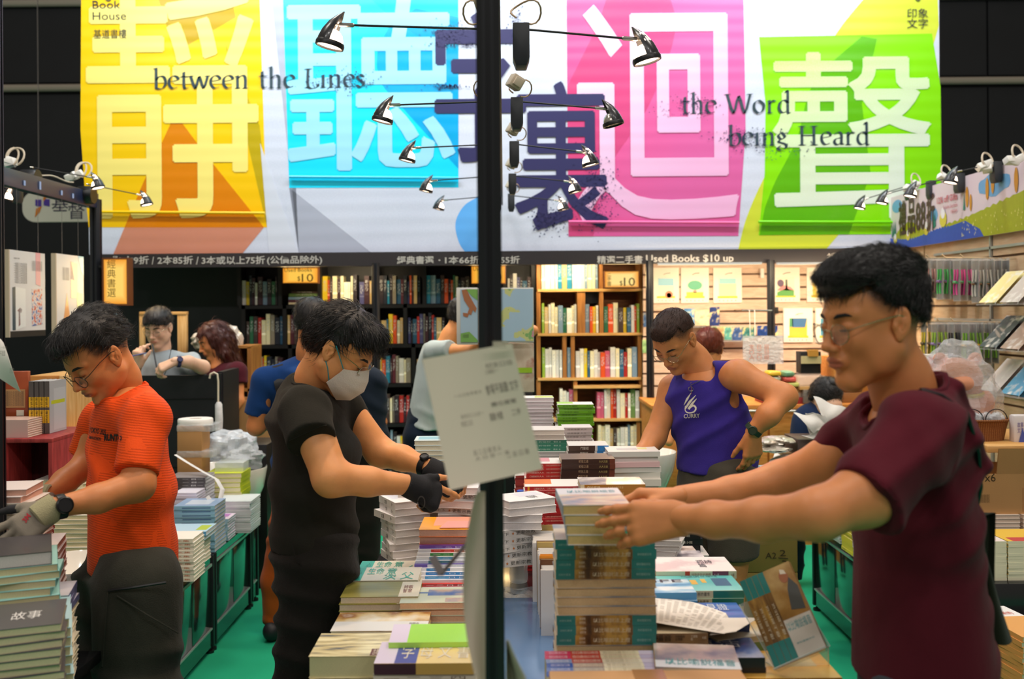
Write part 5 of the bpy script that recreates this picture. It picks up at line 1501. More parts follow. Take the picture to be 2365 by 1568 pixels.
# ========================= PEOPLE
class SDF:
 """distance-field modelling: blended limbs become one continuous surface"""
 def __init__(s,res):
  s.res,s.ops,s.lo,s.hi=res,[],np.full(3,1e9),np.full(3,-1e9)
 def _grow(s,lo,hi):
  s.lo=np.minimum(s.lo,lo)
  s.hi=np.maximum(s.hi,hi)
 def cone(s,a,b,ra,rb,k=.01,op='u',flat=None,cap=None,capa=None):
  a,b=np.array(a,float),np.array(b,float)
  r=max(ra,rb)*(max(1,flat[1])if flat else 1)
  lo,hi=np.minimum(a,b)-r,np.maximum(a,b)+r
  if op=='u':s._grow(lo,hi)
  def fn(X,Y,Z):
   p=np.stack((X-a[0],Y-a[1],Z-a[2]),-1)
   ba=b-a
   pr=p
   bb=ba
   sc_=1.0
   if flat:
    n=np.array(flat[0],float)
    n/=np.linalg.norm(n)
    q=p@n
    pr=p+(q*(1/flat[1]-1))[...,None]*n
    bb=ba+(ba@n)*(1/flat[1]-1)*n
    sc_=min(1,flat[1])**.5
   L=max(1e-9,bb@bb)
   t=np.clip((pr@bb)/L,0,1)
   d=np.linalg.norm(pr-t[...,None]*bb,axis=-1)-(ra+(rb-ra)*t)
   d=d*sc_
   if cap is not None:
    n=ba/np.linalg.norm(ba)
    d=np.maximum(d,p@n-np.linalg.norm(ba)+cap)
   if capa is not None:
    n=-ba/np.linalg.norm(ba)
    d=np.maximum(d,p@n+capa)
   return d
  s.ops.append((op,k,lo-k-.01,hi+k+.01,fn))
  return s
 def chain(s,pts,rad,k=.01,**kw):
  for i in range(len(pts)-1):
   s.cone(pts[i],pts[i+1],rad[i],rad[i+1],k,**kw)
  return s
 def ell(s,c,r,k=.01,op='u',M=None):
  c,r=np.array(c,float),np.array(r,float)
  R_=r.max()
  lo,hi=c-R_,c+R_
  if op=='u':s._grow(lo,hi)
  Rm=np.array(M.to_3x3())if M is not None else None
  def fn(X,Y,Z):
   p=np.stack((X-c[0],Y-c[1],Z-c[2]),-1)
   if Rm is not None:p=p@Rm
   k0=np.linalg.norm(p/r,axis=-1)
   k1=np.linalg.norm(p/(r*r),axis=-1)
   return k0*(k0-1)/np.maximum(k1,1e-6)
  s.ops.append((op,k,lo-k-.01,hi+k+.01,fn))
  return s
 def plane(s,p0,n,k=0.003):
  """keep the side the normal points away from"""
  p0,n=np.array(p0,float),np.array(n,float)
  n/=np.linalg.norm(n)
  s.ops.append(('i',k,None,None,lambda X,Y,Z:(X-p0[0])*n[0]+(Y-p0[1])*n[1]+(Z-p0[2])*n[2]))
  return s
 def disp(s,fn):
  s.ops.append(('d',0,None,None,fn))
  return s
 def eval(s):
  h=s.res
  lo,hi=s.lo-3*h,s.hi+3*h
  n=np.ceil((hi-lo)/h).astype(int)+1
  F_=np.full(n,0.1,np.float32)
  ax=[lo[i]+h*np.arange(n[i])for i in range(3)]
  for op,k,l,u,fn in s.ops:
   if l is None:
    i0,i1=np.zeros(3,int),n
   else:
    i0=np.clip(np.floor((l-lo)/h).astype(int),0,n)
    i1=np.clip(np.ceil((u-lo)/h).astype(int)+1,0,n)
   if(i1<=i0).any():continue
   sl=tuple(slice(i0[j],i1[j])for j in range(3))
   X,Y,Z=np.meshgrid(*[ax[j][sl[j]]for j in range(3)],indexing='ij')
   d=fn(X,Y,Z).astype(np.float32)
   A=F_[sl]
   if op=='u':
    hh=np.maximum(k-np.abs(A-d),0)/max(k,1e-6)
    F_[sl]=np.minimum(A,d)-hh*hh*k*.25
   elif op=='s':
    d=-d
    hh=np.maximum(k-np.abs(A-d),0)/max(k,1e-6)
    F_[sl]=np.maximum(A,d)+hh*hh*k*.25
   elif op=='i':
    F_[sl]=np.maximum(A,d)
   elif op=='d':
    F_[sl]=A+d
  return F_,lo,h
 def mesh(s,smooth=1):
  F_,o,h=s.eval()
  ins=F_<0
  sh=ins.shape
  cnt=np.zeros((sh[0]-1,sh[1]-1,sh[2]-1),np.int8)
  for a in(0,1):
   for b in(0,1):
    for c in(0,1):
     cnt+=ins[a:sh[0]-1+a,b:sh[1]-1+b,c:sh[2]-1+c]
  idx=np.argwhere((cnt>0)&(cnt<8))
  ids=np.full(cnt.shape,-1,np.int64)
  ids[tuple(idx.T)]=np.arange(len(idx))
  corner=np.array([(a,b,c)for a in(0,1)for b in(0,1)for c in(0,1)])
  vals=np.stack([F_[tuple((idx+c).T)]for c in corner],1)
  acc=np.zeros((len(idx),3))
  num=np.zeros(len(idx))
  for i in range(8):
   for j in range(i+1,8):
    if np.abs(corner[i]-corner[j]).sum()!=1:continue
    va,vb=vals[:,i],vals[:,j]
    mk=(va<0)!=(vb<0)
    t=np.where(mk,va/np.where(mk,va-vb,1),0)
    p=corner[i]+t[:,None]*(corner[j]-corner[i])
    acc+=np.where(mk[:,None],p,0)
    num+=mk
  V=o+h*(idx+acc/num[:,None])
  faces=[]
  for ax in range(3):
   u,w=(ax+1)%3,(ax+2)%3
   a=[slice(1,-1)]*3
   a[ax]=slice(0,-1)
   b=[slice(1,-1)]*3
   b[ax]=slice(1,None)
   A,B=ins[tuple(a)],ins[tuple(b)]
   e=np.argwhere(A!=B)
   off=np.array([1,1,1])
   off[ax]=0
   g=e+off
   q=[]
   for du,dw in((0,0),(-1,0),(-1,-1),(0,-1)):
    c=g.copy()
    c[:,u]+=du
    c[:,w]+=dw
    q.append(ids[tuple(c.T)])
   q=np.stack(q,1)
   fl=A[tuple(e.T)]
   q[~fl]=q[~fl][:,::-1]
   faces.append(q)
  Q=np.concatenate(faces)
  Q=Q[(Q>=0).all(1)]
  for _ in range(smooth):
   S=np.zeros_like(V)
   c=np.zeros(len(V))
   for i in range(4):
    j=(i+1)%4
    np.add.at(S,Q[:,i],V[Q[:,j]])
    np.add.at(c,Q[:,i],1)
    np.add.at(S,Q[:,j],V[Q[:,i]])
    np.add.at(c,Q[:,j],1)
   V=V*.45+.55*S/np.maximum(c,1)[:,None]
  return V,Q
class Skin:
 """collects several surfaces into one mesh object"""
 def __init__(s):
  s.V,s.Q,s.mi,s.n,s.at=[],[],[],0,[]
 def add(s,V,Q,M=None,mi=0,mfn=None,att=None):
  s.at.append(att(V)if att is not None else np.zeros((len(V),3)))
  if M is not None:
   m4=np.array(M)
   Vw=V@m4[:3,:3].T+m4[:3,3]
  else:
   Vw=V
  if mfn is not None:
   c=V[Q].mean(1)
   mm=mfn(c)
  else:
   mm=np.full(len(Q),mi)
  s.V.append(Vw)
  s.Q.append(Q+s.n)
  s.mi.append(mm)
  s.n+=len(V)
  return s
 def build(s,name,mats,parent=None,angle=None,**kw):
  V=np.concatenate(s.V)
  Q=np.concatenate(s.Q)
  mi=np.concatenate(s.mi).astype(np.int32)
  inv=np.array(wm(parent).inverted())if parent is not None else np.eye(4)
  if parent is not None:
   V=V@inv[:3,:3].T+inv[:3,3]
  me=bpy.data.meshes.new(name)
  me.vertices.add(len(V))
  me.vertices.foreach_set('co',V.astype(np.float32).ravel())
  nq=len(Q)
  me.loops.add(nq*4)
  me.loops.foreach_set('vertex_index',Q.astype(np.int32).ravel())
  me.polygons.add(nq)
  me.polygons.foreach_set('loop_start',(np.arange(nq)*4).astype(np.int32))
  for mt in mats:
   me.materials.append(mt)
  me.polygons.foreach_set('material_index',mi)
  me.polygons.foreach_set('use_smooth',np.ones(nq,bool))
  A=np.concatenate(s.at)
  if A.any():
   at=me.attributes.new('tint','FLOAT_VECTOR','POINT')
   at.data.foreach_set('vector',A.astype(np.float32).ravel())
  me.update(calc_edges=True)
  o=bpy.data.objects.new(name,me)
  put(o,parent,**kw)
  W[o.name]=wm(parent).copy()if parent is not None else Matrix.Identity(4)
  return o
 def bvh(s):
  V=np.concatenate(s.V)
  Q=np.concatenate(s.Q)
  return BVHTree.FromPolygons([tuple(v)for v in V],[tuple(q)for q in Q])
def vnoise(seed,n=6,f=(20,60)):
 """cheap smooth pseudo-noise from a few sines"""
 r=np.random.RandomState(seed)
 D=r.normal(size=(n,3))
 D/=np.linalg.norm(D,axis=1)[:,None]
 fr=r.uniform(f[0],f[1],n)
 ph=r.uniform(0,6.28,n)
 def fn(X,Y,Z):
  t=0
  for d,q,p in zip(D,fr,ph):
   t=t+np.sin(q*(X*d[0]+Y*d[1]+Z*d[2])+p)
  return t/n
 return fn
def folds(seed,amp,direction,f=40,warp=0.6):
 d=np.array(direction,float)
 d/=np.linalg.norm(d)
 n1=vnoise(seed,5,(5,14))
 n2=vnoise(seed+1,5,(6,18))
 def fn(X,Y,Z):
  ph=f*(X*d[0]+Y*d[1]+Z*d[2])+6*warp*n1(X,Y,Z)
  w=np.clip(n2(X,Y,Z)*2.2+.5,0,1)
  return-amp*1.6*w*((.5+.5*np.cos(ph*1.24))**2.2-.35)
 return fn
def skin_mat(name,col,lip):
 k=NT(name,0.46,0.38)
 v=k.mapping('Object')
 n=k.noise(v,22,5)
 n2=k.noise(v,260,3)
 c=srgb(col)
 at=k.n('ShaderNodeAttribute',attribute_name='tint')
 t3=k.xyz(at.outputs['Vector'])
 c0=k.mix(n,tuple(x*.80 for x in c),tuple(min(1,x*1.15)for x in c))
 c0=k.mix(k.math('MULTIPLY',t3[2],.22),c0,(.62,.16,.08))
 c0=k.mix(k.math('MULTIPLY',t3[0],.8),c0,srgb(lip))
 fz=k.math('MULTIPLY',t3[1],k.math('ADD',.55,k.math('MULTIPLY',k.noise(v,330,2),.6)))
 c0=k.mix(k.math('MINIMUM',fz,.93),c0,'#1c1412')
 k.color(c0)
 k.bump(n2,0.12,0.002)
 k.b.inputs['Subsurface Weight'].default_value=0.12
 k.b.inputs['Subsurface Radius'].default_value=(.010,.004,.002)
 k.b.inputs['Subsurface Scale'].default_value=1.0
 return[k.M]
def cloth(name,col,bump=0.25,scale=350,var=0.12,rough=0.85,stripes=None,sheen=0.25):
 k=NT(name,rough,0.15)
 v=k.mapping('Object')
 n=k.noise(v,14,5)
 w=k.noise(v,scale,2)
 f=k.noise(k.mapping('Object',(1,1,.5)),9,3)
 c=srgb(col)
 col_=k.mix(n,tuple(x*(1-var)for x in c),tuple(min(1,x*(1+var))for x in c))
 if stripes:
  wv=k.n('ShaderNodeTexWave',wave_type='BANDS',bands_direction='Z')
  wv.inputs['Scale'].default_value=stripes[0]
  wv.inputs['Distortion'].default_value=2.2
  wv.inputs['Detail'].default_value=2
  wv.inputs['Detail Scale'].default_value=.6
  k.l(k.mapping('Object',(1,1,1),(R(6),R(-7),0)),wv.inputs['Vector'])
  col_=k.mix(k.math('MULTIPLY',k.math('GREATER_THAN',wv.outputs[1],.62),k.math('MULTIPLY',k.math('GREATER_THAN',k.noise(v,7,2),.42),.8)),col_,stripes[1])
 k.color(col_)
 hgt=k.math('ADD',k.math('MULTIPLY',w,.15),f)
 k.bump(hgt,bump,0.02)
 k.b.inputs['Sheen Weight'].default_value=sheen*.3
 k.b.inputs['Specular IOR Level'].default_value=.08
 return k.M
hair_black=NT('hair_black',0.38,0.5)
hair_black.color(hair_black.ramp(hair_black.noise(hair_black.mapping('Object',(3,3,1)),90,5),[(.35,'#060506'),(.6,'#1c1818'),(.72,'#4a4240')]))
hair_black.bump(hair_black.noise(hair_black.mapping('Object',(3,3,1)),200,3),.6,.003)
hair_black=hair_black.M
hair_brown=NT('hair_brown',0.4,0.45)
hair_brown.color(hair_brown.mix(hair_brown.noise(hair_brown.mapping('Object',(3,3,.6)),50,4),'#240f0c','#5a2418'))
hair_brown=hair_brown.M
hair_red=NT('hair_red',0.4,0.45)
hair_red.color(hair_red.mix(hair_red.noise(hair_red.mapping('Object',(3,3,.6)),50,4),'#4a1a10','#8a3a1c'))
hair_red=hair_red.M
eye_white=mat('eye_white','#cfc6bc',.2)
iris_m=mat('eye_iris','#1c120c',.1,coat=.8)
lash_m=mat('lash_black','#140e0c',.6)
lens_m=mat('glasses_lens','#e8eef0',.03,spec=.8,alpha=.10)
silver=mat('glasses_silver','#b8a888',.25,metal=1.0)
def head_frame(ear,fwd,side,roll=0.0,s=1.0):
 """ear: world position of the visible ear canal; side=+1 the left ear is seen, -1 the right one"""
 f=Vector(fwd).normalized()
 l=Vector((0,0,1)).cross(f).normalized()
 u=f.cross(l).normalized()
 if roll:
  q=Matrix.Rotation(roll,3,f)
  l,u=q@l,q@u
 M=Matrix((f*s,l*s,u*s)).transposed().to_4x4()
 M.translation=Vector(ear)-l*s*.074*side
 return M
def head_sdf(res=.003,jaw=1.0,nose=1.0,neck_to=None,neck_r=.055,H=None,fat=1.0,chin=1.0,ears=True):
 S=SDF(res)
 S.ell((-.012,0,.035),(.097,.075,.086),.01)
 S.ell((.030,0,.008),(.060,.064*fat,.088),.02)
 S.ell((.040,0,-.052),(.048,.048*fat,.058),.02)
 for y in(-1,1):
  S.cone((.002,y*.056*fat,-.045),(.066,y*.014*jaw,-.104),.020,.016,.022)
  S.ell((.060,y*.036,-.022),(.026,.022*fat,.024),.018)
  S.cone((.087,y*.010,.027),(.070,y*.046,.028),.008,.007,.012)
  S.ell((.020,y*.050*fat,-.05),(.035,.018,.04),.02)
 S.ell((.078,0,-.098),(.018*chin,.020,.016),.014)
 for y in(-1,1):
  S.ell((.099,y*.031,.008),(.016,.017,.011),.010,'s')
  S.ell((.076,y*.031,.006),(.0145,.0155,.0115),.004)
 S.cone((.088,0,.020),(.1035+.004*nose,0,-.026),.0065,.0095,.009)
 S.ell((.1055+.004*nose,0,-.030),(.0115,.0105,.0095),.006)
 for y in(-1,1):
  S.ell((.0985,y*.0115,-.034),(.0105,.0075,.0075),.005)
  S.ell((.1005,y*.0062,-.0425),(.005,.0028,.003),.002,'s')
 S.ell((.088,0,-.058),(.014,.026,.020),.010)
 S.ell((.0985,0,-.0565),(.0065,.0215,.0048),.003)
 S.ell((.0965,0,-.0680),(.0070,.0190,.0060),.003)
 S.ell((.1045,0,-.0620),(.0080,.0260,.0012),.003,'s')
 S.ell((.103,0,-.078),(.006,.018,.005),.008,'s')
 if neck_to is not None:
  q=H.inverted()@Vector(neck_to)
  a=Vector((-.030,0,-.055))
  mid=a.lerp(q,.5)+Vector((-.006,0,0))
  S.cone(a,mid,neck_r,neck_r*1.0,.03)
  S.cone(mid,q,neck_r*1.0,neck_r*1.22,.03)
 return S
def add_ears(sk,H):
 for y in(-1,1):
  E=(Matrix.Rotation(R(-14),3,'Y')@Matrix.Rotation(R(-20*y),3,'Z')).to_4x4()
  S=SDF(.0016)
  S.ell((-.007,y*.0795,.001),(.0175,.0060,.0310),.003,M=E)
  S.ell((.000,y*.0770,-.026),(.0080,.0055,.0090),.005)
  S.ell((-.002,y*.0885,-.004),(.0085,.0085,.0120),.003,'s')
  S.ell((-.0085,y*.0895,.012),(.0095,.0070,.0125),.003,'s',M=E)
  S.cone((-.004,y*.083,-.010),(-.012,y*.084,.008),.0022,.0020,.003)
  S.ell((.0075,y*.0765,-.004),(.0040,.0050,.0065),.004)
  V,Q=S.mesh(1)
  sk.add(V,Q,H)
 return sk
def lip_fn(fade=None):
 def f(c):
  A=np.zeros((len(c),3))
  r=((c[:,1]/.0235)**2+((c[:,2]+.0622)/.0120)**2)
  A[:,0]=np.clip((1.15-r)/.35,0,1)*(c[:,0]>.085)
  if fade is not None:
   A[:,1]=np.clip(fade(c),0,1)
  A[:,2]=np.clip(1-np.abs(np.abs(c[:,1])-.036)/.03,0,1)*np.clip(1-np.abs(c[:,2]+.02)/.04,0,1)*(c[:,0]>.03)
  return A
 return f
def hair(H,res,cut,thick,parent,mtl,seed,name='hair',flow=None,locks=900,ll=.035,lr=.0011,extra=None,amp=.0022):
 """cut(X,Y,Z)->positive where there is no hair; thick(X,Y,Z)->thickness over the skull"""
 S=SDF(res)
 S.lo,S.hi=np.array((-.15,-.115,-.13)),np.array((.13,.115,.17))
 nz=vnoise(seed,7,(90,240))
 nb=vnoise(seed+3,6,(25,60))
 def base(X,Y,Z):
  def el(c,r):
   p=np.stack((X-c[0],Y-c[1],Z-c[2]),-1)
   r=np.array(r)
   k0=np.linalg.norm(p/r,axis=-1)
   k1=np.linalg.norm(p/(r*r),axis=-1)
   return k0*(k0-1)/np.maximum(k1,1e-6)
  a=el((-.012,0,.035),(.097,.075,.086))
  b=el((.030,0,.008),(.060,.064,.088))
  kk=.02
  hh=np.maximum(kk-np.abs(a-b),0)/kk
  d=np.minimum(a,b)-hh*hh*kk*.25
  d=d-thick(X,Y,Z)-amp*nz(X,Y,Z)-amp*1.4*nb(X,Y,Z)
  return np.maximum(d,cut(X,Y,Z)+.0025*nz(X,Y,Z))
 S.ops.append(('u',.001,S.lo,S.hi,base))
 if extra:extra(S)
 V,Q=S.mesh(1)
 sk=Skin().add(V,Q,H)
 rs=np.random.RandomState(seed)
 nrm=np.zeros_like(V)
 fn_=np.cross(V[Q[:,1]]-V[Q[:,0]],V[Q[:,2]]-V[Q[:,0]])
 for i in range(4):
  np.add.at(nrm,Q[:,i],fn_)
 nrm/=np.maximum(np.linalg.norm(nrm,axis=1),1e-12)[:,None]
 outer=np.linalg.norm((V-np.array((-.012,0,.035)))/np.array((.097,.075,.086)),axis=1)>1.0
 cand=np.where(outer)[0]
 pick=cand[rs.randint(0,len(cand),locks)]
 vs,qs=[],[]
 n0=0
 for i in pick:
  p,n=V[i],nrm[i]
  fl=np.array(flow(p)if flow else(0.4,0,-1.0),float)+rs.normal(size=3)*.22
  t=fl-n*(fl@n)
  t/=max(1e-6,np.linalg.norm(t))
  b=np.cross(t,n)
  L=ll*rs.uniform(.6,1.3)
  r0=lr*rs.uniform(.7,1.4)
  lift=rs.uniform(.05,.30)
  cur=p-n*.001
  pts=[]
  for s_ in range(5):
   f=s_/4
   pts.append(cur+t*L*f+n*(lift*L*math.sin(f*2.2)-.5*L*f*f*.35))
  ring=[]
  for s_,q in enumerate(pts):
   r=r0*(1-s_/4.3)
   ring.append([q+b*r,q+n*r*.8,q-b*r,q-n*r*.8])
  for s_ in range(4):
   for c in range(4):
    qs.append((n0+s_*4+c,n0+s_*4+(c+1)%4,n0+(s_+1)*4+(c+1)%4,n0+(s_+1)*4+c))
  vs.extend([x for r_ in ring for x in r_])
  n0+=20
 if vs:
  sk.add(np.array(vs),np.array(qs),H)
 return sk.build(name,[mtl],parent)
def face_bits(H,parent,brow=True,eyes='down',brow_m=None,bs=1.0):
 br=MB()
 for y in(-1,1):
  br.tube([H@Vector(q)for q in((.0935,y*.012,.0235),(.0930,y*.024,.0275),(.0855,y*.038,.0290),(.0745,y*.051,.0245))],[.0020*bs,.0032*bs,.0028*bs,.0010],6,flat=1.3)
 br.build('eyebrows',brow_m or lash_m,parent,kind='stuff')
 ls=MB()
 for y in(-1,1):
  zz=.0005 if eyes=='down' else .006
  ls.tube([H@Vector(q)for q in((.0885,y*.0185,zz),(.0915,y*.026,zz+(-.0015 if eyes=='down' else .003)),(.0905,y*.036,zz+(-.0012 if eyes=='down' else .003)),(.0845,y*.0445,zz))],[.0006,.0011,.0012,.0006],5)
 ls.build('eyelashes',lash_m,parent,kind='stuff')
 if eyes=='open':
  for y in(-1,1):
   MB().lathe([(0,.0066),(.004,.0056),(.0068,.0030),(.0074,0),(.004,-.003),(0,-.004)],14,M=H@Matrix.Translation((.0845,y*.031,.0035))@Matrix.Rotation(R(90),4,'Y')@Matrix.Diagonal((.62,1.2,1,1))).build('eye',eye_white,parent)
   MB().lathe([(0,.0078),(.0028,.0072),(.0040,.0058),(.0040,.004)],12,M=H@Matrix.Translation((.0845,y*.030,.0035))@Matrix.Rotation(R(90),4,'Y')).build('iris',iris_m,parent)
def glasses(H,parent,rim,r=.0215,rz=.019,thick=.0011,down=-.004,fr=None,tilt=-8,square=False):
 o=MB()
 ln=MB()
 for y in(-1,1):
  c=Vector((.104,y*.0325,down))
  ring=[]
  for k in range(26):
   a=2*math.pi*k/26
   ca,sa=math.cos(a),math.sin(a)
   if square:
    e=.45
    ca=math.copysign(abs(ca)**e,ca)
    sa=math.copysign(abs(sa)**e,sa)
   ring.append(c+Vector((-.008*abs(ca*(1 if ca*y>0 else .1))+.010*-sa*math.sin(R(tilt)),r*ca,rz*sa)))
  o.tube([H@p for p in ring]+[H@ring[0]],thick,6,caps=False)
  ln.add([H@p for p in ring],[tuple(range(26))])
  e_=c+Vector((-.008,y*r,rz*.35))
  o.tube([H@Vector(q)for q in(e_,(e_.x-.012,e_.y+y*.010,e_.z+.004),(.04,y*.074,.012),(-.002,y*.081,.016),(-.018,y*.083,.010),(-.026,y*.081,-.006))],[thick]*4+[.0018,.0014],6)
 o.tube([H@Vector(q)for q in((.105,-.0115,down+.006),(.110,0,down+.010),(.105,.0115,down+.006))],thick,6)
 g=o.build('glasses',rim,parent)
 ln.build('lenses',lens_m,g,smooth=False)
 return g
def hand(S,w,d,n,side,scale=1.0,curl=(.35,.35,.4,.45),spread=.06,thumb=(.5,.25),rad=1.0,k=.007,tips=1.0,half=False,thumb_curl=.4,bend=0.0):
 """w wrist, d towards the fingers, n out of the back of the hand; side +1: thumb on +cross(n,d)"""
 w,d,n=Vector(w),Vector(d).normalized(),Vector(n)
 n=(n-d*n.dot(d)).normalized()
 t=n.cross(d).normalized()*side
 s=scale
 def L(x,y,z):
  return w+(d*x+t*y+n*z)*s
 for y0,y1,r0,r1 in((-.022,-.030,.0150,.0125),(-.008,-.010,.0160,.0135),(.008,.010,.0160,.0135),(.020,.030,.0155,.0130)):
  S.cone(L(.0,y0*.75,0),L(.085,y1,0),r0*s*rad,r1*s*rad,.016*s)
 lens=[(.030,.086,(.040,.026,.020)),(.010,.090,(.045,.029,.022)),(-.010,.086,(.041,.027,.021)),(-.029,.078,(.032,.021,.018))]
 tipsout=[]
 for i,(y,x0,seg)in enumerate(lens):
  p=L(x0,y,.001)
  a=curl[i]+bend
  dirv=(d*math.cos(spread*(1.5-i))+t*math.sin(spread*(1.5-i))).normalized()
  rr_=[.0098,.0088,.0080,.0068]
  ang=0
  pts=[p]
  for j,sg in enumerate(seg):
   ang+=a*(1.0,1.15,.8)[j]
   v=dirv*math.cos(ang)-n*math.sin(ang)
   pts.append(pts[-1]+v*sg*s*tips)
  m_=2 if half and i>0 else 3
  for j in range(m_ if half else 3):
   S.cone(pts[j],pts[j+1],rr_[j]*s*rad,rr_[j+1]*s*rad,k*s)
  tipsout.append(pts)
 p=L(.018,.022,-.008)
 a,b=thumb
 v=(d*math.cos(a)+t*math.sin(a)-n*b).normalized()
 q=p+v*.042*s
 v2=(v*math.cos(thumb_curl)+d*.5*math.sin(thumb_curl)-n*.25).normalized()
 q2=q+v2*.034*s
 q3=q2+(v2+d*.25).normalized()*.024*s
 S.cone(p,q,.0150*s*rad,.0115*s*rad,.014*s)
 S.cone(q,q2,.0112*s*rad,.0098*s*rad,.006*s)
 S.cone(q2,q3,.0098*s*rad,.0078*s*rad,.005*s)
 return tipsout,(p,q,q2,q3)
def decal(name,mtl,bvh,parent,geo_fn,direction,lift=.0012):
 """lay flat lettering onto a curved surface"""
 mb=MB()
 geo_fn(mb)
 vs=[]
 for v in mb.v:
  p=Vector(v)
  dr=(p-Vector((0,0,CZ))).normalized()
  hit=bvh.ray_cast(p-dr*.3,dr,1.2)
  vs.append(tuple((hit[0]-dr*lift)if hit[0]is not None else p))
 mb.v=vs
 return mb.build(name,mtl,parent,smooth=False,kind='stuff')
def watch(parent,c,axis,r,mtl,face=.018,toward=(0,-1,0.3),name='wristwatch'):
 ax=Vector(axis).normalized()
 M=frame(c,ax.cross(Vector((0,0,1))).normalized(),ax.cross(ax.cross(Vector((0,0,1)))).normalized())
 o=MB().lathe([(r,-.010),(r+.0035,-.010),(r+.004,0),(r+.0035,.010),(r,.010),(r,-.010)],28,M=M).build(name,mtl,parent)
 tw=Vector(toward)
 tw=(tw-ax*tw.dot(ax)).normalized()
 F2=frame(Vector(c)+tw*(r+.001),ax,tw.cross(ax),tw)
 MB().lathe([(0,0),(face,0),(face*1.05,.004),(face*1.02,.009),(face*.85,.0115),(face*.8,.0095),(0,.0095)],24,M=F2).build('watch_case',mtl,o)
 return o
SK_TAN=skin_mat('skin_tan','#d08450','#a05444')
SK_WARM=skin_mat('skin_warm','#e39a60','#b06454')
SK_MED=skin_mat('skin_medium','#da8c56','#ac5a48')
SK_FAIR=skin_mat('skin_fair','#e2b496','#c07866')
def person(px,py,d,label,M=None):
 b=P(px,py,d)
 return empty('person',(b.x,b.y,0),label,'person')
def arm_pts(S,pts,rad,k=.02):
 S.chain(pts,rad,k)
 return S
def shoe(o,c,fwd,mtl,L=.27):
 f=Vector(fwd);f.z=0;f.normalize()
 l=Vector((0,0,1)).cross(f)
 S=SDF(.008)
 c=Vector((c[0],c[1],0))
 S.cone(c+f*(-.06)+Vector((0,0,.045)),c+f*.14+Vector((0,0,.032)),.042,.034,.02)
 S.cone(c+f*(-.055)+Vector((0,0,.06)),c+Vector((0,0,.075)),.040,.040,.02)
 S.plane((0,0,.004),(0,0,-1))
 V,Q=S.mesh(1)
 return Skin().add(V,Q).build('shoe',[mtl],o)
def legs(name,o,mtl,hipL,hipR,kneeL,kneeR,ankL,ankR,r0,r1,r2,waist=None,res=.012,seed=1,flat=None,fold=.007,clip=None):
 S=SDF(res)
 if waist:
  S.cone(waist[0],waist[1],waist[2],waist[3],.05,flat=waist[4])
 for h,k_,a in((hipL,kneeL,ankL),(hipR,kneeR,ankR)):
  S.cone(h,k_,r0,r1,.04)
  S.cone(k_,a,r1,r2,.03,cap=0)
 if clip:S.plane(*clip)
 S.disp(folds(seed,fold,(.2,.3,1),55))
 V,Q=S.mesh(1)
 return Skin().add(V,Q).build(name,[mtl],o)
black_shoe=mat('shoe_dark','#1c1c20',.5)
sole=mat('shoe_grey','#55606a',.5)
# ========================= man in orange (left)
A=person(300,1300,2.96,'person in an orange patterned T-shirt, round glasses and grey work gloves lifting books')
HA=head_frame(P(260,824,2.87),(-.490,-.617,-.616),1)
S=head_sdf(.0028,neck_to=P(288,915,3.02),neck_r=.048,H=HA)
V,Q=S.mesh(1)
def fadeA(c):
 z=c[:,2]-(.006+.35*np.clip(c[:,0]-.01,0,1))-.02*(c[:,0]<-.03)*0
 side=np.clip(z/.024,0,1)*np.clip((.050-c[:,0])/.015,0,1)*(np.abs(c[:,1])>.025)
 back=np.clip((c[:,2]+.040)/.05,0,1)*np.clip((-.030-c[:,0])/.02,0,1)
 return np.maximum(side,back)
body=add_ears(Skin().add(V,Q,HA,att=lip_fn(fadeA)),HA)
S=SDF(.004)
S.chain([P(338,960,2.80),P(318,1120,2.70),P(225,1152,2.62),P(130,1171,2.55)],[.052,.044,.036,.0265],.02)
V,Q=S.mesh(1);body.add(V,Q)
S=SDF(.005)
S.chain([P(235,965,3.12),P(206,1068,3.12),P(150,1112,3.02),P(100,1148,2.92)],[.050,.044,.036,.027],.02)
V,Q=S.mesh(1);body.add(V,Q)
S=SDF(.012)
S.cone(P(298,960,2.98),P(307,1300,2.97),.09,.10,.02,flat=((.42,-.9,0),1.35))
V,Q=S.mesh(1);body.add(V,Q)
body.build('body',SK_TAN,A)
face_bits(HA,A)
glasses(HA,A,mat('glasses_dark','#3a3a3c',.3,metal=.8),r=.0225,rz=.0205,down=-.010)
def cutA(X,Y,Z):
 z0=.038+.13*np.clip(X/.1,-.2,.35)-.010*np.clip((.045-np.abs(Y))/.045,0,1)*(X>.04)
 return z0-Z
hair(HA,.003,cutA,lambda X,Y,Z:.008+.014*np.clip((Z-.06)/.05,0,1)+.010*np.clip((X-.02)/.06,0,1)*np.clip((Z-.05)/.04,0,1)+.004*np.clip(-X/.08,0,1),A,hair_black,3,flow=lambda p:(1.0 if p[0]>-.02 else-.6,.5 if p[0]>0 else 0,-.5),locks=1500,ll=.042,lr=.0010)
or_m=cloth('orange_shirt','#f2541b',stripes=(46,'#c33f12'),sheen=.1,rough=.6,bump=.35)
nA=(.42,-.9,0)
S=SDF(.006)
S.cone(P(296,985,2.98),P(302,1130,2.97),.112,.118,.03,flat=(nA,1.5))
S.cone(P(302,1130,2.97),P(308,1310,2.97),.118,.128,.03,flat=(nA,1.4),cap=0)
S.cone(P(305,945,3.0),P(338,972,2.81),.060,.064,.05)
S.cone(P(290,950,3.0),P(238,975,3.14),.058,.060,.05)
S.cone(P(340,968,2.80),P(314,1092,2.71),.062,.060,.03,cap=0)
S.cone(P(310,905,3.0),P(336,955,2.85),.034,.050,.04)
S.cone(P(238,965,3.14),P(200,1050,3.16),.064,.058,.025,cap=0)
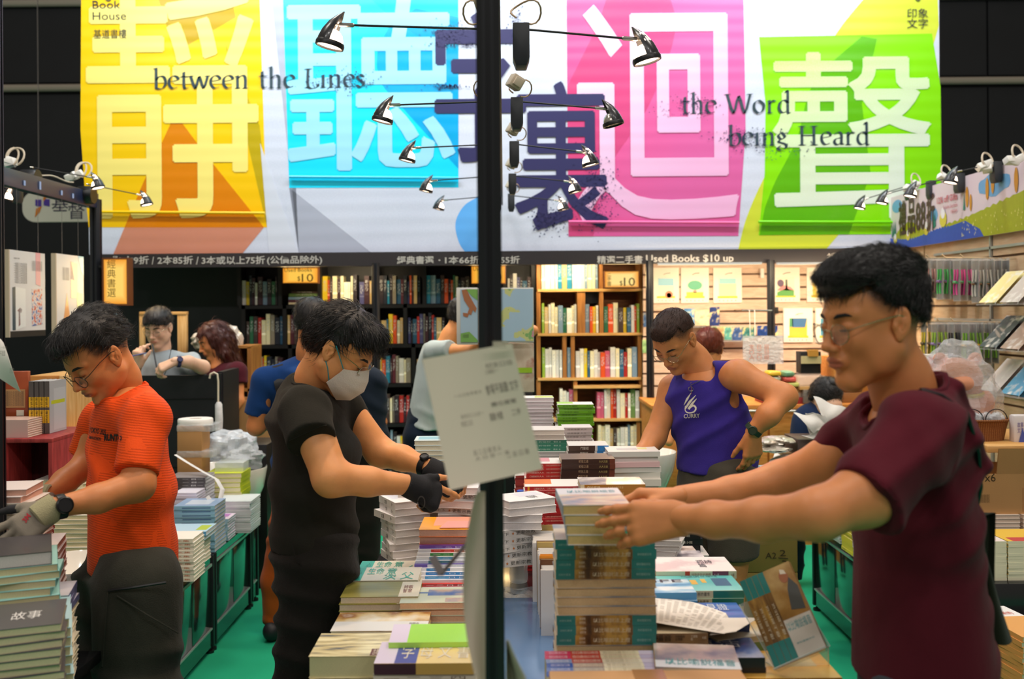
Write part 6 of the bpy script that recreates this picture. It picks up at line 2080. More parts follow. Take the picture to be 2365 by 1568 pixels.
S.ell(P(276,893,2.95),(.080,.074,.055),.012,'s',M=Matrix.Rotation(R(28),4,'Y'))
S.plane(P(308,1310,2.97),(0,0,-1))
S.disp(folds(5,.0075,(.75,.2,.65),42,.8))
V,Q=S.mesh(1)
shA=Skin().add(V,Q)
shirtA=shA.build('t_shirt',[or_m],A)
col_=MB()
cp=[]
for k in range(25):
 a=2*math.pi*k/24
 cp.append(P(281,908,2.96)+Vector((.072*math.cos(a),.072*math.sin(a),.036*math.cos(a))))
bv=shA.bvh()
cpp=[]
for p in cp:
 q=bv.find_nearest(p)
 cpp.append(q[0]if q[0]is not None else p)
MB().tube(cpp,.0055,8,caps=False).build('collar',or_m,shirtA)
blk=mat('print_black','#141012',.6)
def geoA(mb):
 Mx=frame(P(204,1002,2.6),(P(238,1008,2.6)-P(204,1002,2.6)),(0,0,1))
 text_into(mb,'TOKYO 2025',Mx@Matrix.Translation((0,.004,0)),.044,.015,bold=.02)
 text_into(mb,'MARATHON',Mx@Matrix.Translation((.004,-.012,0)),.03,.008,bold=.02)
 M2=frame(P(240,1018,2.6),(P(277,1020,2.6)-P(240,1018,2.6)),(0,0,1))
 text_into(mb,'RUNTO',M2,.046,.019,bold=.05)
decal('chest_print',blk,bv,shirtA,geoA,(0,1,0),.002)
tr=cloth('trousers_charcoal','#3a3a33',bump=.5,var=.15)
gA=P(310,1568,2.95)
tA=legs('trousers',A,tr,P(318,1350,2.86),P(268,1350,3.06),P(318,1640,2.84),P(262,1640,3.08),(P(318,1640,2.84).x,2.88,.06),(P(262,1640,3.08).x,3.1,.06),.125,.118,.085,waist=(P(308,1290,2.97),P(308,1345,2.97),.118,.125,(nA,1.3)),seed=9,fold=.010,res=.010)
MB().tube([P(250,1364,2.735),P(300,1358,2.727),P(350,1350,2.735),P(383,1345,2.75)],.004,6).build('pocket_zip',black_metal,tA)
MB().tube([P(270,1376,2.728),P(340,1420,2.723),P(412,1462,2.77)],.0022,5).tube([P(250,1366,2.74),P(236,1540,2.74)],.002,5).build('pocket_seam',tr,tA,kind='stuff')
for p in((P(318,1640,2.84).x-.03,2.88),(P(262,1640,3.08).x-.03,3.1)):
 shoe(A,p,(-1,-.3,0),black_shoe)
gl=mat('glove_grey','#8b8172',.9,var=.15,vscale=40,bump=.3,bscale=600)
glp=mat('glove_palm','#2c2a2c',.75)
cuff=mat('glove_cuff','#a8a07c',.9,bump=.4,bscale=400)
S=SDF(.0033)
wA=P(122,1172,2.55)
dA=(P(40,1232,2.50)-wA).normalized()
tips,th=hand(S,wA,dA,(-.05,-.95,.30),-1,1.0,curl=(.10,.30,.38,.45),spread=.22,thumb=(.75,.05),rad=1.14,thumb_curl=.1)
V,Q=S.mesh(1)
tipc=[np.array(t[-1])for t in tips]+[np.array(th[3])]
tipm=[np.array(t[1])for t in tips]+[np.array(th[1])]
def glove_fn(c):
 mi=np.zeros(len(c),int)
 for e,mdl in zip(tipc,tipm):
  ax=e-mdl
  L2=ax@ax
  tt=(c-mdl)@ax/L2
  dd=np.linalg.norm(c-(mdl+np.clip(tt,0,1)[:,None]*ax),axis=1)
  mi[(dd<.016)&(tt>.30+8*(.0-0))]=1
 return mi
gA_=Skin().add(V,Q,mfn=glove_fn).build('glove',[gl,glp],A)
MB().lathe([(.030,-.034),(.036,-.03),(.037,.0),(.034,.024),(.030,.02),(.029,-.03)],24,M=frame(wA+dA*.012+Vector((0,0,0)),dA.cross(Vector((0,1,0))),(0,1,0),dA)@Matrix.Rotation(R(180),4,'X')).build('cuff',cuff,gA_)
bvg=Skin().add(V,Q).bvh()
def geoG(mb):
 Mx=frame(P(60,1208,2.4),(P(72,1192,2.4)-P(60,1208,2.4)),(P(54,1200,2.4)-P(60,1208,2.4)))
 text_into(mb,'3M',Mx,.021,.013,bold=.03)
decal('glove_mark',mat('mark_red','#b02028',.6),bvg,gA_,geoG,(0,1,0),.0015)
S=SDF(.004)
w2=P(103,1146,2.93)
hand(S,w2,(P(20,1180,2.8)-w2).normalized(),(.1,.1,1),1,1.0,curl=(.3,.4,.5,.5),rad=1.12)
V,Q=S.mesh(1)
g2=Skin().add(V,Q).build('glove',[gl],A)
MB().lathe([(.029,-.03),(.035,-.025),(.035,.015),(.030,.02)],20,M=frame(w2,(0,1,0),(0,0,1))).build('cuff',cuff,g2)
watch(A,P(140,1170,2.555),P(225,1152,2.62)-P(130,1171,2.55),.0285,mat('watch_black','#151517',.35),.021,(0,-1,.15))
# ========================= person with mask (centre left)
B=person(725,1250,2.98,'person in a black T-shirt and white face mask pointing at books with fingerless gloves')
HB=head_frame(P(765,811,2.87),(.79,-.14,-.59),-1)
S=head_sdf(.0028,neck_to=P(716,915,2.99),neck_r=.050,H=HB,jaw=.9,fat=1.04)
V,Q=S.mesh(1)
body=add_ears(Skin().add(V,Q,HB,att=lip_fn()),HB)
S=SDF(.004)
S.chain([P(712,965,2.78),P(765,1104,2.70),P(850,1112,2.74),P(950,1120,2.80)],[.056,.049,.038,.0275],.022)
V,Q=S.mesh(1);body.add(V,Q)
S=SDF(.0045)
S.chain([P(795,940,3.12),P(878,1045,3.12),P(930,1058,3.08),P(990,1080,3.02)],[.052,.045,.037,.0275],.022)
V,Q=S.mesh(1);body.add(V,Q)
wB=P(948,1122,2.80)
dB=(P(1012,1150,2.84)-wB).normalized()
argB=dict(curl=(.12,.95,1.05,1.1),spread=.05,thumb=(.55,-.25),thumb_curl=.3)
S=SDF(.0028)
tB,thB=hand(S,wB,dB,(-.15,-.80,.58),1,1.0,**argB)
V,Q=S.mesh(1);body.add(V,Q)
w3=P(992,1082,3.02)
d3=(P(1034,1104,3.02)-w3).normalized()
S=SDF(.0035)
hand(S,w3,d3,(.1,-.45,.9),1,1.0,curl=(.6,.9,.9,.9),thumb=(.3,.3))
V,Q=S.mesh(1);body.add(V,Q)
S=SDF(.012)
S.cone(P(716,960,2.98),P(726,1240,2.98),.085,.09,.02,flat=((0,1,0),1.35))
V,Q=S.mesh(1);body.add(V,Q)
body.build('body',SK_WARM,B)
face_bits(HB,B)
glasses(HB,B,silver,r=.0215,rz=.0145,down=.000,square=True)
def cutB(X,Y,Z):
 front=.070+.06*np.clip(.07-X,-.1,.1)
 side=.016+1.3*np.clip(X-.022,0,1)
 z0=np.where(X>.045,front-.9*np.clip(np.abs(Y)-.045,0,1),np.where(X>.012,side+.02,np.where(X>-.03,.022,-.070)))
 return z0-Z
hair(HB,.003,cutB,lambda X,Y,Z:.009+.010*np.clip((Z-.05)/.06,0,1)+.014*np.clip((X-.03)/.05,0,1)*np.clip((Z-.045)/.04,0,1)+.010*np.clip((-X-.04)/.06,0,1)*np.clip((.09-Z)/.1,0,1),B,hair_black,8,flow=lambda p:(.9 if p[0]>-.01 else-.35,0,-.9),locks=2200,ll=.046,lr=.0011,amp=.003)
mask_m=mat('mask_white','#e4d8cc',.8,bump=.2,bscale=300)
CP=[(.104,.004),(.122,-.026),(.129,-.058),(.112,-.100),(.078,-.124)]
SP_=[(.060,-.020),(.056,-.036),(.050,-.052),(.046,-.066),(.040,-.082)]
def mk(u,v):
 a=(u-.5)*2
 k=min(3,int(v*4));f=v*4-k
 cx_,cz_=[CP[k][i]+(CP[k+1][i]-CP[k][i])*f for i in(0,1)]
 sx_,sz_=[SP_[k][i]+(SP_[k+1][i]-SP_[k][i])*f for i in(0,1)]
 w=abs(a)**1.9
 return H_B@Vector((cx_+(sx_-cx_)*w,math.copysign(.071*abs(a)**.85,a),cz_+(sz_-cz_)*abs(a)**1.3))
H_B=HB
mo=MB().sheet(mk,28,16,.0015).build('face_mask',mask_m,B)
loop=mat('mask_loop_teal','#1f8a90',.5)
MB().tube([mk(.03,.12),H_B@Vector((.035,-.0785,.000)),H_B@Vector((.006,-.086,.024))],.0016,6).tube([mk(.03,.92),H_B@Vector((.02,-.0755,-.045)),H_B@Vector((-.006,-.082,-.022))],.0016,6).build('ear_loops',loop,mo,kind='stuff')
MB().tube([mk(.30,.02),mk(.42,.5),mk(.48,.97)],.0006,4).build('mask_crease',mask_m,mo)
bk=cloth('black_shirt','#26241f',bump=.3,var=.18,sheen=.15)
S=SDF(.006)
S.cone(P(712,972,2.98),P(726,1120,2.97),.108,.120,.03,flat=((0,1,0),1.42))
S.cone(P(726,1120,2.97),P(726,1256,2.97),.120,.130,.03,flat=((0,1,0),1.32),cap=0)
S.ell(P(785,1048,2.93),(.062,.135,.062),.05)
S.cone(P(702,925,3.0),P(708,958,2.80),.060,.066,.05)
S.cone(P(730,925,3.0),P(788,945,3.12),.062,.062,.05)
S.cone(P(702,950,2.79),P(720,1018,2.71),.072,.068,.03,cap=0)
S.cone(P(790,940,3.12),P(826,990,3.15),.064,.060,.03,cap=0)
S.cone(P(690,895,3.0),P(690,960,3.0),.045,.09,.04)
S.ell(P(728,884,2.97),(.064,.068,.046),.012,'s',M=Matrix.Rotation(R(25),4,'Y'))
S.plane(P(726,1256,2.97),(0,0,-1))
S.disp(folds(12,.0065,(.5,.2,.8),45,.8))
V,Q=S.mesh(1)
shB=Skin().add(V,Q)
shirtB=shB.build('t_shirt',[bk],B)
bv=shB.bvh()
cpp=[bv.find_nearest(P(727,890,2.97)+Vector((.062*math.cos(a),.068*math.sin(a),-.027*math.cos(a))))[0]for a in np.linspace(0,2*math.pi,25)]
MB().tube(cpp,.0055,8,caps=False).build('collar',bk,shirtB)
MB().tube([bv.find_nearest(P(672+30*t,1036-12*t,2.66))[0]for t in np.linspace(0,3,10)],.002,5).build('sleeve_seam',bk,shirtB)
pb_=cloth('black_trousers','#221f1c',bump=.5,var=.2)
legs('trousers',B,pb_,P(735,1300,2.90),P(745,1300,3.06),P(692,1600,2.88),P(712,1600,3.08),(P(692,1600,2.88).x-.05,2.92,.06),(P(712,1600,3.08).x-.02,3.12,.06),.112,.078,.060,waist=(P(726,1245,2.97),P(728,1290,2.97),.122,.124,((0,1,0),1.3)),seed=15,fold=.010,res=.010)
MB().tube([P(676,1262,2.79),P(684,1295,2.785),P(712,1318,2.785)],.002,5).build('drawstring',pb_,B)
for p in((P(692,1600,2.88).x-.02,2.92),(P(712,1600,3.08).x+.01,3.12)):
 shoe(B,p,(1,.1,0),black_shoe)
gk=mat('glove_black','#17161a',.8,bump=.25,bscale=500,var=.2)
S=SDF(.003)
hand(S,wB,dB,(-.15,-.80,.58),1,1.0,rad=1.17,tips=.80,**{**argB})
S.cone(wB-dB*.018,wB+dB*.03,.034,.036,.01,capa=0)
e_=tB[0]
S.plane(Vector(e_[1])+(Vector(e_[2])-Vector(e_[1]))*.35,Vector(e_[2])-Vector(e_[1]))
S.plane(Vector(thB[1])+(Vector(thB[2])-Vector(thB[1]))*.9,(Vector(thB[2])-Vector(thB[1])).normalized())
V,Q=S.mesh(1)
gB_=Skin().add(V,Q).build('glove',[gk],B)
bvg=Skin().add(V,Q).bvh()
def geoR(mb):
 c=P(973,1160,2.6)
 n=24
 for k in range(n):
  a,b=2*math.pi*k/n,2*math.pi*(k+1)/n
  mb.add([c+Vector((.0105*math.cos(a),0,.017*math.sin(a))),c+Vector((.0105*math.cos(b),0,.017*math.sin(b))),c+Vector((.008*math.cos(b),0,.0135*math.sin(b))),c+Vector((.008*math.cos(a),0,.0135*math.sin(a)))],[(0,1,2,3)])
decal('glove_mark',mat('glove_mark_grey','#55504e',.7),bvg,gB_,geoR,(0,1,0),.0015)
S=SDF(.0035)
hand(S,w3,d3,(.1,-.45,.9),1,1.0,curl=(.6,.9,.9,.9),thumb=(.3,.3),rad=1.17,tips=.7)
S.cone(w3-d3*.01,w3+d3*.03,.034,.036,.01,capa=0)
V,Q=S.mesh(1)
Skin().add(V,Q).build('glove',[gk],B)
watch(B,P(983,1078,3.025),P(930,1058,3.08)-P(990,1080,3.02),.0295,mat('watch_band_black','#1a1a1c',.4),.014,(-.3,-.3,1))
# ========================= man in purple vest
Cp=person(1655,1080,4.02,'person in a purple sleeveless shirt with a white logo leaning a hand on magazines')
HC=head_frame(P(1596,786,3.94),(-.478,-.569,-.669),1)
S=head_sdf(.0035,neck_to=P(1632,872,4.02),neck_r=.056,H=HC,fat=1.05)
V,Q=S.mesh(1)
def fadeC(c):
 a=np.clip((c[:,2]-.004-.6*np.clip(c[:,0]-.02,0,1))/.045,0,1)*np.clip((.066-c[:,0])/.02,0,1)
 b=np.clip((c[:,2]+.035)/.05,0,1)*np.clip((-.035-c[:,0])/.02,0,1)
 return np.maximum(a,b)
body=add_ears(Skin().add(V,Q,HC,att=lip_fn(fadeC)),HC)
S=SDF(.005)
S.chain([P(1660,872,4.0),P(1706,868,3.90),P(1812,916,3.80),P(1775,958,3.76),P(1738,998,3.78)],[.055,.060,.045,.040,.028],.03)
S.chain([P(1600,885,4.05),P(1556,900,4.10),P(1512,1010,4.05),P(1482,1055,3.98),P(1448,1098,3.90)],[.055,.058,.043,.038,.028],.03)
V,Q=S.mesh(1);body.add(V,Q)
S=SDF(.004)
hand(S,P(1740,1000,3.78),(.02,.25,-1),(.3,-.9,.1),-1,1.0,curl=(.3,.35,.4,.4),thumb=(.5,.3),spread=.08)
hand(S,P(1446,1100,3.90),(-.35,-.75,-.25),(.1,-.2,1),-1,1.0,curl=(.15,.2,.2,.25),spread=.12)
V,Q=S.mesh(1);body.add(V,Q)
nC=(.85,-.5,0)
S=SDF(.014)
S.cone(P(1630,900,4.02),P(1655,1080,4.02),.10,.10,.02,flat=(nC,1.3))
V,Q=S.mesh(1);body.add(V,Q)
for sx,yy in((1690,3.94),(1625,4.12)):
 q=P(sx,1270,yy)
 S=SDF(.009)
 S.chain([q,Vector((q.x-.01,yy,.50)),Vector((q.x+.01,yy+.02,.09))],[.075,.052,.036],.03)
 V,Q=S.mesh(1);body.add(V,Q)
 shoe(Cp,(q.x,yy),(-.6,-.8,0),black_shoe)
body.build('body',SK_MED,Cp)
face_bits(HC,Cp)
glasses(HC,Cp,silver,r=.021,rz=.017,down=-.008)
hc_m=NT('hair_cropped',.6,.3)
hc_m.color(hc_m.mix(hc_m.noise(hc_m.mapping('Object'),150,3),'#15100f','#4a2e22'))
hair(HC,.0035,lambda X,Y,Z:np.where(X>.02,.074+.06*np.clip(.06-X,-.1,.1)+.5*np.clip(np.abs(Y)-.04,0,1),.055-.03*np.clip(-X/.06,0,1))-Z,lambda X,Y,Z:.006+.010*np.clip((X-.0)/.06,0,1)*np.clip((Z-.06)/.04,0,1),Cp,hc_m.M,17,flow=lambda p:(1,.2,.1),locks=900,ll=.02,lr=.0010,amp=.0015)
pu=cloth('purple_vest','#3d2f8c',bump=.3,var=.15)
S=SDF(.007)
S.cone(P(1625,915,4.02),P(1650,1000,4.02),.112,.116,.03,flat=(nC,1.42))
S.cone(P(1650,1000,4.02),P(1657,1088,4.02),.116,.128,.03,flat=(nC,1.30),cap=0)
S.cone(P(1640,868,4.03),P(1690,862,3.93),.050,.052,.05)
S.cone(P(1610,885,4.04),P(1570,892,4.10),.050,.052,.05)
S.cone(P(1718,875,3.88),P(1708,920,3.92),.050,.040,.015,'s')
S.ell(P(1732,895,3.86),(.042,.09,.085),.012,'s')
S.ell(P(1533,905,4.14),(.040,.09,.085),.012,'s')
S.ell(P(1606,846,3.97),(.085,.075,.062),.012,'s',M=Matrix.Rotation(R(22),4,'Y'))
S.plane(P(1657,1088,4.02),(0,0,-1))
S.disp(folds(22,.007,(-.5,.2,.8),45,.9))
V,Q=S.mesh(1)
shC=Skin().add(V,Q)
shirtC=shC.build('vest',[pu],Cp)
bv=shC.bvh()
def geoC(mb):
 Mx=frame(P(1578,965,3.6),(P(1618,960,3.6)-P(1578,962,3.6)),(0,0,1))
 text_into(mb,'CURRY',Mx@Matrix.Translation((.002,-.002,0)),.058,.015,bold=.015)
 def stroke(pts,w):
  pts=[Vector(p)for p in pts]
  for i in range(len(pts)-1):
   a,b=pts[i],pts[i+1]
   t=(b-a).normalized()
   n=Vector((-t.y,t.x))
   wa,wb=w[i],w[i+1]
   mb.add([(a-n*wa).to_3d(),(b-n*wb).to_3d(),(b+n*wb).to_3d(),(a+n*wa).to_3d()],[(0,1,2,3)],0,Mx)
 k_=.0108
 stroke([(q[0]*k_,q[1]*k_)for q in((0.4,4.2),(1.6,6.2),(3.0,8.2))],[.0005,.004,.0008])
 stroke([(q[0]*k_,q[1]*k_)for q in((0.8,3.0),(2.4,5.2),(4.6,7.4))],[.003,.0045,.0008])
 stroke(curve([(q[0]*k_,q[1]*k_)for q in((0.9,4.0),(0.8,2.4),(1.8,1.6),(3.6,1.8),(4.4,3.0),(3.6,4.0),(2.4,3.4),(1.9,2.8))],4),list(np.linspace(.0012,.0045,29)))
 stroke([(q[0]*k_,q[1]*k_)for q in((2.0,3.2),(3.4,4.8),(4.8,6.2))],[.003,.004,.0008])
decal('chest_print',mat('print_white_logo','#e4dccf',.7),bv,shirtC,geoC,(.05,1,0),.002)
nk=MB()
pts=[bv.find_nearest(P(x,y,3.9))[0]+Vector((0,-.006,0))for x,y in((1575,850),(1578,862),(1583,878),(1596,868),(1612,848))]
nk.tube(pts,.0012,5)
c_=pts[2]+Vector((0,-.004,-.014))
nk.tube([c_+Vector((.009*math.cos(a),0,.009*math.sin(a)))for a in np.linspace(0,6.28,16)],.0011,5)
nk.tube([c_+Vector((.002,0,.012)),c_+Vector((.002,0,-.020))],.0011,5).tube([c_+Vector((-.004,0,-.008)),c_+Vector((.008,0,-.008))],.0011,5)
nk.build('necklace',chrome,Cp,kind='stuff')
gr=cloth('shorts_grey','#4a463d',bump=.4)
S=SDF(.010)
S.cone(P(1655,1070,4.02),P(1658,1120,4.02),.118,.13,.03,flat=(nC,1.3))
for sx,yy in((1690,3.94),(1625,4.12)):
 S.cone(P(sx,1110,yy),P(sx+4,1286,yy),.105,.100,.03,cap=0)
S.disp(folds(33,.004,(.3,.2,.9),40))
V,Q=S.mesh(1)
Skin().add(V,Q).build('shorts',[gr],Cp)
watch(Cp,P(1741,992,3.78),P(1775,958,3.76)-P(1738,998,3.78),.031,mat('watch_green','#2a3a2c',.45),.017,(-.2,-1,.2))
watch(Cp,P(1450,1094,3.905),P(1482,1055,3.98)-P(1448,1098,3.90),.030,black_metal,.010,(0,-.4,1),'bracelet')
# ========================= man in maroon (right)
D=person(2120,1500,1.96,'person in a maroon T-shirt and thin glasses holding four books over the tall teal pile')
HD=head_frame(P(2071,748,1.88),(-.950,-.280,-.140),1,s=1.02)
HD=HD@Matrix.Diagonal((.95,1,1,1))
S=head_sdf(.0025,neck_to=P(2098,950,1.98),neck_r=.056,H=HD,fat=1.04,chin=.8)
V,Q=S.mesh(1)
def fadeD(c):
 a=np.clip((c[:,2]-.004-.8*np.clip(c[:,0]-.012,0,1))/.035,0,1)*np.clip((.052-c[:,0])/.014,0,1)*(np.abs(c[:,1])>.02)
 b=np.clip((c[:,2]+.040+.3*(c[:,0]+.035))/.05,0,1)*np.clip((-.025-c[:,0])/.02,0,1)
 return np.maximum(a,b)
body=add_ears(Skin().add(V,Q,HD,att=lip_fn(fadeD)),HD)
S=SDF(.0035)
S.chain([P(2110,1010,1.78),P(1995,1145,1.70),P(1888,1188,1.67),P(1760,1200,1.75),P(1650,1200,1.83),P(1574,1197,1.90)],[.058,.050,.041,.0365,.031,.0265],.022)
V,Q=S.mesh(1);body.add(V,Q)
S=SDF(.004)
S.chain([P(2010,985,2.16),P(1915,1065,2.20),P(1800,1112,2.26),P(1690,1140,2.24),P(1570,1150,2.20)],[.055,.050,.043,.036,.027],.022)
V,Q=S.mesh(1);body.add(V,Q)
S=SDF(.0024)
wD=P(1576,1198,1.90)
tD,thD=hand(S,wD,(P(1480,1208,1.925)-wD).normalized(),(-.05,-.93,.36),-1,1.02,curl=(.22,.26,.30,.34),spread=.045,thumb=(.35,.5))
V,Q=S.mesh(1);body.add(V,Q)
S=SDF(.003)
w4=P(1572,1150,2.20)
hand(S,w4,(P(1480,1150,2.22)-w4).normalized(),(-.1,.5,.85),1,1.0,curl=(.5,.6,.7,.7),thumb=(.35,.35))
V,Q=S.mesh(1);body.add(V,Q)
S=SDF(.014)
S.cone(P(2105,1000,1.98),P(2125,1540,1.98),.085,.10,.02,flat=((0,1,0),1.35))
V,Q=S.mesh(1);body.add(V,Q)
body.build('body',SK_MED,D)
face_bits(HD,D,bs=1.0)
glasses(HD,D,silver,r=.022,rz=.0195,down=-.006)
rg=Vector(tD[2][1]).lerp(Vector(tD[2][0]),.5)
rd=(Vector(tD[2][1])-Vector(tD[2][0])).normalized()
MB().lathe([(.0096,-.0022),(.0108,-.0022),(.0108,.0022),(.0096,.0022),(.0096,-.0022)],20,M=frame(rg,rd.cross(Vector((0,0,1))),rd.cross(rd.cross(Vector((0,0,1)))))).build('ring',chrome,D)
def cutD(X,Y,Z):
 top=.078-.02*np.clip((X-.05)/.04,0,1)
 temple=.034+.050*np.clip((X+.002)/.045,0,1)
 z0=np.where(X>.052,.066+.4*np.clip(np.abs(Y)-.040,0,1),np.where(X>-.03,temple,.022-.4*(-.03-X)))
 return z0-Z
hair(HD,.0026,cutD,lambda X,Y,Z:.004+.020*np.clip((Z-.045)/.06,0,1)+.010*np.clip((X+.02)/.08,0,1)*np.clip((Z-.07)/.03,0,1)+.010*np.clip(-X/.08,0,1),D,hair_black,31,flow=lambda p:(1.0 if p[2]>.07 else .3,.1,.15 if p[2]>.08 else-.8),locks=4200,ll=.030,lr=.0008,amp=.0022)
ma=cloth('maroon_shirt','#561824',bump=.30,var=.16,scale=500,sheen=.2)
S=SDF(.005)
S.cone(P(2108,1020,1.98),P(2112,1200,1.98),.104,.106,.03,flat=((0,1,0),1.65))
S.cone(P(2112,1200,1.98),P(2132,1556,1.98),.106,.128,.03,flat=((0,1,0),1.5),cap=0)
S.cone(P(2115,960,2.0),P(2122,1000,1.80),.060,.066,.05)
S.cone(P(2090,962,2.0),P(2012,990,2.17),.062,.062,.05)
S.cone(P(2125,1000,1.78),P(1996,1152,1.695),.074,.068,.035,cap=0)
S.cone(P(2010,985,2.16),P(1912,1062,2.21),.066,.056,.03,cap=0)
S.cone(P(2140,930,1.98),P(2165,1060,1.98),.058,.070,.05,flat=((0,1,0),1.3))
S.ell(P(2075,905,1.96),(.088,.080,.056),.012,'s',M=Matrix.Rotation(R(-32),4,'Y'))
S.plane(P(2132,1556,1.98),(0.05,0,-1))
S.disp(folds(44,.0075,(.75,.1,.6),42,.9))
S.disp(folds(48,.0050,(-.5,.1,.8),60,.9))
V,Q=S.mesh(1)
shD=Skin().add(V,Q)
shirtD=shD.build('t_shirt',[ma],D)
bv=shD.bvh()
cpp=[bv.find_nearest(P(2080,922,1.96)+Vector((.082*math.cos(a),.078*math.sin(a),.048*math.cos(a))))[0]for a in np.linspace(0,2*math.pi,33)]
MB().tube(cpp,.0060,8,caps=False).build('collar',ma,shirtD)
MB().tube([bv.find_nearest(P(1930+140*t,1098+96*t,1.60))[0]for t in np.linspace(0,1,10)],.0018,5).build('sleeve_seam',ma,shirtD)
jn=cloth('jeans_slate','#3c424c',bump=.4)
legs('trousers',D,jn,P(2135,1640,1.90),P(2120,1640,2.06),P(2130,2100,1.9),P(2120,2100,2.06),(P(2130,1568,1.9).x,1.92,.06),(P(2120,1568,2.06).x,2.08,.06),.098,.078,.062,waist=(P(2130,1500,1.98),P(2130,1600,1.98),.112,.118,((0,1,0),1.35)),seed=55)
for yy in(1.92,2.08):
 shoe(D,(P(2110,1568,2.0).x,yy),(-1,0,0),black_shoe)
bag=MB()
pts=[P(2120,914,1.80),P(2165,925,1.80),P(2205,962,1.82),P(2232,1030,1.86),P(2243,1120,1.92),P(2248,1200,1.98),P(2262,1290,2.03)]
pts=[bv.find_nearest(p)[0]+Vector((.3,-1,.5)).normalized()*.006 if i<5 else p for i,p in enumerate(pts)]
bgo=MB().tube(pts,.006,6,flat=.7).build('bag_strap',black_metal,D)
bz=cloth('bag_green','#24261c',bump=.2)
def bagf(u,v):
 L_=[P(2240,1190,2.0),P(2250,1300,2.0),P(2258,1400,2.0),P(2262,1478,2.0)]
 R__=[P(2246,1195,2.02),P(2290,1330,2.02),P(2318,1420,2.02),P(2338,1480,2.02)]
 k=min(2,int(v*3));f=v*3-k
 return L_[k].lerp(L_[k+1],f).lerp(R__[k].lerp(R__[k+1],f),u)+Vector((0,-.03*math.sin(math.pi*u),0))
MB().sheet(bagf,10,16,-.05).build('bag',bz,D)
# ========================= background people
def simple(base,label,ear_or_c,fwd,skin,hairm,style,shirt_m,torso,sh,arms,legs_=None,hands=(),hs=None,res=.006,side=0,collar=True,glasses_=None,seed=1,sleeve=.55,fold=.007,eyes='down',extra_hair=None,nk=None):
 o=person(*base,label)
 H=head_frame(ear_or_c,fwd,side)
 S=head_sdf(res,neck_to=nk if nk is not None else torso[0],neck_r=.053,H=H)
 V,Q=S.mesh(1)
 b=add_ears(Skin().add(V,Q,H,att=lip_fn()),H)
 for pts,rad in arms:
  S=SDF(res)
  S.chain(pts,rad,.02)
  V,Q=S.mesh(1);b.add(V,Q)
 for hd in hands:
  S=SDF(.0045)
  hand(S,**hd)
  V,Q=S.mesh(1);b.add(V,Q)
 b.build('body',skin,o)
 if style!='back':face_bits(H,o,eyes=eyes)
 if glasses_:glasses(H,o,glasses_)
 if style=='short':
  cut=lambda X,Y,Z:np.where(X>.045,.060-.3*np.abs(Y),np.where(X>-.02,.03,-.03))-Z
  hair(H,res*.8,cut,lambda X,Y,Z:.008+.010*np.clip((Z-.03)/.06,0,1),o,hairm,seed,locks=500,ll=.04,lr=.0015,flow=lambda p:(.9,0,-.6))
 elif style=='back':
  cut=lambda X,Y,Z:np.where(X>.045,.055,np.where(X>-.01,.025,-.05))-Z
  hair(H,res*.8,cut,lambda X,Y,Z:.012+.006*np.clip((Z-.03)/.06,0,1),o,hairm,seed,locks=700,ll=.04,lr=.0014,flow=lambda p:(-.5,0,-.7))
 elif style=='long':
  cut=lambda X,Y,Z:np.where((X>.045)&(Z<.07),(.12-np.abs(Y)*2.2),-1)+0*Z
  def ex(S):
   S.lo=np.array((-.17,-.13,-.26));S.hi=np.array((.12,.13,.17))
   nz=vnoise(seed+9,7,(60,160))
   S.ell((-.035,0,-.02),(.105,.098,.13),.03)
   S.chain([(-.02,.075,.02),(-.015,.085,-.1),(-.02,.08,-.2)],[.03,.035,.022],.03)
   S.chain([(-.02,-.075,.02),(-.015,-.085,-.1),(-.02,-.08,-.2)],[.03,.035,.022],.03)
   S.cone((-.06,0,-.02),(-.06,0,-.19),.07,.05,.03)
   S.ell((.075,0,-.03),(.062,.052,.105),.01,'s')
   S.disp(lambda X,Y,Z:.004*np.sin(70*Y+30*X+3*nz(X,Y,Z)))
  hair(H,res*.8,lambda X,Y,Z:np.where(X>.05,.065,-.02)-Z,lambda X,Y,Z:.014+0*X,o,hairm,seed,locks=900,ll=.07,lr=.0018,flow=lambda p:(-.1,0,-1),extra=ex)
 S=SDF(res*1.3)
 (t0,t1,r0,r1,n_,fl)=torso[0],torso[1],torso[2],torso[3],torso[4],torso[5]
 S.cone(t0,t1,r0,r1,.03,flat=(n_,fl),cap=0)
 for a in sh:
  S.cone(Vector(t0).lerp(Vector(a[0]),.2)+Vector((0,0,.03)),a[0],.055,.06,.05)
  if a[1]is not None:
   S.cone(a[0],a[1],.064,.058,.03,cap=0)
 S.disp(folds(seed+60,fold,(.4,.2,.8),45))
 V,Q=S.mesh(1)
 sk=Skin().add(V,Q)
 s_=sk.build('t_shirt',[shirt_m],o)
 return o,H,s_,sk
gt=cloth('grey_tee','#9aa3a8',bump=.3)
d_=6.42
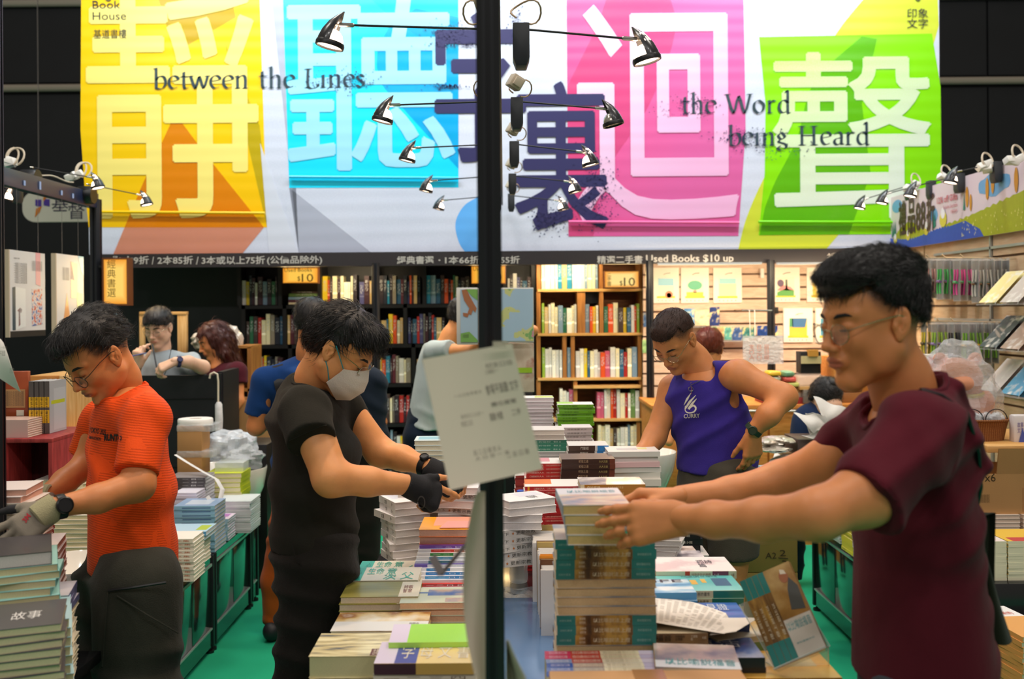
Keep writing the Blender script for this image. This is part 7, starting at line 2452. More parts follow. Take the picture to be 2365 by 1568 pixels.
o,H,s_,sk=simple((380,860,d_),'person in a grey T-shirt with lanyard and glasses seated behind the black counter',P(366,757,d_),(-.12,-.92,-.32),SK_FAIR,hair_black,'short',gt,(P(378,850,d_+.04),Vector((P(378,850,d_+.04).x,d_+.04,.72)),.12,.12,(1,0,0),1.5),[(P(318,850,d_),P(306,880,d_-.08)),(P(440,838,d_),P(458,852,d_-.15))],[([P(312,860,d_),P(305,905,d_-.15),P(318,845,d_-.32)],[.045,.040,.026]),([P(446,842,d_),P(468,848,d_-.25),P(436,836,d_-.38),P(404,835,d_-.42)],[.048,.043,.036,.028])],hands=[dict(w=P(318,846,d_-.32),d=(.1,-.2,1),n=(-.4,-.8,-.1),side=-1,curl=(.5,.8,.9,.9)),dict(w=P(404,835,d_-.42),d=(-.85,-.2,-.4),n=(-.1,-.6,.8),side=-1,curl=(.6,.7,.8,.8))],glasses_=silver,seed=4,nk=P(370,835,d_+.04))
MB().tube([P(352,795,d_-.10),P(362,850,d_-.16),P(372,885,d_-.17)],.005,6,flat=.3).tube([P(398,795,d_-.09),P(386,850,d_-.16),P(372,885,d_-.17)],.005,6,flat=.3).build('lanyard',black_metal,o)
MB().tube([P(292,825,d_-.38),P(338,815,d_-.36)],.004,6).build('pen',mat('pen_blue','#3a4a90',.3),o)
watch(o,P(413,835,d_-.41),P(436,836,d_-.38)-P(404,835,d_-.42),.031,mat('watch_navy','#2a2c58',.4),.017,(0,-1,.4))
q=P(378,860,d_)
MB().box((q.x-.18,d_-.14,.68),(q.x+.18,d_+.22,.72)).box((q.x-.02,d_,.02),(q.x+.02,d_+.04,.68)).box((q.x-.15,d_-.1,0),(q.x+.15,d_+.18,.02)).build('stool',shelf_black,label='black stool hidden behind the counter under the person in grey',cat='stool')
mr=cloth('dark_red_tee','#4a1822',bump=.3)
d_=6.8
o,H,s_,sk=simple((510,880,d_),'person with long reddish brown hair and a dark red top looking down beside the counter',P(494,787,d_),(-.80,-.45,-.40),SK_MED,hair_brown,'long',mr,(P(512,870,d_+.03),Vector((P(512,860,d_).x,d_+.03,.8)),.105,.11,(.5,-.86,0),1.4),[(P(548,858,d_-.1),P(553,888,d_-.12)),(P(470,860,d_+.1),P(462,890,d_+.1))],[([P(548,860,d_-.1),P(550,925,d_-.14),P(530,960,d_-.2)],[.045,.038,.03])],seed=6,nk=P(508,850,d_))
legs('trousers',o,pb_,Vector((-1.98,d_+.03,.80)),Vector((-1.86,d_+.06,.80)),Vector((-1.98,d_+.03,.45)),Vector((-1.86,d_+.06,.45)),Vector((-1.98,d_+.03,.04)),Vector((-1.86,d_+.06,.04)),.09,.07,.06,seed=90,res=.02)
bl_=cloth('blue_tee','#1c3f78',bump=.35)
d_=5.05
o,H,s_,sk=simple((700,1150,d_),'person in a blue T-shirt with a black strap seen from behind, brown trousers',P(724,750,d_),(.40,.90,-.18),SK_TAN,hair_black,'back',bl_,(P(700,880,d_),P(712,1165,d_),.125,.135,(.9,-.4,0),1.45),[(P(612,878,d_-.05),P(590,958,d_-.03)),(P(792,868,d_+.05),P(812,950,d_+.1))],[([P(610,890,d_-.05),P(592,985,d_-.02),P(618,975,d_+.2)],[.055,.046,.035]),([P(795,880,d_),P(818,985,d_+.1),P(790,1010,d_+.3)],[.055,.046,.035])],seed=14,nk=P(712,850,d_))
bt_=cloth('brown_trousers','#a04a18',bump=.5)
legs('trousers',o,bt_,P(672,1200,d_),P(745,1200,d_),P(640,1340,d_),P(750,1340,d_),(P(640,1340,d_).x-.01,d_,.07),(P(750,1340,d_).x,d_,.07),.105,.078,.062,waist=(P(708,1150,d_),P(708,1190,d_),.125,.128,((1,0,0),1.25)),seed=70)
for x in(638,750):
 shoe(o,(P(x,1340,d_).x,d_),(.2,1,0),black_shoe)
bvb=sk.bvh()
pts=[bvb.ray_cast(Vector((P(x,y,d_).x,d_-.8,P(x,y,d_).z)),Vector((0,1,0)))[0]for x,y in((648,842),(656,880),(668,930),(684,985),(705,1050),(735,1110))]
pts=[p+Vector((0,-.006,0))for p in pts if p is not None]
MB().sheet(lambda u,v:(pts[min(int(v*(len(pts)-1)),len(pts)-2)].lerp(pts[min(int(v*(len(pts)-1)),len(pts)-2)+1],v*(len(pts)-1)-min(int(v*(len(pts)-1)),len(pts)-2))+Vector(((u-.5)*.052,0,(u-.5)*.012))),2,20,.003).build('bag_strap',black_metal,o)
lg=cloth('pale_grey_tee','#b4c0be',bump=.3)
d_=6.05
o,H,s_,sk=simple((1000,960,d_),'person in a pale grey T-shirt and dark jeans holding up a map book',P(1072,738,d_),(.92,-.05,-.35),SK_WARM,hair_black,'short',lg,(P(1010,830,d_),P(985,985,d_),.115,.12,(.1,-1,0),1.4),[(P(1005,812,d_-.15),P(1042,806,d_-.25)),(P(1030,812,d_+.15),P(1072,820,d_+.2))],[([P(1005,812,d_-.15),P(1085,812,d_-.3),P(1150,770,d_-.35)],[.05,.042,.03]),([P(1030,812,d_+.15),P(1130,850,d_+.1),P(1232,762,d_-.12)],[.05,.042,.03])],hands=[dict(w=P(1226,768,d_-.12),d=(.0,-.35,.9),n=(.95,0,.1),side=-1,curl=(.9,.9,.9,.9))],seed=24,nk=P(1030,800,d_))
jd=cloth('jeans_dark','#182434',bump=.4)
legs('trousers',o,jd,P(968,1010,d_-.07),P(985,1010,d_+.1),P(965,1130,d_-.07),P(985,1130,d_+.1),(P(965,1130,d_).x,d_-.07,.07),(P(985,1130,d_).x,d_+.1,.07),.098,.072,.058,waist=(P(982,965,d_),P(980,1000,d_),.112,.114,((0,1,0),1.3)),seed=71)
for yy in(d_-.07,d_+.1):
 shoe(o,(P(965,1130,d_).x,yy),(1,0,0),black_shoe)
nv=cloth('navy_top','#18222f',bump=.3)
d_=5.75
o,H,s_,sk=simple((838,980,d_),'person in a dark navy top mostly hidden behind the masked person in black',P(795,800,d_),(-.3,.8,-.5),SK_TAN,hair_black,'back',nv,(P(828,890,d_),P(838,1040,d_),.125,.13,(1,0,0),1.2),[(P(770,880,d_),P(755,920,d_)),(P(862,880,d_),P(874,930,d_))],[([P(862,890,d_),P(876,975,d_),P(850,1010,d_+.1)],[.05,.042,.03])],seed=34,nk=P(818,862,d_))
legs('trousers',o,pb_,P(815,1060,d_),P(855,1060,d_),P(818,1200,d_),P(852,1200,d_),(P(818,1200,d_).x,d_,.07),(P(852,1200,d_).x,d_,.07),.098,.072,.058,waist=(P(836,1030,d_),P(836,1050,d_),.118,.12,((1,0,0),1.2)),seed=72)
for x in(818,852):
 shoe(o,(P(x,1200,d_).x,d_),(-.3,.8,0),sole)
d_=6.3
o,H,s_,sk=simple((1640,900,d_),'person with short red brown hair standing far behind the one in purple',P(1637,806,d_),(.2,.96,-.2),SK_WARM,hair_red,'back',cloth('slate_top','#27343f',bump=.3),(P(1640,880,d_),Vector((P(1645,880,d_).x,d_,.85)),.11,.115,(1,0,0),1.35),[(P(1596,862,d_),P(1585,900,d_)),(P(1686,862,d_),P(1690,900,d_))],[([P(1588,870,d_),P(1556,950,d_-.1),P(1545,1020,d_-.15)],[.045,.038,.028])],seed=36,nk=P(1640,855,d_))
q=P(1642,900,d_)
legs('trousers',o,jd,Vector((q.x-.08,d_,.85)),Vector((q.x+.08,d_,.85)),Vector((q.x-.08,d_,.45)),Vector((q.x+.08,d_,.45)),Vector((q.x-.08,d_,.04)),Vector((q.x+.08,d_,.04)),.09,.07,.06,seed=91,res=.02)
d_=5.9
o,H,s_,sk=simple((1885,1000,d_),'person with black tied hair in navy crouching behind the crumpled paper',P(1910,925,d_),(-.25,.75,-.6),SK_FAIR,hair_black,'back',cloth('navy_crouch','#1c2a48',bump=.3),(P(1885,975,d_+.05),Vector((P(1880,1000,d_).x,d_+.1,.45)),.12,.14,(1,0,0),1.2),[(P(1862,990,d_+.02),P(1850,1030,d_)),(P(1925,985,d_+.05),P(1935,1030,d_))],[([P(1925,990,d_),P(1935,1050,d_),P(1930,1070,d_+.1)],[.045,.04,.03])],seed=38,nk=P(1900,960,d_+.05))
S=SDF(.006)
S.ell((-.105,0,.05),(.03,.03,.03),.01)
V,Q=S.mesh(1)
Skin().add(V,Q,H).build('hair_bun',[hair_black],o)
q=P(1882,1000,d_)
legs('trousers',o,jd,Vector((q.x-.09,d_+.1,.46)),Vector((q.x+.09,d_+.1,.46)),Vector((q.x-.14,d_-.02,.40)),Vector((q.x+.14,d_-.02,.40)),Vector((q.x-.12,d_+.06,.04)),Vector((q.x+.12,d_+.06,.04)),.10,.08,.06,seed=92,res=.02)
# ========================= OTHER THINGS
def pbox(name,label,cat,x0,y0,x1,y1,d,depth,mt,group=None,zb=None,bev=.003,rot=0):
 """box whose front face fills the given pixel rectangle at distance d"""
 a,b=P(x0,y1,d),P(x1,y0,d)
 z0=a.z if zb is None else zb
 mb=MB()
 if rot:
  c=Vector(((a.x+b.x)/2,d+depth/2,0))
  M=Matrix.Translation(c)@Matrix.Rotation(R(rot),4,'Z')@Matrix.Translation(-c)
  mb.box((a.x,d,z0),(b.x,d+depth,b.z),M=M)
 else:
  mb.box((a.x,d,z0),(b.x,d+depth,b.z))
 return mb.build(name,mt,None,label,cat,group,bev=bev)
def part(name,par,mt,x0,y0,x1,y1,d,depth=.002,bev=0,**kw):
 a,b=P(x0,y1,d),P(x1,y0,d)
 return MB().box((a.x,d,a.z),(b.x,d+depth,b.z)).build(name,mt,par,bev=bev,**kw)
def words(name,par,mt,s,x0,y0,x1,y1,d,bold=0):
 a,b=P(x0,y1,d),P(x1,y0,d)
 t=MB()
 text_into(t,s,frame(a,(1,0,0),(0,0,1)),b.x-a.x,b.z-a.z,bold=bold)
 return t.build(name,mt,par,smooth=False,kind='stuff')
sheet_m=mat('paper_sheet','#ecdcc8',.85)
white_sheet=mat('paper_white','#f4ece2',.8)
grey_print=mat('toner_grey','#8f867c',.8)
dark_print=mat('toner_dark','#4a4644',.8)
c4=[P(975,830,1.56),P(1182,793,1.57),P(1253,1083,1.58),P(1040,1127,1.56)]
def shf(u,v):
 q=c4[0].lerp(c4[1],u).lerp(c4[3].lerp(c4[2],u),v)
 return q+Vector((0,.012*math.sin(math.pi*u)*(1-v)-.02*v*v*(1-u),0))
ps=MB().sheet(shf,16,20,.0006).build('paper_sheet',sheet_m,label='tilted white printed sheet taped to the slotted post',cat='paper')
t=MB()
rr=random.Random(4)
U,V_=(c4[1]-c4[0]),(c4[3]-c4[0])
def onsheet(s,u0,v0,u1,v1,mi=0):
 tmp=MB()
 text_into(tmp,s,Matrix.Identity(4),1,1)
 t.add([shf(u0+(u1-u0)*x,v1+(v0-v1)*y)+Vector((0,-.0012,0))for x,y,_ in tmp.v],tmp.f,mi)
for s,u0,v0,u1,v1 in(('印文口日',.66,.12,.95,.16),('二日目口 一',.64,.17,.78,.2),('會場平面圖 文字',.60,.28,.96,.36),('一 人 口 日 月 目 文',.25,.31,.55,.335),('攤位展覽',.62,.42,.9,.455),('圖書 佈置',.58,.50,.72,.56),('二手',.82,.50,.92,.55),('目 日 口 二 人 文 一',.28,.47,.52,.50),('文日二口',.26,.52,.38,.56),('日 二 口 目 文 人',.33,.75,.62,.79),('人 口 日 一 文',.33,.80,.7,.83),('二 日 口 目',.66,.82,.9,.86)):
 onsheet(s,u0,v0,u1,v1)
t.build('print',grey_print,ps,smooth=False,kind='stuff')
MB().sheet(lambda u,v:P(1138+32*u,788+16*v,1.555),2,2,.0004).build('tape',mat('clear_tape','#d8cdb8',.3,alpha=.5),ps)
MB().box((P(1150,800,1.56).x-.006,1.575,P(1150,800,1.56).z-.01),(P(1150,800,1.56).x+.006,1.645,P(1150,800,1.56).z+.004)).build('tape_tab',mat('clear_tape','',.3),ps)
grey_sheet=mat('paper_grey','#b5a896',.85)  # even grey-beige paper colour
def pf(u,v):
 y=1135+480*v
 xl=1102-36*math.sin(math.pi*min(1,v*1.05))**.8+6*v
 return P(xl+(1120-xl)*u,y,1.50+.10*u+.03*math.sin(3*u+4*v))
MB().sheet(pf,10,24,.0008).build('paper_sheet',grey_sheet,label='long curled sheet of grey paper hanging down the left side of the slotted post',cat='paper')
MB().sheet(lambda u,v:P(1168+(50-20*(1-v)**2)*u*min(1,.25+v),1478+120*v,1.50+.03*math.sin(5*u)),8,10,.0008).build('paper_sheet',grey_sheet,label='curled pale sheet sticking out right of the slotted post foot',cat='paper')
br=MB()
br.add([P(996,1284,1.62),P(1008,1282,1.62),P(1026,1316,1.62),P(1019,1331,1.62),P(990,1300,1.62)],[(0,1,2,3,4)])
def strap(a,b,w,d0,d1):
 A_,B_=P(*a,d0),P(*b,d1)
 t_=(B_-A_).normalized()
 n_=Vector((-t_.z,0,t_.x))*w/2
 y_=Vector((0,.003,0))
 vs=[A_-n_,A_+n_,B_+n_,B_-n_]
 return vs+[v+y_ for v in vs],[(0,1,2,3),(7,6,5,4),(0,4,5,1),(1,5,6,2),(2,6,7,3),(3,7,4,0)]
br=MB()
br.add(*strap((998,1286),(1020,1326),.016,1.62,1.60))
br.add(*strap((1018,1328),(1112,1215),.007,1.60,1.65))
br.build('metal_bracket',mat('bracket_grey','#6f6766',.4,metal=.5),label='bent grey metal bracket pointing out from the slotted post',cat='bracket')
sea=NT('map_sea',.5)
n_=sea.noise(sea.mapping('Object',(1,1,1)),7,6)
sea.color(sea.ramp(n_,[(.0,'#a8c4d8'),(.5,'#a9c3d6'),(.53,'#c8cc88'),(.60,'#7fae6a'),(.66,'#d08a9c'),(.72,'#c8b070')]))
sea.nt.nodes['Color Ramp'].color_ramp.interpolation='CONSTANT'
mpb=empty('map_book',P(1140,790,5.64),'large map book with brown Italy shape held up behind the slotted post','book')
part('cover',mpb,mat('map_border','#d8d4cc',.6),1055,664,1104,796,5.64,.015,.002)
part('map_panel',mpb,mat('map_plain_sea','#a9c2d4',.5),1064,668,1104,790,5.635,.003)
part('cover',mpb,mat('map_border','',.6),1104,664,1232,792,5.66,.015,.002)
part('map_panel',mpb,sea.M,1108,667,1231,788,5.655,.003)
t=MB()
t.add([P(*q,5.632)for q in((1066,670),(1078,668),(1084,682),(1094,700),(1101,712),(1098,722),(1092,716),(1088,728),(1080,722),(1084,712),(1072,694))],[tuple(range(11))])
t.add([P(*q,5.632)for q in((1069,722),(1084,724),(1080,733),(1070,730))],[(0,1,2,3)])
t.build('land_shape',mat('map_brown','#a86c48',.5),mpb,smooth=False,kind='stuff')
t=MB()
t.add([P(*q,5.632)for q in((1076,668),(1104,668),(1104,694),(1090,684))],[(0,1,2,3)]).add([P(*q,5.632)for q in((1064,770),(1084,766),(1104,786),(1104,790),(1064,790))],[(0,1,2,3,4)])
t.build('land_shape',mat('map_green','#7cae58',.5),mpb,smooth=False,kind='stuff')
words('barcode',mpb,dark_print,'||||||||',1070,772,1082,780,5.63)
m2=pbox('map_poster','beige relief map poster standing under the map book','map',1165,792,1233,906,5.72,.012,art('art_relief',[(.4,'#c8b49c'),(.52,'#d6c6b0'),(.62,'#b0705c')],7))
part('lime_label',m2,bm('#a0c82c'),1190,849,1229,861,5.715)
pbox('display_easel','dark easel board carrying the relief map poster','easel',1168,906,1230,1150,5.72,.03,shelf_black,zb=0)
sc4=[P(1684,1356,2.22),P(1796,1308,2.185),P(1908,1491,2.07),P(1789,1543,2.11)]
ax=(sc4[1]-sc4[0]);ay=(sc4[0]-sc4[3])
Md=frame(sc4[3],ax,ay)
wd2,hd2=ax.length,ay.length
dbk=empty('display_book',sc4[3],'teal and brown book displayed tilted in a clear acrylic stand','book',M=Md)
def dq(u0,v0,u1,v1,z,name,mt,t_=.0004):
 return MB().box((u0*wd2,v0*hd2,z),(u1*wd2,v1*hd2,z+t_)).build(name,mt,dbk,local=True,smooth=False)
dq(0,0,1,1,-.018,'cover',art('art_display',[(.34,'#3c2a1c'),(.48,'#a07434'),(.6,'#d8b878'),(.72,'#5a5a50')],5),.018)
for i in range(4):
 u=.12*i
 dq(u+.004,0,u+.116,.24,.0002,'spine_picture',bm(SER))
 dq(u+.004,.76,u+.116,1,.0002,'spine_picture',bm(SER))
 dq(u+.004,.24,u+.116,.76,.0002,'spine_picture',tealart)
dq(.48,0,1,.42,.0003,'pale_panel',bm('#d8d0c4'))
t=MB()
for i in range(4):
 text_into(t,'燈上說比以',Matrix.Translation(((.12*i+.085)*wd2,.28*hd2,.001))@Matrix.Rotation(R(90),4,'Z'),.36*hd2,.05*wd2)
t.build('spine_titles',bm('#e4d8b8'),dbk,local=True,smooth=False,kind='stuff')
t=MB()
text_into(t,'以比喻說福音',Matrix.Translation((.5*wd2,.29*hd2,.001)),.46*wd2,.1*hd2)
text_into(t,'新約聖經文化',Matrix.Translation((.55*wd2,.14*hd2,.001)),.34*wd2,.02*hd2)
t.build('title',bm('#3f9aa0'),dbk,local=True,smooth=False,kind='stuff')
fg=MB().prism([(.70*wd2,.50*hd2),(.95*wd2,.46*hd2),(.98*wd2,.72*hd2),(.88*wd2,.84*hd2),(.78*wd2,.72*hd2)],.0006).build('painted_coat',bm('#4a4c48'),dbk,local=True,smooth=False)
MB().prism([(.80*wd2+.010*math.cos(a),.86*hd2+.013*math.sin(a))for a in np.linspace(0,6,12)],.0008).build('painted_face',bm('#a8643c'),dbk,local=True,smooth=False)
MB().prism([(.76*wd2,.90*hd2),(.87*wd2,.88*hd2),(.85*wd2,.93*hd2),(.78*wd2,.95*hd2)],.0009).build('painted_hat',bm('#e8dcc4'),dbk,local=True,smooth=False)
ast=empty('acrylic_stand',P(1800,1550,2.1),'clear acrylic stand holding the tilted teal book','stand')
n3=ax.cross(ay).normalized()
acr=mat('clear_acrylic','',.05)
b0,b1=sc4[3]-n3*.020,sc4[2]-n3*.020
def quadplate(name,pts,th):
 e=(pts[1]-pts[0]).cross(pts[2]-pts[0]).normalized()*th
 vs=list(pts)+[p+e for p in pts]
 MB().add(vs,[(3,2,1,0),(4,5,6,7),(0,1,5,4),(1,2,6,5),(2,3,7,6),(3,0,4,7)]).build(name,acr,ast,smooth=False)
quadplate('back_plate',[b0-ax*.03,b1+ax*.03,b1+ax*.03+ay*.8,b0-ax*.03+ay*.8],-.003)
lip0,lip1=b0+n3*.034-ay.normalized()*.003,b1+n3*.034-ay.normalized()*.003
quadplate('lip',[b0-ay.normalized()*.004,b1-ay.normalized()*.004,lip1,lip0],.003)
zt2=P(1850,1522,2.2).z
f0,f1=Vector((b0.x-.01,b0.y+.09,b0.z-.012)),Vector((b1.x+.03,b1.y+.09,b0.z-.012))
quadplate('foot_plate',[b0,b1,f1,f0],.003)
edge_m=mat('acrylic_edge','#e6efe9',.1,spec=.8,alpha=.75)
MB().tube([b0-ax*.03+ay*.8,b0-ax*.03,b1+ax*.03,b1+ax*.03+ay*.8],.0012,5).tube([b0,lip0,lip1,b1],.0012,5).tube([b0,f0,f1,b1],.0012,5).build('bright_edges',edge_m,ast,kind='stuff')
def lst(u,v):
 q=P(1500,1372,2.45).lerp(P(1726,1440,2.33),u).lerp(P(1500,1440,2.2).lerp(P(1672,1468,2.16),u),v)
 return q+Vector((0,0,.008*math.sin(3.1*u)*(1-v)+.004))
pl=MB().sheet(lst,14,10,.0006).build('printed_list',white_sheet,label='white printed list lying over the books beside the teal pile',cat='paper')
t=MB()
for j in range(20):
 for k in range(12):
  if rr.random()<.85:
   u0,v0=.05+k*.075,.06+j*.045
   t.add([lst(u0,v0)+Vector((0,0,.001)),lst(u0+.05,v0)+Vector((0,0,.001)),lst(u0+.05,v0+.008)+Vector((0,0,.001)),lst(u0,v0+.008)+Vector((0,0,.001))],[(3,2,1,0)])
t.build('print',grey_print,pl,smooth=False,kind='stuff')
MB().sheet(lambda u,v:P(1655,1430,2.30).lerp(P(1752,1430,2.3),u).lerp(P(1640,1470,2.17).lerp(P(1700,1462,2.17),u),v)+Vector((0,0,.003)),8,6,.0006).build('printed_list',white_sheet,label='second white sheet sticking out under the printed list',cat='paper')
a,b=P(1018,1212,3.2),P(1086,1190,3.28)
MB().sheet(lambda u,v:Vector((a.x+(b.x-a.x)*u+.02*v,3.13+.1*v,P(969,1223,3.12).z+.003)),4,4,.001).build('pink_leaflet',mat('leaflet_pink','#eea8a0',.5,alpha=.8),label='see-through pink leaflet on the topmost orange book',cat='leaflet')
water_m=mat('bottle_clear','#dfeaf0',.05,spec=.8,alpha=.35)
for x,y0,d_,lb in((1204,1132,3.55,'clear water bottle with a blue cap behind the twisted white stack'),(1197,1205,3.30,'second clear water bottle lower beside the upright booklets')):
 q=P(x,y0,d_)
 bt2=empty('water_bottle',(q.x,d_,TZ),lb,'bottle')
 h_=q.z-TZ
 prof=[(.0,.002),(.028,.002),(.031,.012)]+[(.031-.002*(i%2),.03+i*(h_-.09)/8)for i in range(9)]+[(.028,h_-.05),(.015,h_-.025),(.014,h_-.018)]
 MB().lathe(prof,20,M=Matrix.Translation((q.x,d_,TZ))).build('bottle_body',water_m,bt2)
 MB().lathe([(.0,h_),(.015,h_),(.016,h_-.002),(.016,h_-.017),(.013,h_-.018)],18,M=Matrix.Translation((q.x,d_,TZ))).build('cap',mat('cap_blue','#2a5ad0',.35),bt2)
pm=mat('poster_white','#ded9d4',.5)
pe=mat('foam_edge','#c9b59c',.7)
def poster(x0,y0,x1,y1,d0,d1,label,shapes,txt):
 A_,B_=P(x0,y1,d0),P(x1,P(0,0,1).z*0+y1-6,d1)
 A_.z=B_.z=(A_.z+B_.z)/2
 top=P(x0,y0,d0).z
 xa=(B_-A_)
 L_=xa.length
 Mx=frame(A_,xa,(0,0,1))
 o=empty('poster',A_,label,'poster','foam board posters hung from the blue beam',M=Mx)
 H_=top-A_.z
 MB().box((0,0,-.012),(L_,H_,0)).build('board',[pm],o,local=True)
 MB().box((-.012,0,-.03),(0,H_,0)).build('board_edge',[pe],o,local=True)
 MB().box((0,0,.0003),(L_,.035*H_/.5,.001)).build('black_footer',[black_panel],o,local=True)
 for nm,c,pts in shapes:
  MB().prism([(u*L_,v*H_)for u,v in pts],.0014).build(nm,bm(c)if c[0]=='#' else MATS[c],o,local=True,smooth=False)
 t=MB()
 for s,u0,v0,u1,v1 in txt:
  text_into(t,s,Matrix.Translation((u0*L_,v0*H_,.0018)),(u1-u0)*L_,(v1-v0)*H_,res=1)
 t.build('print',dark_print,o,local=True,smooth=False,kind='stuff')
 w_=MB()
 for f in(.2,.8):
  q=Mx@Vector((f*L_,H_,0))
  w_.tube([q,Vector((q.x,q.y,2.395))],.0012,4)
 w_.build('hanging_wire',chrome,o,kind='stuff')
para='\n'.join(['一日目口二人文日口目']*9)
poster(24,576,105,780,5.8,6.25,'nearer white poster with two book pictures hung from the dark blue beam',[('pink_band','#e8a4a8',[(.72,.62),(.86,.6),(.86,1),(.72,1)]),('book_picture','#2c4a58',[(.06,.08),(.14,.08),(.14,.58),(.06,.57)]),('book_picture','#eceae4',[(.14,.08),(.42,.12),(.42,.56),(.14,.58)]),('red_blot','#b84028',[(.18,.3),(.3,.28),(.32,.32),(.26,.34),(.27,.14),(.22,.12),(.22,.3)]),('book_picture',art('art_mosaic',[(.38,'#3a5aa8'),(.48,'#eae4dc'),(.6,'#c8503a')],38).name,[(.6,.12),(.9,.14),(.9,.58),(.6,.56)])],[('圖書活動',.1,.90,.26,.915),(para,.1,.62,.46,.86),(para,.58,.78,.9,.9)])
poster(132,585,194,776,6.4,6.8,'farther white poster with a pink book picture hung from the dark blue beam',[('blue_corner','#8ac0d8',[(.78,1),(1,1),(1,.75),(.9,.8)]),('book_picture','#e8b8a4',[(.5,.46),(.76,.46),(.76,.9),(.5,.92)]),('blue_figure','#4a5088',[(.5,.7),(.64,.68),(.52,.92)]),('green_book','#c4cc98',[(.74,.3),(.95,.3),(.95,.52),(.72,.54)]),('orange_cone','#e8a468',[(.2,.1),(.5,.1),(.36,.52)])],[(para,.18,.68,.44,.84)])
cn=MB().sheet(lambda u,v:P(-20+22*u+(30*u)*(v**.6)+16*u*v*v,783+78*v+44*v*u,2.6-.05*u*math.sin(3*v)),10,14,.0006).build('paper_sheet',white_sheet,label='curled white notice with a floor plan at the left edge of the view',cat='paper')
slot_post('booth_post',P(-2,900,2.62).x-.012,2.63,0,2.5,.04,'black booth post carrying the curled white notice at the left edge')
t=MB()
for(x0,y0,s,w_,h_)in((2,805,'一日口',14,5),(0,822,'平面圖',12,12),(22,862,'文日\n口目',10,12)):
 A_=P(x0,y0,2.53)
 text_into(t,s,frame(A_,(1,0,0),(0,0,1)),m(w_,2.53),m(h_,2.53))
t.build('print',grey_print,cn,smooth=False,kind='stuff')
pcr=pine_v
o=empty('wooden_crate',P(120,1000,4.4),'tall orange and pale pine crate behind the red box','crate')
part('front_board',o,orange_wood,64,868,137,1004,4.4,.02,.002)
a,b=P(137,1004,4.4),P(137,868,4.4)
MB().box((a.x,4.4,a.z),(a.x+.014,4.85,b.z)).build('side_board',pine_v,o,bev=.002)
q=P(64,868,4.4)
MB().box((q.x,4.42,q.z-.02),(a.x,4.85,q.z)).build('top_board',pine,o,bev=.002)
MB().box((q.x,4.43,a.z),(q.x+.014,4.85,b.z)).build('side_board',pine_v,o)
o=pbox('wooden_crate','low pine crate carrying the tall crate','crate',50,1004,190,1175,4.38,.45,pine,zb=KZ)
o=empty('red_box',P(80,1150,3.9),'red stained wooden box with an open dark front','box')
x0,z1=P(5,1014,3.75).x,P(5,1014,3.75).z
x1=P(120,1014,3.75).x
for nm,A_,B_,mt in(('top_board',(x0,3.75,z1-.015),(x1,4.15,z1),red_wood),('side_board',(x1-.015,3.75,LZ+.001),(x1,4.15,z1-.015),red_wood),('side_board',(x0,3.75,LZ+.001),(x0+.015,4.15,z1-.015),red_wood),('back_board',(x0+.015,3.95,LZ+.001),(x1-.015,3.97,z1-.015),red_shade)):
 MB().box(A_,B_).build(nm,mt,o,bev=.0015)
MB().box((x0-.02,3.72,.70),(x1+.02,4.2,LZ)).box((x0,3.75,KZ+.001),(x1,4.15,.70)).build('display_riser',shelf_black,label='black block under the red stained box',cat='riser')
tmpl('flatpink',.185,.13,.0085,'f','#d8b8a8','#e0ccc0','#e4d8cc',sblocks=[(.0,1,'#c8a49c')])
q=P(-15+88,1012,3.85)
for i in range(8):
 book('flatpink',Matrix.Translation((P(28,1000,3.85).x,3.85,z1+.0003+.0085*(7-i))),f'thin pinkish book lying flat, {ORD[i]} from the top on the red box',G3)
tmpl('greystand',.15,.205,.022,'l','#b8b8bc','#5a5250','#e8e4dc',blocks=[(.25,.05,.95,.85,'#c8c8cc'),(.1,.55,.9,.62,'#c8cc28')],sblocks=[(.3,.5,'#e0b020'),(.55,.8,'#e0b020')],stexts=[('使徒行傳研經',.3,.8,.3,.7,'#2a2420')])
for i in range(4):
 xx=P(66+11.5*i,1006,3.9).x
 M=Matrix.Translation((xx+.011,3.985,z1+.104))@Matrix.Rotation(R(90),4,'X')
 M=Matrix.Translation((xx,3.98,z1+.1035))@Matrix.Rotation(R(90),4,'Z')@Matrix.Rotation(R(90),4,'X')
 book('greystand',M,'grey spined book with yellow title, '+['first','second','third','fourth'][i]+' from the left, standing on the red box',G3)
rb_=pbox('book','large red brown book standing upright on the flat pink books','book',-30,857,64,966,3.95,.025,art('art_redbrown',[(.4,'#8a3a20'),(.6,'#b0522c')],5),G3)
part('beige_panel',rb_,bm('#b8885a'),-20,899,58,942,3.948)
words('back_text',rb_,dark_print,para,4,903,54,938,3.945)
part('barcode',rb_,bm('#d8ccb8'),38,947,55,960,3.948)
tub_m=mat('tub_white_gloss','#ece8df',.12,spec=.6,coat=.5)
def tub(cx,yrim,d,r,h,label,sy=1.0,fill=True):
 c=P(cx,yrim,d)
 c=Vector((c.x,d,c.z))
 o=empty('white_tub',(c.x,d,0),label,'tub')
 hz=c.z
 prof=[(0,hz-h*.62),(r*.5,hz-h*.58),(r*.85,hz-h*.30),(r*.97,hz-.01),(r,hz),(r*1.01,hz-.008),(r*.93,hz-h*.4),(r*.72,hz-h*.8),(r*.50,hz-h),(r*.36,hz*.30),(r*.42,hz*.12),(r*.58,.015),(r*.58,0),(0,0)]
 MB().lathe(prof,48,M=Matrix.Translation((c.x,d,0)),sy=sy).build('shell',tub_m,o,angle=60)
 return o
tub(168,1297,3.27,.165,.24,'big glossy white tub behind the man in orange',sy=1.0)
tub(520,1078,5.87,.24,.30,'glossy white tub holding clear wrapping behind the left cabinets')
tub(1478,1042,5.3,.19,.24,'pale glossy white tub beside the man in purple')
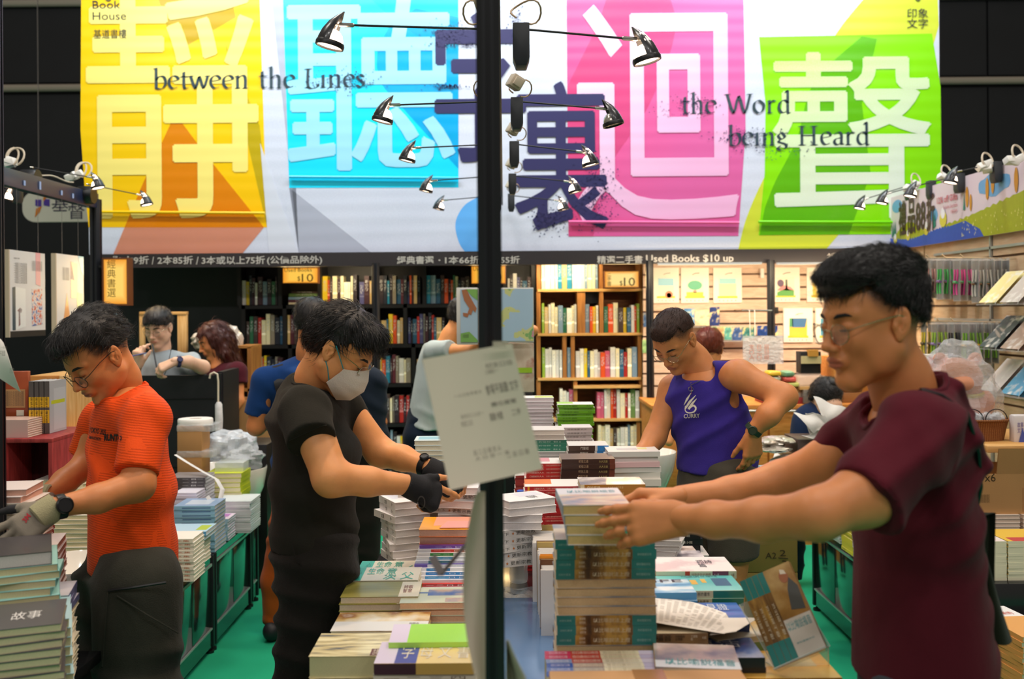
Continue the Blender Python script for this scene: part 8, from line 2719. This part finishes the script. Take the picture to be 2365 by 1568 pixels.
for i,(y0,y1,nm)in enumerate(((984,1046,'upper'),(1044,1100,'lower'))):
 pr=empty('parcel',P(445,y1,5.6),nm+' brown taped parcel behind the left cabinets','box','taped parcels by the white tub')
 part('carton',pr,card,409,y0,466,y1,5.6,.16,.006)
 a,b=P(466,y1,5.6),P(490,y0-3,5.76)
 part('film_wrap',pr,crinkle,407,y0-3,492,y0+14,5.595,.17,.008)
cyl=P(449,975,5.68)
MB().lathe([(.035,-.03),(.095,-.03),(.098,-.025),(.098,.0),(.094,.006),(.035,.006),(.035,-.03)],32,M=Matrix.Translation((cyl.x,5.70,P(449,984,5.68).z+.036))).build('tape_roll',white_plastic,label='white ring shaped roll on top of the taped parcels',cat='roll')
MB().box((P(405,1100,5.6).x,5.74,0),(P(492,1100,5.6).x,5.755,P(445,1100,5.6).z-.001)).box((P(405,1100,5.6).x,5.725,.48),(P(492,1100,5.6).x,5.755,P(445,1100,5.6).z-.001)).build('black_stand',shelf_black,label='black stand under the taped parcels',cat='stand')
def crumple(c,r,seed,n=(22,14)):
 nz=vnoise(seed,8,(2.0,6.5))
 nz2=vnoise(seed+1,8,(6,16))
 def fn(u,v):
  th,ph=2*math.pi*u,math.pi*v
  q=np.array((math.cos(th)*math.sin(ph),math.sin(th)*math.sin(ph),math.cos(ph)))
  k=1+.55*nz(*q)+.30*nz2(*q)
  return Vector(c)+Vector((q[0]*r[0]*k,q[1]*r[1]*k,q[2]*r[2]*k))
 return fn
bag_m=mat('clear_plastic_bag','#dfe8f2',.12,spec=.9,alpha=.55,bump=.4,bscale=30)
MB().sheet(crumple(P(530,1040,5.85),(.14,.12,.10),5),40,26).build('plastic_bag',bag_m,label='heap of crumpled clear plastic in the white tub',cat='bag',angle=12)
MB().sheet(crumple(P(566,1055,5.8),(.11,.1,.06),8),36,22).build('plastic_bag',crinkle,label='flat crumpled clear wrap at the right rim of the white tub',cat='bag',angle=12)
pbox('plastic_tray','clear plastic tray in front of the crumpled bags','tray',496,1068,562,1092,5.56,.12,bag_m)
MB().tube([P(405,1050,5.4),P(430,1066,5.38),P(470,1090,5.3),P(500,1106,5.2),P(514,1130,5.12),P(508,1156,5.08),P(492,1162,5.05),P(478,1146,5.05)],.012,6,flat=.12).build('strap',mat('strap_white','#d8d6d2',.5),label='white and black strap looped over the grey banded books',cat='strap')
u_=empty('umbrella',P(505,1000,6.10),'furled pale umbrella with a hooked handle hung on the counter corner','umbrella')
MB().tube([P(484,874,6.10),P(486,864,6.10),P(494,860,6.10),P(502,864,6.10),P(504,880,6.10),P(504,928,6.10)],.006,8).tube([P(486,866,6.10),P(486,866,6.155)],.004,6).build('handle',mat('handle_ivory','#d8ccb4',.3),u_)
MB().tube([P(505,928,6.10),P(505,934,6.10),P(506,970,6.10),P(505,1040,6.10)],[.012,.022,.024,.018],12).build('furled_cloth',mat('umbrella_white','#d4d2d0',.6,bump=.5,bscale=30),u_)
cbx=empty('cardboard_box',P(565,1080,6.1),'large open cardboard box behind the white tub','box')
a,b=P(536,1085,6.66),P(622,925,6.66)
MB().box((a.x,6.66,0),(b.x,6.68,b.z)).box((a.x,6.94,0),(b.x,6.96,b.z)).box((a.x,6.68,0),(a.x+.02,6.94,b.z)).box((b.x-.02,6.68,0),(b.x,6.94,b.z)).build('carton',card,cbx)
MB().box((a.x+.01,6.655,a.z+.16),(b.x-.06,6.66,a.z+.20)).build('tape',tape,cbx)
MB().sheet(crumple(P(470,790,7.12),(.09,.1,.06),15),30,20).build('plastic_bag',mat('silver_bag','#cfc4b4',.25,spec=.8,bump=.4,bscale=30),label='shiny beige bag left of the long-haired woman',cat='bag',angle=15)
MB().sheet(crumple(P(530,795,7.14),(.08,.1,.10),16),30,20).build('plastic_bag',MATS['silver_bag'],label='shiny beige bag right of the long-haired woman',cat='bag',angle=15)
MB().box((P(318,830,7.1).x,7.02,0),(P(538,830,7.1).x,7.3,P(500,820,7.1).z)).build('black_cabinet',shelf_black,label='black cabinet carrying the shiny beige bags',cat='cabinet')
# ------------------------- gift wall goods
cal_w=mat('calendar_page','#f2ecdc',.7)
yel_s=bm('#e8c83c')
def calendar(x0,y0,x1,y1,label,cols,shapes,d=7.899):
 o=empty('calendar',P((x0+x1)/2,y1,d),label,'calendar','picture calendars hung on the gift wall')
 part('page',o,cal_w,x0,y0,x1,y1,d,.012,.001)
 w_,h_=x1-x0,y1-y0
 part('picture',o,bm(cols[0]),x0+.2*w_,y0+.30*h_,x0+.8*w_,y0+.82*h_,d-.001)
 part('yellow_strip',o,yel_s,x0+.15*w_,y0+.80*h_,x0+.85*w_,y0+.86*h_,d-.002)
 for nm,c,pts in shapes:
  mb=MB().add([P(x0+(.2+.6*u)*w_,y0+(.82-.52*v)*h_,d-.0025)for u,v in pts],[tuple(range(len(pts)))])
  mb.build(nm,bm(c),o,smooth=False)
 a=P((x0+x1)/2-6,y0+.2*h_,d-.003)
 MB().tube([a,a+Vector((.02,-.012,.01)),a+Vector((.05,-.03,.012))],.0018,5).build('hook',silver,o)
 words('date_line',o,dark_print,'I I | I I',x0+.2*w_,y0+.91*h_,x0+.8*w_,y0+.95*h_,d-.001)
el=lambda cx,cy,rx,ry,n=14:[(cx+rx*math.cos(a),cy+ry*math.sin(a))for a in np.linspace(0,6.28,n)[:-1]]
calendar(1508,618,1568,700,'calendar with a rainbow under a blue sky, first from the left on the gift wall',['#f2e4c8'],[('sky','#8cc4d4',[(0,.6),(1,.6),(1,1),(0,1)]),('rainbow','#e08a6c',el(.7,.12,.25,.2)),('rainbow','#f0d8a0',el(.7,.08,.16,.14))])
calendar(1573,618,1637,700,'calendar with a round green tree',['#e4eed0'],[('meadow','#b8d048',[(0,0),(1,0),(1,.25),(0,.25)]),('tree','#58b088',el(.5,.62,.44,.26)),('fruit','#e08878',el(.5,.28,.12,.08))])
calendar(1648,618,1713,700,'calendar with a cream beach picture under pale blue',['#f2dfae'],[('sky','#96cccc',[(0,.7),(1,.7),(1,1),(0,1)])])
calendar(1782,617,1847,698,'calendar with pink hills and dark trees',['#f0dcc0'],[('pink_hill','#e08888',[(0,.3),(.3,.6),(.8,.5),(1,.3)]),('green_hill','#58a04c',[(0,0),(1,0),(1,.3),(.5,.42),(0,.2)]),('tree','#5a3a5c',el(.2,.7,.2,.2)),('tree','#3a4a30',[(.5,.3),(.62,.3),(.6,.9),(.48,.9)])])
calendar(1864,617,1930,698,'calendar with a yellow cornfield next to the man in maroon',['#f0d058'],[('sheaf','#f6ecb8',el(.5,.4,.3,.3)),('sky','#f4e8c0',[(0,.75),(1,.75),(1,1),(0,1)])])
calendar(1810,711,1877,791,'lower calendar with a blue sea over yellow sand',['#f0c44c'],[('sea','#4a78a8',[(.15,.5),(.9,.5),(1,1),(.15,1)]),('leaves','#5aa070',[(0,.5),(.2,.55),(.2,1),(0,1)])])
calendar(1884,711,1944,791,'lower calendar with a dog picture on blue',['#4a9cbc'],[('dog','#e8c8a0',el(.6,.5,.16,.4))])
cards=[(1580,712,1604,752,'#5a88b0','pale blue evening'),(1605,716,1638,752,'#e0c8a0','sunset beach'),(1611+28,709,1662,752,'#24366c','dark blue night'),(1640,754,1656,784,'#7ab06c','green meadow'),(1657,754,1672,784,'#d8a878','peach'),(1673,755,1690,785,'#5aa094','teal'),(1691,755,1714,786,'#3c5c90','deep blue star'),(1715,755,1742,786,'#3a7c78','sea green'),(1749,752,1796,775,'#2a4a90','blue and yellow moon'),(1484,784,1497,815,'#9cc080','light green field'),(1486,722,1498,755,'#5070a0','slate blue')]
for x0,y0,x1,y1,c,nm in cards:
 o=pbox('postcard',nm+' postcard on the rail of the gift wall','card',x0,y0,x1,y1,7.80 if x0>1500 else 7.906,.004,art('card_'+c,[(.38,tuple(.6*q for q in srgb(c))),(.52,c),(.66,'#f0dc90')],22),'small picture cards on the gift wall rails',bev=0)
a,b=P(1575,753,7.8),P(1668,753,7.8)
for x0,x1,y in((1575,1664,754),(1636,1800,787)):
 a,b=P(x0,y,7.79),P(x1,y,7.79)
 MB().box((a.x,7.78,a.z-.008),(b.x,7.90,a.z)).build('card_rail',mat('clear_acrylic','',.1),label=('upper' if y<760 else 'lower')+' clear card rail on the gift wall',cat='rail')
hb=empty('hanging_bag',P(1762,840,7.3),'clear bag with printed leaflets hanging on two cords from a rod','bag')
part('leaflet',hb,mat('leaflet_cream','#dcc8b8',.7),1722,780,1803,836,7.31,.004)
part('film',hb,crinkle,1716,775,1809,841,7.30,.003)
words('print',hb,bm('#c88a7c'),'文 日 目\n口 二 日\n人 口 目',1730,795,1775,830,7.297)
MB().tube([P(1733,775,7.3),P(1731,716,7.3)],.003,5).tube([P(1744,775,7.3),P(1743,716,7.3)],.003,5).build('cords',white_plastic,hb,kind='stuff')
MB().tube([P(1713,716,7.32),P(1783,717,7.30)],.006,8).tube([P(1740,716,7.31),P(1740,716,7.31)+Vector((0,.6,0))],.005,6).build('rod',chrome,hb)
part('switch_box',gw,white_plastic,1757,620,1765,642,7.88,.02,bev=.003)
part('switch_box',gw,black_panel,1791,709,1798,724,7.88,.02,bev=.002)
cw=empty('drawer_counter',P(1780,1100,6.9),'long pale wooden counter with drawers below the gift wall','counter')
ty=P(1780,935,6.9).z
cx0,cx1=P(1506,940,6.9).x,P(2010,940,6.9).x
MB().box((cx0,6.9,ty-.03),(cx1,7.6,ty)).build('worktop',orange_wood,cw,bev=.003)
MB().box((cx0+.02,6.94,0),(cx1-.02,7.58,ty-.03)).build('body',orange_wood,cw)
for i,(x0,x1)in enumerate(((1514,1588),(1594,1706),(1712,1772),(1778,1890),(1896,2000))):
 dr=part('drawer',cw,orange_wood,x0,944,x1,1012,6.92,.02,bev=.004)
 a,b=P((x0+x1)/2-26,943+5,6.9),P((x0+x1)/2+26,943+5,6.9)
 MB().tube([a+Vector((0,.0,-.0)),a+Vector((0,-.02,0)),b+Vector((0,-.02,0)),b],.006,8).build('handle',white_plastic,dr)
 part('door',cw,orange_wood,x0,1018,x1,1130,6.92,.02,bev=.004)
def soft(label,cat,x0,y0,x1,y1,d,depth,c,seed,name='pouch',group=None):
 a,b=P(x0,y1,d),P(x1,y0,d)
 nz=vnoise(seed,6,(2,8))
 cx,cz=(a.x+b.x)/2,(a.z+b.z)/2
 rx,rz=(b.x-a.x)/2,(b.z-a.z)/2
 def fn(u,v):
  th,ph=2*math.pi*u,math.pi*v
  q=np.array((math.cos(th)*math.sin(ph),math.sin(th)*math.sin(ph),math.cos(ph)))
  g=np.sign(q)*np.abs(q)**.55
  k=1+.10*nz(*q)
  return Vector((cx+g[0]*rx*k,d+depth/2+g[1]*depth/2*k,max(a.z,cz+g[2]*rz*k)))
 return MB().sheet(fn,24,16).build(name,bm(c)if isinstance(c,str)and c[0]=='#' else c,None,label,cat,group)
gp='folded cloth pouches on the wooden counter'
for i,(x0,y0,x1,y1,c,nm)in enumerate(((1775,857,1808,870,'#e0b028','yellow'),(1810,857,1838,872,'#6f9c78','sage green'),(1811,869,1843,885,'#d85a50','coral red'),(1775,870,1808,882,'#a8a890','grey'),(1815,883,1850,896,'#c8c86c','lime'),(1780,884,1814,897,'#dcb878','sand'))):
 soft(nm+' cloth pouch piled on the wooden counter beside the elbow','pouch',x0,y0,x1,y1,6.95,.16,c,i,group=gp)
tr_=pbox('wooden_tray','low reddish wooden tray under the cloth pouches','tray',1768,918,1858,934,6.94,.3,red_wood)
for i,(x0,c,nm)in enumerate(((1770,'#d8c060','yellow picture'),(1800,'#c890a0','pink picture'),(1828,'#d8a868','peach picture'))):
 pbox('packet',f'flat packet with a {nm} standing in the reddish tray','packet',x0,897,x0+27,918,6.98,.05,art('pk'+c,[(.4,c),(.6,'#ecdcc0')],20),'packets in the reddish tray')
ab=empty('acrylic_box',P(1878,934,6.9),'clear acrylic display box with brass glint on the wooden counter','box')
part('front',ab,mat('clear_acrylic','',.1),1846,868,1906,893,6.93,.18,.002)
part('base',ab,pine,1848,893,1908,900,6.93,.2)
bx_=pbox('gift_box','open black box with a cream lid on the clear box','box',1850,812,1896,862,7.0,.12,shelf_black)
part('cream_lid',bx_,bm('#cfc08c'),1851,822,1897,840,6.985,.01)
part('wood_block',bx_,bm('#c8903c'),1868,808,1890,823,6.97,.05)
part('clear_stand',bx_,mat('clear_acrylic','',.1),1850,862,1896,868,7.0,.12)
oc=empty('wooden_crate',P(1965,935,6.9),'orange wooden crate standing open beside the chin of the man in maroon','crate')
part('back_board',oc,orange_wood,1930,828,2018,930,7.25,.015)
part('side_board',oc,orange_wood,1927,825,1942,930,6.95,.3,.002)
part('top_board',oc,orange_wood,1927,825,2018,832,6.95,.3,.002)
pbox('brown_box','small brown lidded box tilted in the orange crate','box',1944,880,1990,905,7.05,.12,bm('#9a6a40'),rot=12)
pbox('brown_box','flat brown box lying below the tilted one in the orange crate','box',1944,906,1996,930,7.03,.14,bm('#a87848'))
o=pbox('film_packet','grey shrink-wrapped packet block beside the reddish tray','packet',1856,900,1884,932,6.92,.1,mat('grey_film','#7c7268',.2,bump=.5,bscale=60))
wr=pbox('brown_carton','dark brown carton with the crumpled white paper','box',1842,1014,1900,1044,5.25,.25,bm('#4a3a34'),zb=KZ)
wp_=mat('tissue_white','#e6e4de',.8,bump=.3,bscale=20)
def petal(pts4,k):
 a,b,c_,e=[P(*q)for q in pts4]
 def fn(u,v):
  q=a.lerp(b,u).lerp(e.lerp(c_,u),v)
  return q+Vector((0,-.03*math.sin(3*u+k)*math.sin(3*v),.006*math.sin(9*u+4*v+k)))
 return fn
wpo=empty('crumpled_paper',P(1900,1015,5.3),'crumpled white wrapping paper in the dark brown carton','paper')
for i,q in enumerate((((1878,915,5.3),(1958,945,5.35),(1930,1000,5.3),(1900,965,5.25)),((1832,955,5.2),(1900,958,5.25),(1935,985,5.3),(1878,998,5.2)),((1850,1008,5.2),(1905,990,5.2),(1935,1000,5.3),(1890,1010,5.25)),((1895,960,5.3),(1960,950,5.4),(1965,1010,5.4),(1880,1008,5.3)),((1860,952,5.22),(1905,960,5.25),(1920,1005,5.3),(1870,1005,5.22)))):
 MB().sheet(petal(q,i),12,10,.001).build('fold',wp_,wpo)
foil=mat('silver_foil','#c8bfb2',.18,metal=.55,bump=.7,bscale=40)
for i,(x0,y0,x1,y1,d_,nm)in enumerate(((1752,1006,1832,1030,5.3,'upper'),(1752,1028,1825,1044,5.25,'lower'))):
 MB().sheet(crumple(P((x0+x1)/2,(y0+y1)/2,d_),(m(x1-x0,d_)/2.1,.1,m(y1-y0,d_)/2.1),30+i),34,20).build('foil_packet',foil,label=nm+' crinkled silver packet near the hand on the hip',cat='packet',angle=14)
o=MB().sheet(lambda u,v:P(1775,1072,5.2).lerp(P(1862,1070,5.25),u).lerp(P(1790,1045,5.5).lerp(P(1850,1040,5.5),u),v)+Vector((0,0,.02*math.sin(4*u)+.01*math.sin(7*v))),12,8,.002).build('papers',white_sheet,label='loose white papers on the far end of the right cabinets',cat='paper')
pbox('brown_envelope','tilted brown board on the loose white papers','board',1808,1046,1862,1056,5.35,.15,bm('#b08a58'))
tmpl('lightblue',.16,.12,.018,'l','#a8d0e0','#98c4d8','#e0e8e8')
pile(1764,1840,1086,5.05,['lightblue'],'light blue book','pile at the far end of the right cabinets',G5,base=KZ,rj=2)
ca=empty('cardboard_box',P(1775,1440,5.2),'olive brown carton marked A2 2/3 on the floor behind the right cabinets','box')
olive=mat('carton_olive','#8a7438',.8,var=.1)
a,b=P(1712,1330,4.62),P(1842,1240,4.62)
z0_,zm_,z1_=0,P(1775,1322,4.62).z,P(1775,1180,4.62).z
MB().box((a.x,4.62,0),(b.x,4.95,zm_-.002)).build('carton',olive,ca,bev=.004)
c2_=empty('cardboard_box',(a.x,4.62,zm_),'upper olive carton with handwriting stacked on its twin','box')
MB().box((a.x,4.62,zm_),(b.x,4.95,z1_)).build('carton',olive,c2_,bev=.004)
words('handwriting',c2_,mat('pen_dark','#3c3018',.8),'A2',1768,1276,1793,1290,4.617)
words('handwriting',c2_,MATS['pen_dark'],'2',1801,1270,1815,1284,4.617)
words('handwriting',c2_,MATS['pen_dark'],'3',1806,1294,1817,1310,4.617)
MB().tube([P(1798,1288,4.616),P(1820,1290,4.616)],.002,4).build('handwriting',MATS['pen_dark'],c2_)
# ------------------------- right wall goods
hookm=mat('hook_ivory','#d0b898',.35)
pk_film=mat('packet_film','#dcdcd8',.12,spec=.9,alpha=.30)
def hookrow(ytop,x_list,d_list,hh,cols,rown,n_each=5):
 for i,(px,dd)in enumerate(zip(x_list,d_list)):
  q=P(px,ytop,dd)
  x_w,z_=3.0,q.z
  y_w=dd
  ho=empty('wall_hook',(3.02,dd,z_),f'ivory wall hook, {ORD[i] if i else "farthest"} of the {rown} row on the right wall','hook')
  MB().tube([(3.03,dd,z_),(2.72,dd,z_+.01),(2.70,dd,z_+.03)],.004,6).build('rod',hookm,ho)
  for k in range(n_each):
   xk=2.98-.045*k-.01
   o=empty('cord_packet',(xk,dd,z_-hh),f'clear packet of {cols[i % len(cols)][0]} cord, {ORD[k] if k else "nearest the wall"} on the {ORD[i] if i else "farthest"} {rown} hook','packet',f'cord packets on the {rown} hooks')
   MB().box((xk-.002,dd-.045,z_-hh),(xk+.002,dd+.045,z_+.004)).build('film',pk_film,o)
   MB().box((xk-.001,dd-.04,z_-hh*.98),(xk+.001,dd+.04,z_-hh*.04)).build('card_back',bm('#1c1a1c'),o)
   c1,c2=cols[i%len(cols)][1:]
   lp=MB()
   for s_ in(-1,1):
    lp.tube([(xk-.006,dd+s_*.018+.008*math.sin(t*5+k),z_-hh*(.25+.6*t))for t in np.linspace(0,1,7)],.0055,6)
   lp.build('cord',bm(c1),o,kind='stuff')
   MB().tube([(xk-.008,dd-.022,z_-hh*.55),(xk-.008,dd+.022,z_-hh*.55)],.010,6).build('cord_wrap',bm(c2),o)
xs=[2160,2185,2215,2255,2300]
hookrow(598,xs,[3.0*F/(x-VX)*.97 for x in xs],.26,[('silver grey','#b8b8b0','#5a8a68'),('pink grey','#c89088','#b8a8a0'),('green and purple','#3cae50','#6a4a88'),('magenta','#c83c88','#2a8a58'),('silver striped','#c8c4b8','#3a3a3c')],'upper')
xs=[2175,2200,2240,2275]
hookrow(745,xs,[3.0*F/(x-VX)*.97 for x in xs],.25,[('yellow','#d8c030','#3a3a30'),('lime and lilac','#98c038','#8a78b0'),('black','#222224','#b8b4ac'),('yellow green','#7ab030','#d8a828')],'lower')
for i,(pts,cA,cB,nm)in enumerate((((2268,685,2320,632,2365,628),'#e8d490','#c8b8b0','upper'),((2276,790,2318,738,2365,736),'#3a3c4c','#b89888','middle'),((2276,893,2316,842,2365,840),'#d8ccc8','#5aa0c8','lower'))):
 dd=5.45
 z_=P(2310,pts[1]-10,dd).z
 for k,(c,yy)in enumerate(((cA,dd+.12),(cB,dd-.12))):
  o=empty('card_pocket',(2.9,yy,z_-.05),f'{nm} clear pocket with {"picture cards, the farther one" if k == 0 else "picture cards, the nearer one"} on the right wall','card holder','clear card pockets on the right wall')
  MB().add([(2.70,yy-.10,z_-.055),(2.70,yy+.10,z_-.055),(2.86,yy+.10,z_+.12),(2.86,yy-.10,z_+.12)],[(0,1,2,3)]).add([(2.73,yy-.10,z_-.065),(2.73,yy+.10,z_-.065),(2.89,yy+.10,z_+.11),(2.89,yy-.10,z_+.11)],[(3,2,1,0)]).build('card_stack',[art('cardp'+c,[(.4,c),(.55,c),(.68,'#ece4dc')],12)],o,smooth=False)
  MB().box((2.69,yy-.11,z_-.07),(2.75,yy+.11,z_-.062)).tube([(2.69,yy-.11,z_-.066),(2.70,yy-.11,z_-.03)],.003,5).tube([(2.72,yy-.11,z_-.07),(3.03,yy-.11,z_+.10)],.003,5).build('pocket',mat('clear_acrylic','',.1),o)
sh_z=P(2290,1018,4.55).z
sd=empty('wall_shelf',(2.85,4.6,sh_z),'pale wooden shelf board carrying the wicker basket','shelf')
MB().box((2.12,4.38,sh_z-.03),(3.03,5.0,sh_z)).build('board',pine,sd,bev=.003)
MB().box((2.98,4.4,KZ),(3.02,4.98,sh_z-.03)).box((2.14,4.72,KZ),(2.18,4.98,sh_z-.03)).build('support',shelf_black,sd)
pz=sh_z
S=SDF(.008)
q=P(2215,985,4.8)
cx,cy=q.x,4.82
S.ell((cx,cy,pz+.13),(.13,.11,.14),.03)
S.ell((cx-.01,cy-.02,pz+.27),(.12,.10,.10),.03)
for s_ in(-1,1):
 S.ell((cx+s_*.085,cy-.01,pz+.36),(.035,.022,.035),.012)
 S.ell((cx+s_*.09,cy-.09,pz+.06),(.045,.05,.045),.02)
 S.ell((cx+s_*.13,cy-.03,pz+.15),(.035,.04,.06),.02)
S.ell((cx-.02,cy-.115,pz+.25),(.05,.03,.035),.015)
S.plane((0,0,pz+.001),(0,0,-1))
V,Q=S.mesh(1)
pl_=Skin().add(V,Q).build('plush_toy',[mat('plush_peach','#d8906c',.95,var=.2,sheen=.5)],None,label='peach plush animal in a clear bag on the wall shelf',cat='toy')
MB().lathe([(.118,-.012),(.125,-.006),(.125,.006),(.118,.012)],24,M=Matrix.Translation((cx,cy,pz+.20))@Matrix.Rotation(R(8),4,'X'),sy=.88).build('scarf',bm('#c8b43c'),pl_)
MB().cbox((0,0,0),(.03,.008,.03),M=Matrix.Translation((cx-.06,cy-.105,pz+.20))).build('red_patch',bm('#c03838'),pl_,bev=.004)
MB().sheet(crumple((cx,cy,pz+.20),(.20,.16,.21),61),40,28).build('plastic_bag',crinkle,label='shiny clear bag around the peach plush animal',cat='bag',angle=16)
gc=pbox('card_box','small rack with an orange card and a green ribbon card behind the plush','rack',2135,818,2190,862,5.3,.06,bm('#e6ddd0'))
part('orange_card',gc,bm('#d8542c'),2145,824,2161,852,5.295)
part('green_ribbon',gc,bm('#7a9a3c'),2166,828,2174,850,5.295)
pbox('wooden_stand','triangular pale wooden stand under the small card rack','stand',2140,862,2200,880,5.3,.2,pine,zb=KZ)
wk=NT('wicker',.7,.3)
w_=wk.n('ShaderNodeTexWave',wave_type='BANDS',bands_direction='Z')
w_.inputs['Scale'].default_value=60
w2_=wk.n('ShaderNodeTexWave',wave_type='BANDS',bands_direction='X')
w2_.inputs['Scale'].default_value=30
v_=wk.mapping('Object')
wk.l(v_,w_.inputs['Vector']);wk.l(v_,w2_.inputs['Vector'])
mu=wk.math('MULTIPLY',w_.outputs[1],w2_.outputs[1])
wk.color(wk.mix(mu,'#7a4420','#c88c50'))
wk.bump(mu,.8,.006)
bq=P(2285,1012,4.5)
bo_=empty('wicker_basket',(bq.x,4.6,sh_z),'brown wicker basket of wrapped sweets with wire handles','basket')
MB().lathe([(0,.004),(.095,.004),(.105,.0),(.115,.05),(.125,.088),(.130,.092),(.126,.098),(.118,.088),(.106,.05),(.095,.012),(0,.012)],40,M=Matrix.Translation((bq.x,4.6,sh_z)),sx=1.05,sy=.7).build('basket_body',wk.M,bo_)
ring=[(bq.x+.135*math.cos(a),4.6+.09*math.sin(a),sh_z+.094+.003*math.sin(a*30))for a in np.linspace(0,2*math.pi,61)]
MB().tube(ring,.006,6,caps=False).build('braided_rim',wk.M,bo_)
for sgn in(-.55,.55):
 MB().tube([(bq.x+sgn*.1+.05*math.cos(a),4.545,sh_z+.095+.05*math.sin(a))for a in np.linspace(0,math.pi,12)],.0025,6).build('wire_handle',black_metal,bo_)
rr=random.Random(2)
for i in range(9):
 c_=(bq.x-.09+.0225*i,4.585+rr.uniform(-.02,.02),sh_z+.10)
 MB().sheet(crumple(c_,(.022,.026,.024),80+i),12,8).build('wrapped_sweet',crinkle,label='clear wrapped sweet, '+['leftmost','second','third','fourth','fifth','sixth','seventh','eighth','rightmost'][i]+' of the row in the wicker basket',cat='sweet',group='wrapped sweets in the wicker basket',angle=20)
sb_=pbox('snack_bag','upright white printed bag right of the wicker basket','bag',2342,958,2420,1028,4.5,.05,bm('#dcd4d4'),bev=.01)
words('print',sb_,bm('#6a5aa0'),'故事\n文字',2350,975,2364,1000,4.497)
MB().add([P(2353,1022,4.495),P(2362,988,4.495),P(2372,1022,4.495)],[(0,1,2)]).build('cone_print',bm('#4a5ab0'),sb_,smooth=False)
cz0=.56+.0003+.0165*12
oc_=empty('cardboard_box',(2.3,4.4,cz0),'open brown carton marked 9 x 6 on the peach paged piles','box')
bx0,bx1,by0,by1=2.02,2.62,4.28,4.62
zt3=P(2300,1095,4.28).z
for A_,B_ in(((bx0,by0,cz0),(bx1,by0+.006,zt3)),((bx0,by1-.006,cz0),(bx1,by1,zt3)),((bx0,by0+.006,cz0),(bx0+.006,by1-.006,zt3)),((bx1-.006,by0+.006,cz0),(bx1,by1-.006,zt3))):
 MB().box(A_,B_).build('wall_panel',card,oc_)
zf=P(2300,1035,4.28).z
MB().add([(bx0+.09,by0,zt3),(bx1,by0,zt3),(bx1,by0-.02,zf),(bx0+.09,by0-.02,zf)],[(0,1,2,3)]).add([(bx0+.09,by0+.005,zt3),(bx1,by0+.005,zt3),(bx1,by0-.015,zf),(bx0+.09,by0-.015,zf)],[(3,2,1,0)]).build('flap',card,oc_,smooth=False)
MB().add([(bx0,by0,zt3),(bx0,by1,zt3),(bx0-.06,by1,zf+.02),(bx0-.06,by0,zf+.02)],[(3,2,1,0),(0,1,2,3)]).build('flap',card_l,oc_,smooth=False)
MB().box((bx0+.20,by0-.001,cz0+.01),(bx0+.29,by0,zt3-.06)).build('tape',tape,oc_)
t=MB()
text_into(t,'9x6',frame((bx0+.015,by0-.0008,cz0+.14),(1,0,0),(0,0,1)),.07,.035)
text_into(t,'||||||||||',frame((bx0+.012,by0-.0008,cz0+.05),(1,0,0),(0,0,1)),.045,.035)
t.build('handwriting',MATS['pen_dark'],oc_,smooth=False,kind='stuff')
# ========================= REST OF THE BOOKS
def merge(items,name,label,group):
 mats,ix,V,Fc,MI=[],{},[],[],[]
 for me,M,col in items:
  n=len(V)
  V+=[tuple(M@v.co)for v in me.vertices]
  for p in me.polygons:
   mt=me.materials[p.material_index]
   if mt.name=='shelved_spine':mt=mat('cover_'+col,col,.4)
   if mt.name not in ix:
    ix[mt.name]=len(mats)
    mats.append(mt)
   Fc.append([n+k for k in p.vertices])
   MI.append(ix[mt.name])
 if V:
  mb=MB()
  mb.v,mb.f,mb.mi=V,Fc,MI
  mb.build(name,mats,None,label,'books',group,'stuff',smooth=False)
merge([(q,M,None)for cm,pm,M in REST for q in(pm,)]+[(BARE[cm.name],M,None)for cm,pm,M in REST],'buried_books','lower and hidden books filling the piles on the tables and cabinets','rest of the piled books')
merge([(me,M,c)for me,M,c in RS],'small_spines','small remaining spines on the shelves of both bookcases','rest of the shelved books')
print('objects',len(bpy.data.objects),'tris',sum(len(o.data.polygons)for o in bpy.data.objects if o.type=='MESH'))
